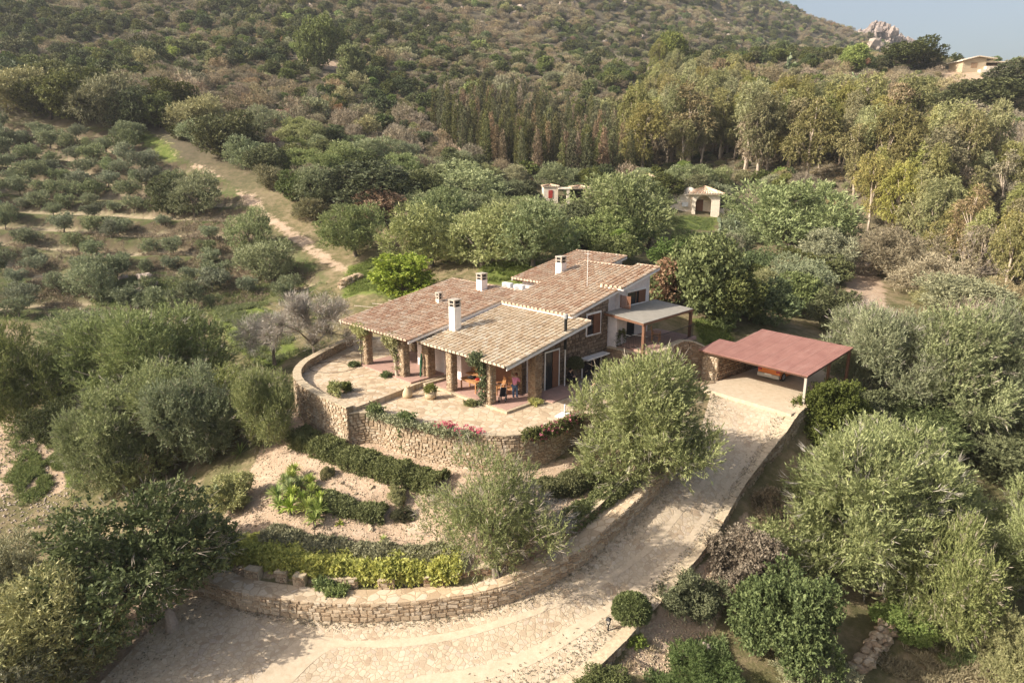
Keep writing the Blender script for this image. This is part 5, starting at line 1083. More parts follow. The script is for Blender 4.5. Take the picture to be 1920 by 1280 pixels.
# ---- gum trees, cypress rows, woods and scrub
EUC = px_poly([(1175, 335), (1300, 328), (1480, 338), (1575, 372), (1690, 470), (1790, 540), (1960, 600), (2120, 480), (1990, 400), (1800, 325), (1600, 285), (1480, 235), (1380, 185), (1230, 150), (1200, 240)])
CYP = px_poly([(808, 232), (870, 292), (960, 325), (1080, 345), (1215, 335), (1225, 300), (1130, 250), (1010, 205), (900, 190)])
WOOD = px_poly([(455, 345), (560, 440), (640, 478), (760, 500), (1000, 480), (1230, 480), (1400, 560), (1560, 560), (1590, 400), (1420, 345), (1230, 345), (1080, 350), (940, 330), (840, 300), (700, 290), (560, 262), (420, 235), (300, 225), (350, 285)])
LOWR = px_poly([(1640, 560), (1700, 600), (1900, 640), (2100, 640), (2100, 520), (1900, 560), (1750, 540)])
def scatter(poly, d, seed):
    rg_ = np.random.default_rng(seed); a, b = poly.min(0), poly.max(0); n = int(np.prod(b - a) / (d * d) * 1.6); q = rg_.uniform(a, b, (n, 2)); q = q[inside(poly, q)]; out = []; grid = {}
    for p in q:
        k = (int(p[0] // d), int(p[1] // d))
        if any(np.hypot(*(p - o)) < d * .8 for i in (-1, 0, 1) for j in (-1, 0, 1) for o in grid.get((k[0] + i, k[1] + j), [])): continue
        grid.setdefault(k, []).append(p); out.append(p)
    return np.array(out)
def hides(px, py): return (1230 < px < 1380 and 398 < py < 478) or (1012 < px < 1100 and 366 < py < 425) or (1785 < px < 1900 and 128 < py < 150) or (1570 < px < 1665 and 500 < py < 665)
def clear(p, m=.6): return not any((p[0] - a) ** 2 + (p[1] - b) ** 2 < (r + m) ** 2 for a, b, r in KEEP)
HOUSES = [(1310, 410, 9), (1050, 388, 5)]
for x, y, r in HOUSES: P = ground_px(x, y, base_h); KEEP.append((P[0], P[1], r * .55))
P = ground_px(1835, 134, base_h); KEEP.append((P[0], P[1], 12))
OPEN = [DIRT[0], DIRT[2]] + [GRASS[0], GRASS[1], GRASS[2], GRASS[6]]
def in_open(p, m=.8): return any(inside(q, p[None])[0] or sdist(q, p[None])[0] < m for q in OPEN)
rgE = random.Random(9); EP = scatter(EUC, 3.0, 5); EZ = top_land(EP); counts = {}
for p, z in zip(EP, EZ):
    px, py, t = to_px(np.r_[p, z])
    if not (1130 < px < 2000) or not clear(p, .3) or in_open(p) or hides(px, py): continue
    dry = rgE.random() < np.interp(px, [1400, 1650, 1900], [.08, .22, .38]); h = min(rgE.uniform(9, 16) * (1.0 if t < 150 else .8), rgE.uniform(130, 175) * t / F); w = h * rgE.uniform(.36, .52)
    if rgE.random() < .12: continue
    plant("eucalyptus_dry" if dry else "eucalyptus", (*p, z - .2), w, h, "gum_tree", ("thin browning gum tree with bare stem in the wood above the road" if px > 1580 else "thin browning gum tree with bare stem on the slope behind the cream house") if dry else ("tall olive green gum tree with pale trunk in the wood above the road" if px > 1580 else "tall olive green gum tree with pale trunk on the slope behind the cream house"), "tree", "gum trees on the slope", lean=.07); KEEP.append((p[0], p[1], .5))
CP_ = scatter(CYP, 2.4, 6)
for p, z in zip(CP_, top_land(CP_)):
    if not clear(p, .1) or rgE.random() < .12: continue
    dry = rgE.random() < .16; h = rgE.uniform(6, 9.5); plant("cypress_dry" if dry else "cypress", (*p, z - .1), h * rgE.uniform(.2, .27), h, "cypress_tree", "brownish thinning cypress in the dense rows on the slope" if dry else "dark green columnar cypress in the dense rows on the slope", "tree", "cypress trees in rows"); KEEP.append((p[0], p[1], .8))
WL = {"olive_mid": ("olive_tree", "greyish olive tree in the mixed wood behind the villa", "tree"), "oak_mid": ("holm_oak", "dark holm oak in the mixed wood behind the villa", "tree"), "green_mid": ("green_shrub", "mid green shrub in the mixed wood behind the villa", "shrub"), "grey_mid": ("grey_shrub", "grey green shrub in the mixed wood behind the villa", "shrub"), "dry_mid": ("dry_shrub", "brownish twiggy shrub in the mixed wood behind the villa", "shrub"), "rust_mid": ("dead_shrub", "rusty dying shrub in the mixed wood behind the villa", "shrub")}
WP = scatter(WOOD, 3.7, 8)
for p, z in zip(WP, top_land(WP)):
    px, py, t = to_px(np.r_[p, z])
    if not (-50 < px < 1980) or not clear(p, .1) or in_open(p, 1.5) or inside(POLY_TER, p[None])[0] or hides(px, py): continue
    key = rgE.choices(["olive_mid", "oak_mid", "green_mid", "grey_mid", "dry_mid", "rust_mid"], [.30, .2, .2, .14, .13, .03])[0]; w = rgE.uniform(4.0, 7.2) if key in ("olive_mid", "oak_mid") else rgE.uniform(2.6, 5.0)
    plant(key, (*p, z - .25), w, w * rgE.uniform(.62, .85), *WL[key], group="plants of the mixed wood"); KEEP.append((p[0], p[1], w * .22))
LP_ = scatter(LOWR, 3.6, 4)
for p, z in zip(LP_, top_land(LP_)):
    if not clear(p, .1) or in_open(p, 1) or hides(*to_px(np.r_[p, z])[:2]): continue
    key = rgE.choices(["grey_mid", "dry_mid", "green_mid"], [.4, .35, .25])[0]; w = rgE.uniform(3, 5.5); plant(key, (*p, z - .2), w, w * .6, WL[key][0], {"grey_mid": "grey green shrub on the bank below the gum wood", "dry_mid": "brown twiggy shrub on the bank below the gum wood", "green_mid": "mid green shrub on the bank below the gum wood"}[key], "shrub", "shrubs on the bank below the gum wood"); KEEP.append((p[0], p[1], w * .25))
# hillside scrub
rg_ = np.random.default_rng(77); NHILL = 32000
r_ = np.sqrt(rg_.uniform(100 ** 2, 740 ** 2, NHILL)); a_ = np.radians(rg_.uniform(-46, 46, NHILL)); HP = np.c_[np.sin(a_) * r_, np.cos(a_) * r_]
XR = np.sqrt(rg_.uniform(95 ** 2, 330 ** 2, 36000)); XA = np.radians(rg_.uniform(-46, 46, 36000)); NBIG = len(HP); HP = np.r_[HP, np.c_[np.sin(XA) * XR, np.cos(XA) * XR]]; LOWB = np.r_[np.zeros(NBIG, bool), np.ones(36000, bool)]
for poly in (CYP, WOOD, POLY_GROVE): k_ = ~inside(poly, HP); HP = HP[k_]; LOWB = LOWB[k_]
k_ = ~(inside(EUC, HP) & ~LOWB); HP = HP[k_]; LOWB = LOWB[k_]
for poly in (): HP = HP[~inside(poly, HP)]
for poly in (DIRT[0], DIRT[2], DIRT[6], DIRT[7], DIRT[8], GRASS[2], GRASS[3], GRASS[9]): k_ = (~inside(poly, HP)) & (sdist(poly, HP) > 1.8); HP = HP[k_]; LOWB = LOWB[k_]
KA = np.array(KEEP); cell = {}
for a, b, r in KEEP:
    for i in range(int((a - r - 1) // 4), int((a + r + 1) // 4) + 1):
        for j in range(int((b - r - 1) // 4), int((b + r + 1) // 4) + 1): cell.setdefault((i, j), []).append((a, b, r))
k_ = np.array([not any((p[0] - a) ** 2 + (p[1] - b) ** 2 < (r + .4) ** 2 for a, b, r in cell.get((int(p[0] // 4), int(p[1] // 4)), ())) for p in HP]); HP = HP[k_]; LOWB = LOWB[k_]
HZ = top_land(HP); hx, hy, ht = to_px(np.c_[HP, HZ]); kn = vnoise(HP, 35, 9) + rg_.uniform(-.35, .35, len(HP)); sz = rg_.uniform(1.5, 4.2, len(HP)) * np.where(rg_.random(len(HP)) < .12, 1.6, 1.0)
kn = kn + np.interp(hx, [200, 520, 1150, 1400], [.22, 0, 0, .1]); kind = np.where(kn < .44, 3, np.where(kn < .56, 2, np.where(kn < .68, 1, 0))); u_ = rg_.random(len(HP)); kind = np.where(u_ < .012, 4, np.where(u_ > .985, 5, kind))
kind = np.where(LOWB, np.where(rg_.random(len(HP)) < .68, 3, np.where(rg_.random(len(HP)) < .6, 2, 1)), kind); sz = np.where(LOWB, rg_.uniform(.7, 1.8, len(HP)), np.where(kind == 3, sz * 1.15, sz))
KEYS = ["oak_far", "green_far", "grey_far", "dry_far", "rust_far", "bright_far"]
KL = [("holm_oak", "dark green rounded holm oak in the scrub on the hillside", "shrub"), ("green_shrub", "mid green rounded shrub in the scrub on the hillside", "shrub"), ("grey_shrub", "grey green shrub in the scrub on the hillside", "shrub"), ("dry_shrub", "brown dry twiggy shrub in the scrub on the hillside", "shrub"), ("dead_shrub", "rusty dying shrub in the scrub on the hillside", "shrub"), ("bright_shrub", "bright yellow green shrub in the scrub on the hillside", "shrub")]
vis = (hx > -40) & (hx < 1960) & (hy > -30) & (hy < 420); order = np.argsort(-(sz / ht) * vis); solo = {}
first = set(order[:320].tolist()); first_obj = {}
for i in order[:320]:
    k = kind[i]; o = plant(KEYS[k], (*HP[i], HZ[i] - .2), sz[i], sz[i] * rgE.uniform(.55, .8), KL[k][0], KL[k][1], KL[k][2], "shrubs of the hillside scrub", parts=False)
VAR = [(k, v) for k in range(6) for v in range(len(PROTO[KEYS[k]]))]
for (k, v) in VAR:
    if v == 0 or True:
        pass
def scrub_stuff(name, label, sel):
    """the rest of the scrub as one object: points that carry the shrubs' own meshes"""
    me = bpy.data.meshes.new(name); n = len(sel); pts = np.c_[HP[sel], HZ[sel] - .2]; me.vertices.add(n); me.vertices.foreach_set("co", pts.astype(np.float32).ravel())
    pick = np.array([VAR.index((kind[i], rgE.randrange(len(PROTO[KEYS[kind[i]]])))) for i in sel], np.int32)
    pw = np.array([PROTO[KEYS[k]][v][2] for k, v in VAR])[pick]; s = sz[sel] / pw; hs = np.array([rgE.uniform(.75, 1.15) for _ in sel])
    at = me.attributes.new("pick", 'INT', 'POINT'); at.data.foreach_set("value", pick)
    at = me.attributes.new("scl", 'FLOAT_VECTOR', 'POINT'); at.data.foreach_set("vector", np.c_[s, s, s * hs].astype(np.float32).ravel())
    at = me.attributes.new("rot", 'FLOAT_VECTOR', 'POINT'); at.data.foreach_set("vector", np.c_[np.zeros(n), np.zeros(n), rg_.uniform(0, 6.28, n)].astype(np.float32).ravel())
    o = bpy.data.objects.new(name, me); COL.objects.link(o); tag(o, label, "scrub", None, "stuff")
    ng_ = bpy.data.node_groups.new(name, 'GeometryNodeTree'); ng_.interface.new_socket("Geometry", in_out='INPUT', socket_type='NodeSocketGeometry'); ng_.interface.new_socket("Geometry", in_out='OUTPUT', socket_type='NodeSocketGeometry')
    N = ng_.nodes; Lk = ng_.links; gi = N.new("NodeGroupInput"); go = N.new("NodeGroupOutput"); iop = N.new("GeometryNodeInstanceOnPoints"); gti = N.new("GeometryNodeGeometryToInstance")
    for (k, v) in reversed(VAR):
        oi = N.new("GeometryNodeObjectInfo"); oi.transform_space = 'ORIGINAL'; oi.inputs["Object"].default_value = SRC[(k, v)]; oi.inputs["As Instance"].default_value = True; join.append((oi, None)) if False else None
        OIS.append(oi)
    jg = N.new("GeometryNodeJoinGeometry")
    for oi in OIS: Lk.new(oi.outputs["Geometry"], jg.inputs[0])
    OIS.clear()
    def na(nm, ty): q = N.new("GeometryNodeInputNamedAttribute"); q.data_type = ty; q.inputs["Name"].default_value = nm; return q
    Lk.new(gi.outputs[0], iop.inputs["Points"]); Lk.new(jg.outputs[0], iop.inputs["Instance"]); iop.inputs["Pick Instance"].default_value = True
    Lk.new(na("pick", 'INT').outputs["Attribute"], iop.inputs["Instance Index"]); Lk.new(na("scl", 'FLOAT_VECTOR').outputs["Attribute"], iop.inputs["Scale"])
    e2r = N.new("FunctionNodeEulerToRotation"); Lk.new(na("rot", 'FLOAT_VECTOR').outputs["Attribute"], e2r.inputs[0]); Lk.new(e2r.outputs[0], iop.inputs["Rotation"]); Lk.new(iop.outputs[0], go.inputs[0])
    md = o.modifiers.new("scatter", 'NODES'); md.node_group = ng_; return o
OIS = []; SRC = {}
for o in bpy.data.objects:
    if o.type == 'MESH' and o.get("group") == "shrubs of the hillside scrub":
        for (k, v) in VAR:
            if o.data == PROTO[KEYS[k]][v][0]: SRC.setdefault((k, v), o)
for (k, v) in VAR:     # a kind none of the shrubs above happened to be: stand one more on the slope
    if (k, v) not in SRC:
        i = next(i for i in order[320:] if kind[i] == k and i not in first); first.add(int(i))
        SRC[(k, v)] = plant(KEYS[k], (*HP[i], HZ[i] - .2), sz[i], sz[i] * .7, KL[k][0], KL[k][1], KL[k][2], "shrubs of the hillside scrub", var=v, parts=False)
rest = np.array([i for i in range(len(HP)) if i not in first])
scrub_stuff("hillside_scrub", "dense far scrub of green, grey and brown shrubs covering the hill", rest)
# boulders
def boulder(x, y, wpx, label, group=None, seed=1, d=None, mat="rock"):
    P = ground_px(x, y, top_land)
    if P is None: return
    t = depth_of(P); w = wpx * t / F / 2; b = MB(); rock_blob(b, (0, 0, w * .35), (w, w * .8, w * .75), seed, 3, .28); o = b.build("boulder", M[mat], None, loc=P); o.rotation_euler.z = seed * 1.3; tag(o, label, "boulder", group); return o
boulder(275, 545, 34, "upright pale boulder in the mossy grove patch", seed=1); boulder(272, 527, 30, "broad flat boulder resting above the upright one", seed=2); boulder(232, 525, 18, "small pale boulder left of the flat one", seed=3)
boulder(1320, 1215, 20, "pale rock on the dry slope beneath the clipped tree", seed=4); boulder(1640, 95, 34, "tawny outcrop just beneath the skyline crag", seed=5); boulder(1625, 175, 30, "tawny outcrop on the bank above the gum trees", seed=6); boulder(1668, 198, 26, "jagged pale rock right of the tawny outcrop", seed=7); boulder(1225, 135, 26, "pale rock at the head of the gum slope", seed=8)
rgB = random.Random(21)
for j in range(46):
    x, y = rgB.uniform(560, 1400), rgB.uniform(2, 120)
    if ground_px(x, y, top_land) is None: continue
    boulder(x, y, rgB.uniform(5, 13), "small pale granite rock among the scrub on the upper hillside", "granite rocks on the upper hillside", 40 + j)
# grass and weeds close by
def grass_patch(name, label, polys, n, seed, mat="grass_blade", L=.28, W=.05, dens_noise=True):
    rng = rngs(seed); P = []
    for poly in polys:
        a, b = poly.min(0), poly.max(0); q = rng.uniform(a, b, (n * 3, 2)); q = q[inside(poly, q)]; q = q[rng.random(len(q)) < np.clip(sdist(poly, q) / 2.5, 0, 1)][:n]; P.append(q)
    P = np.concatenate(P); k = vnoise(P, 1.8, seed) * .6 + vnoise(P, .6, seed + 3) * .4 > .5; P = P[k]; P = P[~inside(POLY_DRIVE, P) & ~inside(POLY_TER, P)]; Z = full_land(P); Q = np.c_[P, Z]
    D = unit(rng.normal(size=Q.shape) * .35 + np.array([0, 0, 1])); V, R = sprig_leaves(Q, D, 6, L, W, .12, rng, .8); o = quad_mesh(name, V, np.arange(len(V)).reshape(-1, 4), M[mat], R); tag(o, label, "grass", None, "stuff")
grass_patch("grass", "green grass on the slope below the olive grove", [GRASS[0], GRASS[8]], 20000, 1); grass_patch("grass", "rough grass in the low meadow below the big olive", [GRASS[5], px_poly([(1230, 1200), (1420, 1180), (1450, 1290), (1200, 1290)])], 7000, 2); grass_patch("grass", "weedy grass on the bank beneath the shaded olives", [GRASS[3], px_poly([(0, 780), (130, 760), (160, 980), (0, 1000)])], 6000, 3)
grass_patch("grass", "green grass behind the villa", [GRASS[1], GRASS[6], GRASS[7]], 7000, 4); grass_patch("grass", "tufts of grass and stalks on the ground below the grove", [px_poly([(180, 500), (430, 480), (600, 500), (660, 560), (600, 680), (420, 700), (300, 620), (150, 600)])], 16000, 6, L=.34); grass_patch("dry_grass", "dry stalks on the banks of the lower grove", [px_poly([(0, 420), (430, 400), (600, 500), (560, 560), (240, 590), (0, 600)])], 16000, 7, mat="dry_leaf", L=.45, W=.05); grass_patch("dry_grass", "dry stalks in the low meadow below the big olive", [px_poly([(1640, 1180), (1900, 1150), (1930, 1290), (1600, 1290)])], 5000, 8, mat="dry_leaf", L=.3, W=.04); grass_patch("lawn", "clipped lawn before the cream house", [GRASS[2]], 6000, 5, L=.16)

# ------------------------------------------------------------------ hedges, climbers and garden plants
def onz_path(pts, fn=None): return np.array([ground_px(x, y, fn or top_land) for x, y in pts])
def hedge(name, pts, w, h, mat, label, cat="hedge", n=9000, L=.11, W=.06, seed=1, lumpy=.25, path=None, SL=.22, up=.4, group=None, k=8):
    rng = rngs(seed); P = onz_path(pts) if path is None else np.array(path); P = curve_dense(P, 60); d = np.r_[0, np.cumsum(np.linalg.norm(np.diff(P, axis=0), axis=1))]; org = P[30].copy()
    s = rng.uniform(0, d[-1], n); c = np.c_[[np.interp(s, d, P[:, i]) for i in range(3)]].T; t = np.c_[np.interp(s, d, np.gradient(P[:, 0])), np.interp(s, d, np.gradient(P[:, 1]))]; t /= np.linalg.norm(t, axis=1)[:, None]; nn = np.c_[-t[:, 1], t[:, 0]]
    bump = 1 + lumpy * (np.sin(s * 2.3 + seed) * .5 + np.sin(s * 5.1 + 2 * seed) * .35 + np.sin(s * 11 + seed) * .2); a = rng.uniform(-.15, math.pi + .15, n); rr = rng.uniform(.78, 1.05, n)
    lat = np.sign(np.cos(a)) * np.abs(np.cos(a)) ** .6 * w / 2 * bump * rr; zz = np.maximum(np.sin(a), -.1) ** 1 if False else np.clip(np.sin(a), -.12, 1); zz = np.sign(zz) * np.abs(zz) ** .55 * h * bump * rr
    Q = np.c_[c[:, :2] + nn * lat[:, None], c[:, 2] + zz]; D = unit(np.c_[nn * np.cos(a)[:, None], np.sin(a)] * .8 + rng.normal(size=Q.shape) * .5 + np.array([0, 0, up]))
    V, R = sprig_leaves(Q - org, D, k, L, W, SL, rng, .9); o = quad_mesh(name, V, np.arange(len(V)).reshape(-1, 4), M[mat], R); o.location = org.tolist(); return tag(o, label, cat, group)
hedge("hedge", [(560, 826), (600, 842), (640, 858), (690, 876), (740, 892), (790, 905), (828, 915)], 1.35, .62, "hedge_leaf", "long dark green hedge running below the terrace wall path", seed=1, n=11000)
hedge("hedge", [(1005, 930), (1050, 920), (1095, 905), (1130, 890)], 1.1, .6, "hedge_leaf", "shaded hedge between the straggly olive and the tall bushy olive", seed=2, n=5000)
hedge("hedge", [(1015, 1020), (1060, 992), (1105, 962), (1150, 930), (1185, 905)], 1.0, .6, "hedge_leaf", "leafy hedge along the inside of the narrow upper kerb wall", seed=3, n=6500)
hedge("hedge", [(585, 932), (620, 945), (655, 958), (690, 966), (722, 968)], .85, .4, "hedge_leaf", "low clipped dark hedge beside the yucca clump", seed=4, n=4500)
hedge("vine_hedge", [(405, 1052), (445, 1036), (490, 1040), (560, 1056), (640, 1067), (720, 1072), (800, 1071), (865, 1068)], 1.2, .55, "yellow_leaf", "bright yellow green hedge along the top of the driveway wall", n=8500, L=.19, W=.15, seed=5, lumpy=.2, k=7)
hedge("grey_hedge", [(500, 1008), (570, 1026), (640, 1038), (710, 1046), (780, 1049), (850, 1046)], 1.1, .38, "grey_leaf", "dull grey green hedge behind the bright yellow one", n=6500, L=.15, W=.06, seed=6, lumpy=.35)
hedge("lily_clump", [(600, 1098), (612, 1100), (625, 1100)], .45, .3, "bright_leaf", "fresh green plant in the second planter of the wall", "plant", n=200, L=.22, W=.08, seed=7); hedge("lily_clump", [(618, 1116), (632, 1118), (650, 1117)], .45, .3, "bright_leaf", "fresh green plant in the widest planter of the wall", "plant", n=200, L=.22, W=.08, seed=8)
# yuccas
def rosette(b, c, r, rg, n=46):
    for _ in range(n):
        a = rg.uniform(0, 6.28); e = rg.uniform(.05, 1.35); d = np.array([math.cos(a) * math.cos(e), math.sin(a) * math.cos(e), math.sin(e)]); s = np.array([-math.sin(a), math.cos(a), 0]) * .034; l = r * rg.uniform(.8, 1.1); m_ = c + d * l * .55; t = c + d * l + np.array([0, 0, -.18 * l * math.cos(e)]); b.add([c + s * .6, m_ + s, t, m_ - s, c - s * .6], [(0, 1, 2, 3, 4)], rg.random())
P0 = ground_px(560, 975, top_land); yu = empty("yucca", P0, 0, "clump of spiky bright green yuccas on bare earth", "yucca"); rgy = random.Random(2); bt = MB(); 
for x, y in [(530, 905), (552, 898), (578, 905), (556, 884), (522, 930), (548, 928), (588, 925), (580, 955), (600, 940), (550, 952), (585, 975), (540, 916), (566, 912), (570, 940), (596, 958), (528, 948)]:
    G = ground_px(x + rgy.uniform(-6, 6), y + rgy.uniform(6, 16), top_land); t_ = depth_of(G); hh = max(.25, (to_px(G)[1] - y) * t_ / F / .85); c = G + np.array([0, 0, hh]) - P0; bt.tube([G - P0 - np.array([0, 0, .3]), (G - P0 + c) / 2, c], [.09, .075, .07], 7); b = MB(); rosette(b, c, rgy.uniform(.62, .85), rgy, 95); b.build("rosette", M["yucca_leaf"], yu)
bt.build("stem", M["bark_grey"], yu)
def small_agave(x, y, r, label, mat="yucca_leaf"): G = ground_px(x, y, top_land); b = MB(); rosette(b, np.zeros(3), r, random.Random(int(x)), 26); o = b.build("agave", M[mat], None, loc=G); tag(o, label, "agave")
small_agave(1072, 925, .5, "small pale agave in the shade of the tall bushy olive"); small_agave(637, 982, .35, "tiny agave on the bare earth right of the yuccas"); small_agave(718, 1012, .35, "tiny agave beside stones above the grey hedge"); small_agave(450, 850, .9, "dark spiky plant at the head of the earth bank")
# stones strewn over the garden slope
rgs = random.Random(8)
for j in range(34): boulder(rgs.uniform(560, 830), rgs.uniform(905, 1030), rgs.uniform(3, 9), "small pale stone lying on the bare garden slope", "stones on the garden slope", 100 + j, mat="coping")
# loose pebbles and litter on the bare earth
def gravel(name, poly, n, seed, label, mat="coping", s0=.02, s1=.075):
    rng = rngs(seed); a, b = poly.min(0), poly.max(0); q = rng.uniform(a, b, (n * 4, 2)); q = q[inside(poly, q) & ~inside(POLY_DRIVE, q) & ~inside(POLY_TER, q)][:n]; z = full_land(q); s = rng.uniform(s0, s1, (len(q), 1, 1)); o6 = np.array([(1, 0, 0), (0, 1, 0), (-1, 0, 0), (0, -1, 0), (0, 0, .8), (0, 0, -.4)]) * rng.uniform(.6, 1.3, (len(q), 6, 1)); an = rng.uniform(0, 6.28, len(q)); c, sn = np.cos(an)[:, None], np.sin(an)[:, None]
    V = o6 * s; V = np.stack([V[..., 0] * c - V[..., 1] * sn, V[..., 0] * sn + V[..., 1] * c, V[..., 2]], 2) + np.c_[q, z + .01][:, None]; T3 = np.array([(0, 1, 4), (1, 2, 4), (2, 3, 4), (3, 0, 4), (1, 0, 5), (2, 1, 5), (3, 2, 5), (0, 3, 5)]); Fs = (np.arange(len(q))[:, None, None] * 6 + T3[None]).reshape(-1, 3)
    tag(quad_mesh(name, V.reshape(-1, 3), Fs, M[mat], np.repeat(rng.random(len(q)), 8), tris=True), label, "gravel", None, "stuff")
gravel("gravel", DIRT[1], 4200, 61, "loose pebbles over the bare garden slope"); gravel("gravel", DIRT[3], 1500, 62, "loose pebbles on the dry bank below the driveway", s1=.09); gravel("gravel", px_poly([(0, 780), (130, 760), (160, 980), (0, 1000)]), 900, 63, "loose stones on the bank beneath the shaded olives", "rock", .03, .12)
grass_patch("weeds", "dry weeds dotted over the bare garden slope", [DIRT[1]], 1400, 64, "dry_leaf", L=.16, W=.03); grass_patch("weeds", "dry weeds over the bank below the driveway", [DIRT[3]], 2500, 65, "dry_leaf", L=.25, W=.035)
for j, (a, e) in enumerate([((664, 573), (745, 580)), ((698, 569), (765, 574)), ((728, 563), (770, 567))]):
    A_, E2 = atd(*a, 56), atd(*e, 55); b = MB(); b.tube([A_ - A_, E2 - A_], [.035, .03], 6); tag(b.build("wooden_pole", M["bark_pale"], None, loc=A_), "pale wooden pole of the bare pergola beyond the reddish roof edge", "pole", "poles of the bare pergola")
# fallen leaves along the edges of the driveway
def litter(name, E_, side, n, seed, label):
    rng = rngs(seed); k = rng.integers(10, NS - 10, n); t = np.abs(rng.normal(0, .09, n)) + .005; other = RD if E_ is LD else LD; q = E_[k][:, :2] * (1 - t[:, None]) + other[k][:, :2] * t[:, None] + rng.normal(0, .12, (n, 2)); q = q[inside(POLY_DRIVE, q)]; z = ev(DRIVE, q) + .035; D = unit(np.c_[rng.normal(size=(len(q), 2)), rng.uniform(-.1, .25, len(q))])
    V, R = sprig_leaves(np.c_[q, z], D, 3, .09, .045, .1, rng, .5); V[:, 2] = np.maximum(V[:, 2], np.repeat(z, 12) - .012); tag(quad_mesh(name, V, np.arange(len(V)).reshape(-1, 4), M["dry_leaf"], R), label, "leaf litter", None, "stuff")
litter("leaf_litter", LD, 1, 2600, 71, "fallen leaves drifted along the inner edge of the driveway"); litter("leaf_litter", RD, -1, 2600, 72, "fallen leaves drifted along the outer edge of the driveway")
# climbers
def climber(name, pts, r, mat, label, n=900, L=.13, W=.08, seed=1, stem=True, cat="creeper", extra=None, smat="bark_grey", sr=.04):
    rng = rngs(seed); P = curve_dense(np.array(pts), 40); org = P[0].copy(); root = empty(name, org, 0, label, cat); k = rng.integers(0, 40, n); rad = np.interp(k, np.linspace(0, 39, len(r)), r) if hasattr(r, "__len__") else r
    Q = P[k] - org + unit(rng.normal(size=(n, 3))) * (np.asarray(rad) * rng.uniform(.4, 1.05, n))[:, None]; D = unit(rng.normal(size=(n, 3)) + np.array([0, 0, .3])); V, R = sprig_leaves(Q, D, 7, L, W, .22, rng, .9); quad_mesh("foliage", V, np.arange(len(V)).reshape(-1, 4), M[mat], R, root)
    if stem: b = MB(); b.tube([p - org for p in P[::4]], sr, 6); b.build("stem", M[smat], root)
    if extra: Q = P[rng.integers(extra[2], 40, extra[1])] - org + unit(rng.normal(size=(extra[1], 3))) * np.max(r) * rng.uniform(.8, 1.15, (extra[1], 1)); V, R = sprig_leaves(Q, unit(rng.normal(size=Q.shape) + np.array([0, 0, .5])), 6, .12, .10, .12, rng, .9); quad_mesh("blossom", V, np.arange(len(V)).reshape(-1, 4), M[extra[0]], R, root)
    return root
climber("creeper", [hw(-1.95, -.25, 0), hw(-1.9, -.22, 1.0), hw(-1.85, -.2, 2.0), hw(-1.9, -.3, 2.75), hw(-2.3, -.5, 2.95)], [.34, .22, .28, .42, .38], "mid_leaf", "green creeper climbing the porch pillar by the wooden chair", 900, seed=1)
climber("creeper", [hw(-13.35, -1.2, .35), hw(-13.3, -1.2, 1.5), hw(-13.3, -1.25, 2.6), hw(-13.9, -1.4, 3.1), hw(-12.4, -1.4, 3.0)], [.3, .16, .2, .42, .3], "grey_leaf", "creeper on the outermost pillar of the raised porch", 650, seed=2)
climber("creeper", [hw(-9.35, -1.1, .35), hw(-9.3, -1.1, 1.4), hw(-9.6, -1.15, 2.2), hw(-10.2, -1.3, 2.85), hw(-9.0, -1.35, 3.0)], [.16, .12, .22, .46, .44], "grey_leaf", "thick stemmed old vine on the second pillar of the raised porch", 650, seed=3, smat="bark_pale", sr=.13)
wallx = lambda x, y, z: atz(x, y, z)
for j, (x, yb, yt) in enumerate([(641, 806, 742), (700, 826, 775), (757, 845, 795)]):
    B_ = ground_px(x, yb, base_h); T_ = np.r_[B_[:2], .2]; dirn = unit(np.r_[(np.array(HO) - B_)[:2], 0]); up_ = T_ + dirn * .3; side = HU * .9
    climber("wall_creeper", [B_ - dirn * .15, B_ - dirn * .1 + np.array([0, 0, .8]), up_ - dirn * .4 + np.array([0, 0, .0 if j else .7]), up_ - dirn * .3 + (-1 if j == 0 else 1) * side * .9 + np.array([0, 0, .1 if j else .6])], [.2, .18, .34, .3], "grey_leaf" if j == 0 else "mid_leaf", ["straggling creeper on the corner of the terrace wall", "narrow creeper in the middle of the long terrace wall", "creeper with a red bloom nearer the flowering end of the wall"][j], 480, seed=10 + j)
k0 = [int(np.argmin(np.linalg.norm(TL[:, :2] - atz(x, y, .1)[:2], axis=1))) for x, y in [(700, 775), (900, 814), (1000, 810), (1085, 780)]]
e_ = np.array([0, 0, .08]); out_ = lambda i: (TL[i] - np.r_[HO[:2], TL[i][2]]); off = lambda i: unit(np.r_[out_(i)[:2], 0]) * .12
hedge("creeper_fringe", None, .38, .16, "grey_leaf", "leafy creeper trailing along the rim of the terrace wall", "creeper", n=1500, L=.12, W=.07, seed=21, lumpy=.9, path=[TL[i] + off(i) - e_ * 2 for i in range(k0[0], k0[1], 3)])
hedge("geranium_fringe", None, .35, .22, "flower_pink", "thin line of small pink flowers on the terrace rim", "flowers", n=75, L=.10, W=.09, seed=24, lumpy=.6, path=[TL[i] + off(i) + e_ for i in range((k0[0] + k0[1]) // 2 + 4, k0[1] + 2, 2)], k=5)
bq = [TL[i] + off(i) - e_ for i in range(k0[2] - 2, k0[3] + 1, 2)]
climber("bougainvillea", bq, .34, "dark_leaf", "bougainvillea with magenta flowers spilling over the terrace rim", 900, seed=22, extra=("flower_pink", 130, 4), cat="flowering vine")
hedge("terrace_shrub", None, .5, .42, "dark_leaf", "small leafy shrub in the corner of the raised terrace", "shrub", n=380, seed=23, path=[atz(640, 735, .35), atz(648, 733, .35), atz(656, 731, .35)])
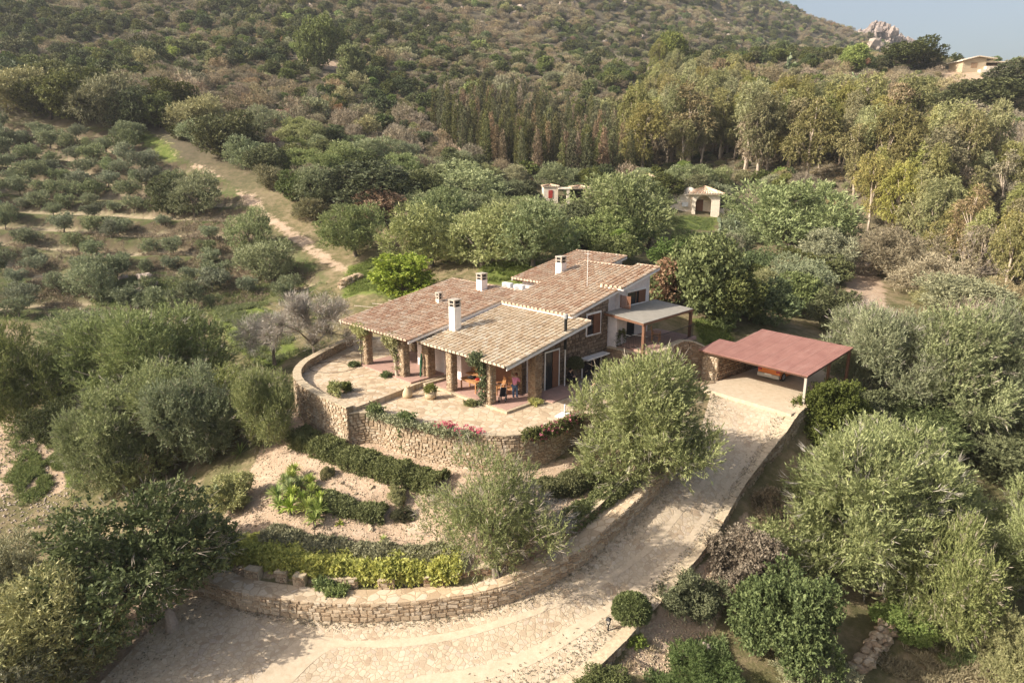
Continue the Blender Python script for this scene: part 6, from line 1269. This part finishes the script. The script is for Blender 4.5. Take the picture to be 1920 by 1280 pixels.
for j, (q, lab) in enumerate([((-13.6, -1.75, .36), "low green tuft at the foot of the outermost porch pillar"), ((-9.9, -1.6, .36), "low green tuft at the foot of the vine pillar"), ((.3, 2.2, .0), "yellowish tuft at the foot of the corner porch pillar"), ((-2.4, -.7, .0), "green tuft at the foot of the creeper pillar"), ((-.3, 11.6, 1.9), "dark leafy pot plant on the balcony corner")]):
    c = hw(*q); hedge("leafy_tuft", None, .36 if j < 4 else .6, .13 if j < 4 else .9, ["mid_leaf", "mid_leaf", "yellow_leaf", "mid_leaf", "dark_leaf"][j], lab, "plant", n=150 if j < 4 else 330, seed=30 + j, path=[c + HU * -.3, c, c + HU * .3])
# round clipped tree and lollipop tree
def topiary(name, P, sh, r, flat, label, mat="dark_leaf", n=2600, seed=1):
    rng = rngs(seed); root = empty(name, P, 0, label, "tree"); mat = "mid_leaf" if n > 2000 else mat; nn = unit(rng.normal(size=(n, 3))); nn[:, 2] = np.where(nn[:, 2] < -.35, -nn[:, 2], nn[:, 2]); Q = nn * np.array([r, r, r * flat]) * rng.uniform(.88, 1.02, (n, 1)) + np.array([0, 0, sh + r * flat * .5]); V, R = sprig_leaves(Q, unit(nn + rng.normal(size=nn.shape) * .5), 8, .085, .05, .13, rng, .9); quad_mesh("crown", V, np.arange(len(V)).reshape(-1, 4), M[mat], R, root)
    b = MB(); b.tube([(0, 0, -.5), (.02, 0, sh * .5), (0, 0, sh + .3)], [.07, .055, .05], 7); b.build("trunk", M["bark_grey"], root, smooth=True)
    return root
topiary("clipped_tree", atz(1182, 1192, -6.35), 1.05, .78, .82, "round clipped topiary tree by the driveway lamp", n=3400); topiary("lollipop_tree", hw(-.45, 6.95, .0), 1.15, .45, .95, "round headed potted tree against the stone flank", seed=2, n=1000)
b = MB(); b.lathe([(.0, 0), (.24, 0), (.30, .2), (.33, .5), (.28, .52), (.26, .45), (0, .45)], 16); o = b.build("plant_pot", M["dark_stone"], None, True, hw(-.45, 6.95, 0.03)); tag(o, "stone plant pot holding the round headed tree", "pot")
hedge("ground_ivy", None, .9, .3, "bright_leaf", "bright ground ivy round the foot of the clipped tree", "plant", n=260, seed=40, path=[atz(1172, 1200, -6.4), atz(1188, 1203, -6.5), atz(1200, 1200, -6.5)])
# palms and prickly pears
def palm(x, y, d, h, r, label, seed, nf=30, stem=.25):
    P = ground_px(x, y, top_land); rg = random.Random(seed); root = empty("fan_palm", P, 0, label, "palm"); b = MB(); b.tube([(0, 0, -.4), (.1, 0, h * .5), (0, .1, h)], [stem * 1.2, stem, stem], 9); b.build("trunk", M["bark_dark"], root); b = MB()
    for i in range(nf):
        a = rg.uniform(0, 6.28); e = rg.uniform(-.5, 1.3); dv = np.array([math.cos(a) * math.cos(e), math.sin(a) * math.cos(e), math.sin(e)]); c = np.array([0, 0, h]) + dv * r * .5; sd = unit(np.cross(dv, [0, 0, 1.0])); upv = np.cross(sd, dv); q = rg.random(); b.tube([np.array([0, 0, h]), c], .02, 4, q)
        for k in range(13): w = (k - 6) / 6 * 1.25; f = dv * math.cos(w) + sd * math.sin(w); tip = c + f * r * .55 + np.array([0, 0, -.12 * r]); b.add([c, c + f * r * .3 + upv * .05 + np.cross(f, upv) * .05, tip, c + f * r * .3 + upv * .05 - np.cross(f, upv) * .05], [(0, 1, 2, 3)], q)
    b.build("fronds", M["bright_leaf"], root)
palm(1180, 468, 0, 2.0, 2.1, "fan palm with the tallest head below the cream house lawn", 1); palm(1215, 466, 0, 1.6, 1.8, "fan palm beside the tallest one, nearer the lawn", 2); palm(1160, 476, 0, 1.2, 1.7, "low fan palm on the tree side of the palm clump", 3); palm(1280, 350, 0, 3, 2.0, "palm behind the hip roofed end of the cream house", 4)
def pricklypear(x, y, h, label, seed, n=26):
    P = ground_px(x, y, top_land); rg = random.Random(seed); b = MB(); pads = [(np.array([rg.uniform(-h, h) * .6, rg.uniform(-h, h) * .3, 0]), np.array([0, 0, 1.0])) for _ in range(5)]
    for i in range(n):
        base, d = pads[rg.randrange(len(pads))]; dd = unit(d + np.array([rg.uniform(-.8, .8), rg.uniform(-.5, .5), rg.uniform(.0, .6)])); l = h * rg.uniform(.22, .34); sd = unit(np.cross(dd, [rg.uniform(-1, 1), rg.uniform(-1, 1), .2])); nn = np.cross(sd, dd) * .035 * h; V = []
        for off_ in (-1, 1): V += [base + dd * l * (.5 - .5 * math.cos(t)) + sd * l * .32 * math.sin(t) + nn * off_ for t in np.linspace(0, 2 * math.pi, 10, endpoint=False)]
        b.add(V, [tuple(range(10))[::-1], tuple(range(10, 20))] + [(k, (k + 1) % 10, 10 + (k + 1) % 10, 10 + k) for k in range(10)]); pads.append((base + dd * l, dd))
    o = b.build("prickly_pear", M["pad_green"], None, loc=P); tag(o, label, "cactus")
leaf_mat("pad_green", [(0, (.13, .17, .09)), (.5, (.20, .24, .13)), (1, (.28, .31, .18))], 0, .01, .1)
pricklypear(1345, 462, 2.4, "prickly pear cactus below the lawn of the cream house", 1, 34); pricklypear(1585, 165, 4.0, "prickly pear cactus high on the bank above the gum trees", 2, 40); pricklypear(135, 1020, .9, "small pale prickly pear beside the carob tree", 3, 10); pricklypear(1470, 130, 3.5, "prickly pear cactus near the head of the gum slope", 4, 30)
# ------------------------------------------------------------------ neighbours
def house_frame(name, P, label, rz=0): return empty(name, P, rz, label, "house")
P = ground_px(1315, 404, base_h); sc = depth_of(P) / F; nb = house_frame("neighbour_house", P, "cream house with an arched doorway and hip tiled roof behind the olives", -.12); nb.scale = (1.22, 1.22, 1.15)
def nb_box(nm, x0, x1, y0, y1, z0, z1, mat, par=None): b = MB(); b.box(x0, x1, y0, y1, z0, z1); return b.build(nm, M[mat], par or nb)
def hip(x0, x1, y0, y1, z, h, tm, par=None, over=.4):
    b = MB(); x0 -= over; x1 += over; y0 -= over; y1 += over; k = min(x1 - x0, y1 - y0) / 2 * .98; cx0, cx1 = x0 + k, x1 - k; cy = (y0 + y1) / 2; rg = random.Random(3)
    cx0, cx1 = min(cx0, cx1), max(cx0, cx1)
    b.box(x0 + .05, x1 - .05, y0 + .05, y1 - .05, z - .12, z, .95)
    def slope(a, c, d, e, n):
        for i in range(n):
            for j in range(5):
                u0_, u1_ = i / n + .004, (i + 1) / n - .004; v0_, v1_ = j / 5, (j + 1) / 5 + .03; q = []
                f = lambda u, v: (np.array(a) * (1 - u) + np.array(c) * u) * (1 - v) + (np.array(d) * (1 - u) + np.array(e) * u) * v
                m0, m1 = f((u0_ + u1_) / 2, v0_) + [0, 0, .13], f((u0_ + u1_) / 2, min(v1_, 1)) + [0, 0, .08]; b.add([f(u0_, v0_) + [0, 0, .01], m0, f(u1_, v0_) + [0, 0, .01], f(u0_, min(v1_, 1)) + [0, 0, .01], m1, f(u1_, min(v1_, 1)) + [0, 0, .01]], [(0, 1, 4, 3), (1, 2, 5, 4)], rg.random())
    A_, B_2, C_, D_ = (x0, y0, z), (x1, y0, z), (x1, y1, z), (x0, y1, z); R0, R1 = (cx0, cy, z + h), (cx1, cy, z + h); n = int((x1 - x0) / .35); m_ = int((y1 - y0) / .35)
    slope(A_, B_2, R0, R1, n); slope(B_2, C_, R1, R1, m_); slope(C_, D_, R1, R0, n); slope(D_, A_, R0, R0, m_); return b.build("roof", M[tm], par or nb)
nb_box("wall", -4.6, -1.0, .6, 6, -1, 2.75, "cream"); nb_box("parapet", -4.7, -.9, .5, 6.1, 2.752, 3.0, "cream")
b = MB(); ar = [(-.85, 0), (-.85, 1.75)] + [(.2 - 1.05 * math.cos(t), 1.75 + 1.0 * math.sin(t)) for t in np.linspace(0.02, math.pi - .02, 11)] + [(1.25, 1.75), (1.25, 0)]
outer = [(-1.3, 0), (-1.3, 1.75)] + [(-1.3, 3.0)] * 3 + [(.2 + (k - 5) * .22, 3.0) for k in range(2, 9)] + [(2.3, 3.0)] + [(2.3, 1.75), (2.3, 0)]
n = min(len(ar), len(outer)); V = [(x, 0, z) for x, z in ar[:n]] + [(x, 0, z) for x, z in outer[:n]] + [(x, .35, z) for x, z in ar[:n]] + [(x, .35, z) for x, z in outer[:n]]
b.add(V, [(i, i + 1, n + i + 1, n + i) for i in range(n - 1)] + [(2 * n + i, 3 * n + i, 3 * n + i + 1, 2 * n + i + 1) for i in range(n - 1)] + [(i, 2 * n + i, 2 * n + i + 1, i + 1) for i in range(n - 1)]); b.box(-1.3, -.85, .001, .35, -1, 0); b.box(1.25, 2.3, .001, .35, -1, 0); b.build("arch", M["cream"], nb)
nb_box("wall", -.95, 2.25, 1.6, 4.5, -1, 2.95, "cream"); nb_box("wall", 2.0, 2.3, .352, 4.5, -1, 2.95, "cream"); nb_box("wall", -1.3, -1.02, .352, 1.0, -1, 2.95, "cream"); nb_box("door", -.6, .35, 1.5, 1.597, 0, 2.1, "louver_wood"); hip(-1.4, 2.4, -.1, 4.6, 3.05, .95, "tile_mid")
nb_box("air_conditioner", -2.6, -1.8, .2, .55, 1.2, 1.8, "ac_white"); nb_box("wall", -9, -4.7, 4.5, 11, -1, 4.3, "cream"); hip(-9, -4.7, 4.5, 11, 4.35, 1.3, "tile_mid"); nb_box("wall", 2.31, 5.2, .9, 1.3, -1, .9, "cream")
b = MB(); b.lathe([(.9, 0), (.85, .35), (.6, .75), (.2, .98), (0, 1.0)], 14, (-1.5, 1.6, 2.9)); b.build("dome", M["cream"], nb, True)
P = ground_px(1060, 388, base_h); nb = house_frame("garden_house", P, "small cream garden house with a red shutter and pergola behind the olives", .05)
nb_box("wall", -3.4, -1.0, 2.0, 5.0, -1, 3.2, "cream"); hip(-3.4, -1.0, 2.0, 5.0, 3.2, .3, "tile_mid", over=.2); nb_box("shutter", -2.6, -1.9, 1.93, 1.997, 1.3, 2.6, "shutter_red"); nb_box("pergola_roof", -1.0, 4.2, 1.2, 5.0, 2.75, 2.95, "cream"); hip(1.2, 4.4, 1.0, 5.4, 3.0, .3, "tile_mid", over=.1)
for x in (.6, 3.6): nb_box("post", x - .25, x + .25, 1.3, 1.8, -1, 2.748, "cream")
nb_box("wall", 0.9, 5.6, -.6, -.2, -1.2, 1.0, "cream")
P = ground_px(1838, 134, base_h); nb = house_frame("hilltop_house", P, "pinkish stone house with a low pitched roof on the hilltop", .0); nb.scale = (.85, .85, .8)
b = MB(); W_, Dp = 6.4, 8.0; b.add([(-W_, 0, -2), (1.6, 0, -2), (1.6, 0, 4.3), (-1.6, 0, 5.0), (-W_, 0, 3.6), (-W_, Dp, -2), (1.6, Dp, -2), (1.6, Dp, 4.3), (-1.6, Dp, 5.0), (-W_, Dp, 3.6)], [(0, 1, 2, 3, 4), (9, 8, 7, 6, 5), (0, 4, 9, 5), (1, 6, 7, 2), (4, 3, 8, 9), (3, 2, 7, 8)]); b.build("wall", M["coping"], nb)
b = MB(); b.hexa([(-W_ - .8, -.8, 3.55), (-1.6, -.8, 5.05), (-W_ - .8, Dp + .5, 3.55), (-1.6, Dp + .5, 5.05), (-W_ - .8, -.8, 3.85), (-1.6, -.8, 5.35), (-W_ - .8, Dp + .5, 3.85), (-1.6, Dp + .5, 5.35)]); b.hexa([(-1.598, -.8, 5.05), (4.8, -.8, 4.2), (-1.598, Dp + .5, 5.05), (4.8, Dp + .5, 4.2), (-1.598, -.8, 5.35), (4.8, -.8, 4.5), (-1.598, Dp + .5, 5.35), (4.8, Dp + .5, 4.5)]); b.build("roof", M["cream"], nb)
nb_box("shutter", -3.6, -1.4, -.06, -.003, 1.2, 3.0, "brown_stone"); nb_box("wall", 1.61, 9.5, 1.5, 7, -2, 2.4, "dark_stone"); nb_box("terrace_wall", 1.0, 8.5, -1.5, 1.4, -2, 1.6, "cream"); nb_box("porch_roof", 1.7, 11, .5, 8, 3.2, 3.5, "cream"); nb_box("steps", -1.0, 1.0, -1.6, -.1, -1.5, .5, "cream")
P = ground_px(1345, 165, base_h); nb = house_frame("white_house", P, "small white house half hidden among the upper gum trees", .1); nb_box("wall", -3, 1.5, 0, 4, -2, 3.2, "white_paint"); nb_box("roof", -3.3, 1.8, -.3, 4.3, 3.2, 3.45, "tile_mid"); nb_box("wall", 1.52, 4.2, 1, 4, -2, 2.0, "white_paint"); nb_box("window", -1.6, -.7, -.05, -.003, 1.2, 2.3, "dark_glass")
# ------------------------------------------------------------------ terrace and driveway things
b = MB(); rg = random.Random(1)
def urn(P, label, s=1.0, plantmat=None):
    root = empty("clay_pot", P, 0, label, "pot"); b = MB(); b.lathe([(0, 0), (.30 * s, 0), (.36 * s, .12 * s), (.33 * s, .35 * s), (.20 * s, .62 * s), (.13 * s, .72 * s), (.17 * s, .80 * s), (.11 * s, .78 * s), (0, .7 * s)], 18); b.build("body", M["clay"], root, True); return root
u1 = urn(hw(-6.41, -2.47, 0), "slender necked clay jar standing on the flagstones", .9); u2 = empty("clay_pot", hw(-5.15, -1.62, 0), 0, "wide clay bowl planter with a leafy plant on the flagstones", "pot"); b = MB(); b.lathe([(0, 0), (.26, 0), (.36, .15), (.38, .32), (.33, .44), (.28, .42), (.26, .36), (0, .36)], 18); b.build("body", M["clay"], u2, True)
hedge("pot_plant", None, .4, .26, "mid_leaf", "leafy plant growing out of the wide clay bowl", "plant", n=170, seed=51, path=[hw(-5.15, -1.62, .40) + HU * x for x in (-.18, 0, .18)])
b = MB(); b.lathe([(0, 0), (.02, 0), (.02, .7), (0, .7)], 8, (0, 0, .4)); 
# table with things on it
tb = empty("table", hw(-4.15, 1.05, .15), HA, "light wooden table on the porch under the buff roof", "table"); b = MB(); b.box(-.75, .75, -.42, .42, .70, .745); b.build("tabletop", M["warm_wood"], tb); b = MB(); b.box(-.68, .68, -.36, .36, .60, .698); b.build("apron", M["warm_wood"], tb)
for x in (-.68, .68):
    for y in (-.36, .36): b = MB(); b.box(x - .035, x + .035, y - .035, y + .035, 0, .599); b.build("leg", M["warm_wood"], tb)
b = MB(); rock_blob(b, (0, 0, .10), (.30, .2, .12), 5, 2, .25); o = b.build("bag", M["black_cloth"], None, loc=hw(-4.2, 1.05, .897)); tag(o, "dark soft bag lying on the wooden table", "bag"); b = MB(); rock_blob(b, (0, 0, .07), (.16, .12, .08), 6, 2, .3); o = b.build("folded_cloth", M["red_paint"], None, loc=hw(-3.72, 1.1, .897)); tag(o, "red folded cloth beside the dark bag", "cloth"); b = MB(); rock_blob(b, (0, 0, .08), (.13, .12, .09), 7, 2, .3); o = b.build("paper_bag", M["pale_cloth"], None, loc=hw(-3.5, 1.25, .897)); tag(o, "crumpled white bag at the end of the table", "bag")
def slat_seat(name, P, rz, w, label, cat):
    r = empty(name, P, rz, label, cat)
    b = MB(); 
    for k in range(6): b.box(-w / 2, w / 2, -.25 + k * .09, -.25 + k * .09 + .07, .42, .445)
    b.build("seat", M["warm_wood"], r); b = MB()
    for k in range(int(w / .10)): x = -w / 2 + .03 + k * .10; b.hexa([(x, .27, .5), (x + .065, .27, .5), (x, .295, .5), (x + .065, .295, .5), (x, .40, .98), (x + .065, .40, .98), (x, .425, .98), (x + .065, .425, .98)])
    b.box(-w / 2, w / 2, .395, .44, .98, 1.05); b.build("backrest", M["warm_wood"], r)
    for sd in (-1, 1):
        b = MB(); b.box(sd * (w / 2 + .03) - .03, sd * (w / 2 + .03) + .03, -.27, .36, .62, .66); b.build("armrest", M["warm_wood"], r)
        for y in (-.22, .30): b = MB(); b.box(sd * (w / 2 + .03) - .03, sd * (w / 2 + .03) + .03, y - .03, y + .03, 0, .619); b.build("leg", M["warm_wood"], r)
    return r
slat_seat("garden_bench", hw(-5.6, 2.5, .15), HA, 1.7, "slatted wooden bench against the white porch wall", "bench"); slat_seat("garden_chair", hw(-2.45, 1.75, .15), HA - .5, .62, "slatted wooden armchair behind the creeper pillar", "chair"); slat_seat("garden_chair", hw(-1.75, 2.05, .15), HA + .35, .62, "second slatted armchair close to the stone pier", "chair"); slat_seat("garden_chair", hw(1.1, 14.2, 1.9), HA + 2, .55, "reddish chair under the grey awning", "chair")
st = empty("pushchair", hw(-1.15, .75, .15), HA + .6, "folded black pushchair beside the creeper pillar", "pushchair")
for x, y in ((-.2, 0), (.2, 0), (-.16, .5), (.16, .5)): b = MB(); V = [(x, y + .17 * math.cos(t), .17 + .17 * math.sin(t)) for t in np.linspace(0, 6.283, 17)]; b.tube(V, .022, 6); w = b.build("wheel", M["rubber"], st); b = MB(); b.tube([(x - .02, y, .17), (x + .02, y, .17)], .05, 8); b.build("hub", M["grey_metal"], w)
b = MB(); b.tube([(-.2, 0, .17), (-.18, .3, .55), (-.18, .62, .95)], .014, 6); b.tube([(.2, 0, .17), (.18, .3, .55), (.18, .62, .95), (-.18, .62, .95)], .014, 6); b.tube([(-.16, .5, .17), (-.18, .2, .6)], .014, 6); b.tube([(.16, .5, .17), (.18, .2, .6)], .014, 6); b.build("frame", M["grey_metal"], st); b = MB(); b.hexa([(-.17, .05, .35), (.17, .05, .35), (-.17, .3, .32), (.17, .3, .32), (-.17, .12, .42), (.17, .12, .42), (-.17, .5, .8), (.17, .5, .8)]); b.build("seat", M["black_cloth"], st)
ub = empty("parasol_stand", hw(2.88, 1.9, 0), HA + .2, "white square parasol stand alone on the terrace paving", "parasol stand"); b = MB(); b.box(-.42, .42, -.42, .42, .0, .10); b.build("plate", M["ac_white"], ub); b = MB(); b.tube([(0, 0, .1), (0, 0, .75)], .045, 10); b.build("tube", M["ac_white"], ub)
b = MB(); tt = np.linspace(.3, 6.6, 60); b.tube([np.r_[(atz(612, 688, .37))[:2] + np.array([1.5 * math.cos(t) + .1 * t, 1.3 * math.sin(t)]), .372] for t in tt], .014, 5); tag(b.build("terrace_loop", M["rubber"]), "thin dark line lying in a loop on the raised terrace", "hose")  # thin dark tube laid as a loop on the raised paving
b = MB(); rg = random.Random(5); root = empty("parasol", hw(-8.0, -.15, .46), 0, "closed dark green parasol leaning by the stone pillar", "parasol"); b.tube([(0, 0, 0), (.05, .03, 1.0), (.1, .05, 1.6)], [.05, .10, .03], 9); b.build("canopy", M["green_cloth"], root); b = MB(); b.tube([(.1, .05, 1.55), (.12, .06, 1.75)], .018, 6); b.build("pole", M["warm_wood"], root)
# post lamp
lp = empty("lamp_post", atz(1140, 1186, -6.02), .3, "short black lantern post on the driveway edge", "lamp"); b = MB(); b.tube([(0, 0, -.1), (0, 0, .45)], .035, 8); b.lathe([(0, 0), (.07, 0), (.06, .04), (.035, .05)], 10); b.build("post", M["black_metal"], lp); b = MB(); b.lathe([(.05, .45), (.10, .47), (.10, .49), (.075, .50)], 4); b.lathe([(.17, .70), (.15, .73), (.05, .80), (.02, .84), (0, .85)], 4); b.lathe([(.17, .70), (.0, .70)], 4)
for k in range(4): a = math.pi / 2 * k; b.tube([(.075 * math.cos(a), .075 * math.sin(a), .49), (.12 * math.cos(a), .12 * math.sin(a), .705)], .009, 4)
h = b.build("lantern", M["black_metal"], lp); b = MB(); b.lathe([(.06, .50), (.10, .70)], 4); b.build("pane", M["concrete"], h)
P = ground_px(1188, 1232, top_land); b = MB(); b.tube([P - P, np.array([.35, -.9, .25])], [.035, .03], 6); tag(b.build("post_stub", M["bark_dark"], None, loc=P), "thin dark stick lying on the dry slope", "stick"); 
P = ground_px(322, 1178, top_land); b = MB(); rg = random.Random(2); b.tube([(0, 0, -.3), (.05, 0, .3), (-.05, .05, .75), (-.12, .05, 1.0)], [.32, .28, .22, .12], 9); tag(b.build("stone_stump", M["rock"], None, loc=P), "short stone stump at the mouth of the driveway under the carob", "stone post")
# rubble wall bottom right
rw = empty("rubble_wall", ground_px(1655, 1215, top_land), 0, "collapsed pale rubble wall in the low meadow", "wall"); b = MB(); rg = random.Random(6)
for k in range(150):
    f = rg.random(); x = 1668 - 55 * f + rg.uniform(-18, 18); y = 1182 + 76 * f; G = ground_px(x, y, top_land) - np.array(rw.location); s = rg.uniform(.1, .3); rock_blob(b, G + np.array([0, 0, rg.uniform(.0, .7)]), (s, s * .8, s * .6), k, 1, .3)
b.build("stones", M["tan_stone"], rw)
rw = empty("rubble_wall", ground_px(670, 530, top_land), 0, "tumbled dry stone wall at the end of the dirt track", "wall"); b = MB()
for k in range(70): f = rg.random(); G = ground_px(640 + 38 * f + rg.uniform(-4, 4), 540 - 16 * f, top_land) - np.array(rw.location); s = rg.uniform(.18, .45); rock_blob(b, G + np.array([0, 0, rg.uniform(0, .8)]), (s, s * .8, s * .7), k, 1, .3)
b.build("stones", M["tan_stone"], rw)
# ------------------------------------------------------------------ people
def skin(name, J, Ed, Rd, mat, parent, sub=2):
    me = bpy.data.meshes.new(name); me.from_pydata([tuple(p) for p in J], Ed, []); o = bpy.data.objects.new(name, me); COL.objects.link(o); o.parent = parent; me.materials.append(M[mat])
    md = o.modifiers.new("skin", 'SKIN'); sv = me.skin_vertices[0].data if me.skin_vertices else None
    if sv is None:
        bm = bmesh.new(); bm.from_mesh(me); bm.verts.layers.skin.verify(); bm.to_mesh(me); bm.free(); sv = me.skin_vertices[0].data
    for i, r in enumerate(Rd): sv[i].radius = (r, r) if not hasattr(r, "__len__") else r
    sv[0].use_root = True; s = o.modifiers.new("sub", 'SUBSURF'); s.levels = sub; s.render_levels = sub
    for p in me.polygons: p.use_smooth = True
    return o
def person(P, rz, pose, cl, label):
    """pose gives the joints; x right, y forward"""
    root = empty("person", P, rz, label, "person"); j = pose
    names = ["pelvis", "waist", "chest", "neck", "head", "crown", "shL", "elL", "wrL", "haL", "shR", "elR", "wrR", "haR", "hipL", "knL", "anL", "toL", "hipR", "knR", "anR", "toR"]; ix = {n: i for i, n in enumerate(names)}
    R = [(.14, .11), (.125, .10), (.15, .105), .052, .085, .078, .062, .046, .034, .026, .062, .046, .034, .026, .088, .066, .044, .036, .088, .066, .044, .036]
    E = [("pelvis", "waist"), ("waist", "chest"), ("chest", "neck"), ("neck", "head"), ("head", "crown"), ("chest", "shL"), ("shL", "elL"), ("elL", "wrL"), ("wrL", "haL"), ("chest", "shR"), ("shR", "elR"), ("elR", "wrR"), ("wrR", "haR"), ("pelvis", "hipL"), ("hipL", "knL"), ("knL", "anL"), ("anL", "toL"), ("pelvis", "hipR"), ("hipR", "knR"), ("knR", "anR"), ("anR", "toR")]
    J = [np.array(j[n], float) for n in names]; ed = [(ix[a], ix[b]) for a, b in E]; RR = list(R); V = list(J)
    for s in ("L", "R"):   # five fingers on each hand
        h = np.array(j["ha" + s]); w = np.array(j["wr" + s]); d = unit(h - w); sd = unit(np.cross(d, [0, 1, .3]))
        for k, (off_, ln) in enumerate([(-.9, .055), (-.35, .075), (.2, .08), (.75, .07)]): V += [h + sd * off_ * .03 + d * .02, h + sd * off_ * .034 + d * ln + np.array([0, .012, 0])]; RR += [.010, .008]; ed += [(ix["ha" + s], len(V) - 2), (len(V) - 2, len(V) - 1)]
        V += [w * .45 + h * .55 - sd * .035, h - sd * .055 + d * .02]; RR += [.011, .009]; ed += [(ix["ha" + s], len(V) - 2), (len(V) - 2, len(V) - 1)]
    hd, cr = np.array(j["head"]), np.array(j["crown"]); f = unit(np.array(j.get("face", (0, 1, 0))))
    V += [hd + f * .095 + np.array([0, 0, -.005])]; RR += [.018]; ed += [(ix["head"], len(V) - 1)]
    skin("body", V, ed, RR, "skin", root)
    def sub_(nm, ns, es, grow, mat, rs=None): skin(nm, [j[n] for n in ns], [(ns.index(a), ns.index(b)) for a, b in es], [(tuple(np.array(R[ix[n]]) + grow) if hasattr(R[ix[n]], "__len__") else R[ix[n]] + grow) for n in ns] if rs is None else rs, mat, root)
    j = dict(j); j["midL"] = tuple((np.array(j["elL"]) * .3 + np.array(j["wrL"]) * .7)); j["midR"] = tuple((np.array(j["elR"]) * .3 + np.array(j["wrR"]) * .7)); names += ["midL", "midR"]; R += [.036, .036]; ix = {n: i for i, n in enumerate(names)}
    sub_("shirt", ["pelvis", "waist", "chest", "shL", "elL", "midL", "shR", "elR", "midR"], [("pelvis", "waist"), ("waist", "chest"), ("chest", "shL"), ("shL", "elL"), ("elL", "midL"), ("chest", "shR"), ("shR", "elR"), ("elR", "midR")], .022, cl[0])
    sub_("trousers", ["pelvis", "hipL", "knL", "anL", "hipR", "knR", "anR"], [("pelvis", "hipL"), ("hipL", "knL"), ("knL", "anL"), ("pelvis", "hipR"), ("hipR", "knR"), ("knR", "anR")], .018, cl[1])
    hb = hd * .35 + cr * .65 - f * .03; b = MB(); rock_blob(b, hb, (.098, .105, .105), 3, 3, .06); o = b.build("hair", M[cl[2]], root, True)
    for sgn in (-1, 1):
        a = np.array(j["an" + ("L" if sgn < 0 else "R")]); t = np.array(j["to" + ("L" if sgn < 0 else "R")]); skin("shoe", [a + np.array([0, 0, -.02]), t], [(0, 1)], [.055, .045], cl[3], root)
        e = hd + f * .075 + np.cross(f, [0, 0, 1]) * .032 * sgn + np.array([0, 0, .02]); b = MB(); rock_blob(b, e, (.010, .010, .010), 1, 1, 0); b.build("eye", M["black_cloth"], root)
    return root
STAND = dict(pelvis=(0, 0, .90), waist=(0, .02, 1.05), chest=(0, .03, 1.27), neck=(0, .05, 1.42), head=(0, .08, 1.51), crown=(0, .08, 1.61), shL=(-.17, .03, 1.34), elL=(-.24, .02, 1.07), wrL=(-.20, .16, .87), haL=(-.19, .20, .80), shR=(.17, .03, 1.34), elR=(.24, .02, 1.07), wrR=(.20, .16, .87), haR=(.19, .20, .80), hipL=(-.09, 0, .84), knL=(-.10, .03, .47), anL=(-.10, 0, .08), toL=(-.11, .14, .035), hipR=(.09, 0, .84), knR=(.10, .03, .47), anR=(.10, 0, .08), toR=(.11, .14, .035))
pk = dict(STAND); pk.update(chest=(.0, .10, 1.25), neck=(0, .16, 1.40), head=(0, .22, 1.48), crown=(0, .25, 1.57), shL=(-.17, .11, 1.32), shR=(.17, .11, 1.32), elL=(-.20, .25, 1.10), wrL=(-.10, .42, 1.06), haL=(-.05, .48, 1.06), elR=(.20, .25, 1.10), wrR=(.10, .42, 1.06), haR=(.05, .48, 1.06), knR=(.10, .10, .47), anR=(.10, .10, .08), toR=(.11, .24, .035))
person(hw(-1.05, 1.75, .15), HA + .25, pk, ("pink_cloth", "denim", "auburn_hair", "pale_cloth"), "person in a pink top and jeans bending beside the corner porch pillar")
wm = dict(STAND); wm.update(elR=(.23, .10, 1.10), wrR=(.14, .28, 1.04), haR=(.08, .34, 1.04), elL=(-.23, .10, 1.10), wrL=(-.14, .28, 1.04), haL=(-.08, .34, 1.04))
person(hw(3.05, 4.35, .0), HA - 1.9, wm, ("olive_cloth", "pale_cloth", "auburn_hair", "black_cloth"), "person in an olive green top with reddish hair on the sunny terrace")
sit = dict(pelvis=(0, 0, .50), waist=(0, .02, .66), chest=(0, .08, .87), neck=(0, .13, 1.01), head=(0, .18, 1.09), crown=(0, .19, 1.19), shL=(-.17, .09, .94), elL=(-.22, .22, .72), wrL=(-.10, .40, .68), haL=(-.05, .46, .68), shR=(.17, .09, .94), elR=(.22, .22, .72), wrR=(.10, .40, .68), haR=(.05, .46, .68), hipL=(-.09, .04, .50), knL=(-.12, .45, .50), anL=(-.12, .44, .09), toL=(-.13, .58, .035), hipR=(.09, .04, .50), knR=(.12, .45, .50), anR=(.12, .50, .09), toR=(.13, .64, .035))
person(hw(-.55, 6.35, .03), HA - 1.2, sit, ("black_cloth", "black_cloth", "hair", "black_cloth"), "seated person dressed in black in the shade of the stone flank")
ch = empty("stool", hw(-.6, 6.33, .03), HA - 1.2, "low dark stool under the seated person", "stool"); b = MB(); b.box(-.2, .2, -.18, .2, .34, .385); b.build("seat", M["dark_wood"], ch)
for x in (-.17, .17):
    for y in (-.15, .17): b = MB(); b.box(x - .02, x + .02, y - .02, y + .02, 0, .339); b.build("leg", M["dark_wood"], ch)
# ------------------------------------------------------------------ air
HAZE = 0.0002
zt = max(float(np.max(ZZ)) + 40, 150); zl_ = float(np.min(ZZ)) - 3
b = MB(); b.box(-1580, 1580, -1560, 1580, zl_, zt); m, nt, out = mat_new("haze_air"); v = nt.nodes.new("ShaderNodeVolumePrincipled"); v.inputs["Color"].default_value = (.95, .97, 1.0, 1); v.inputs["Density"].default_value = HAZE; v.inputs["Anisotropy"].default_value = .2
nt.links.new(v.outputs[0], out.inputs["Volume"]); M["haze_air"] = m; tag(b.build("haze", m), kind="stuff", label="thin haze in the air over the valley")
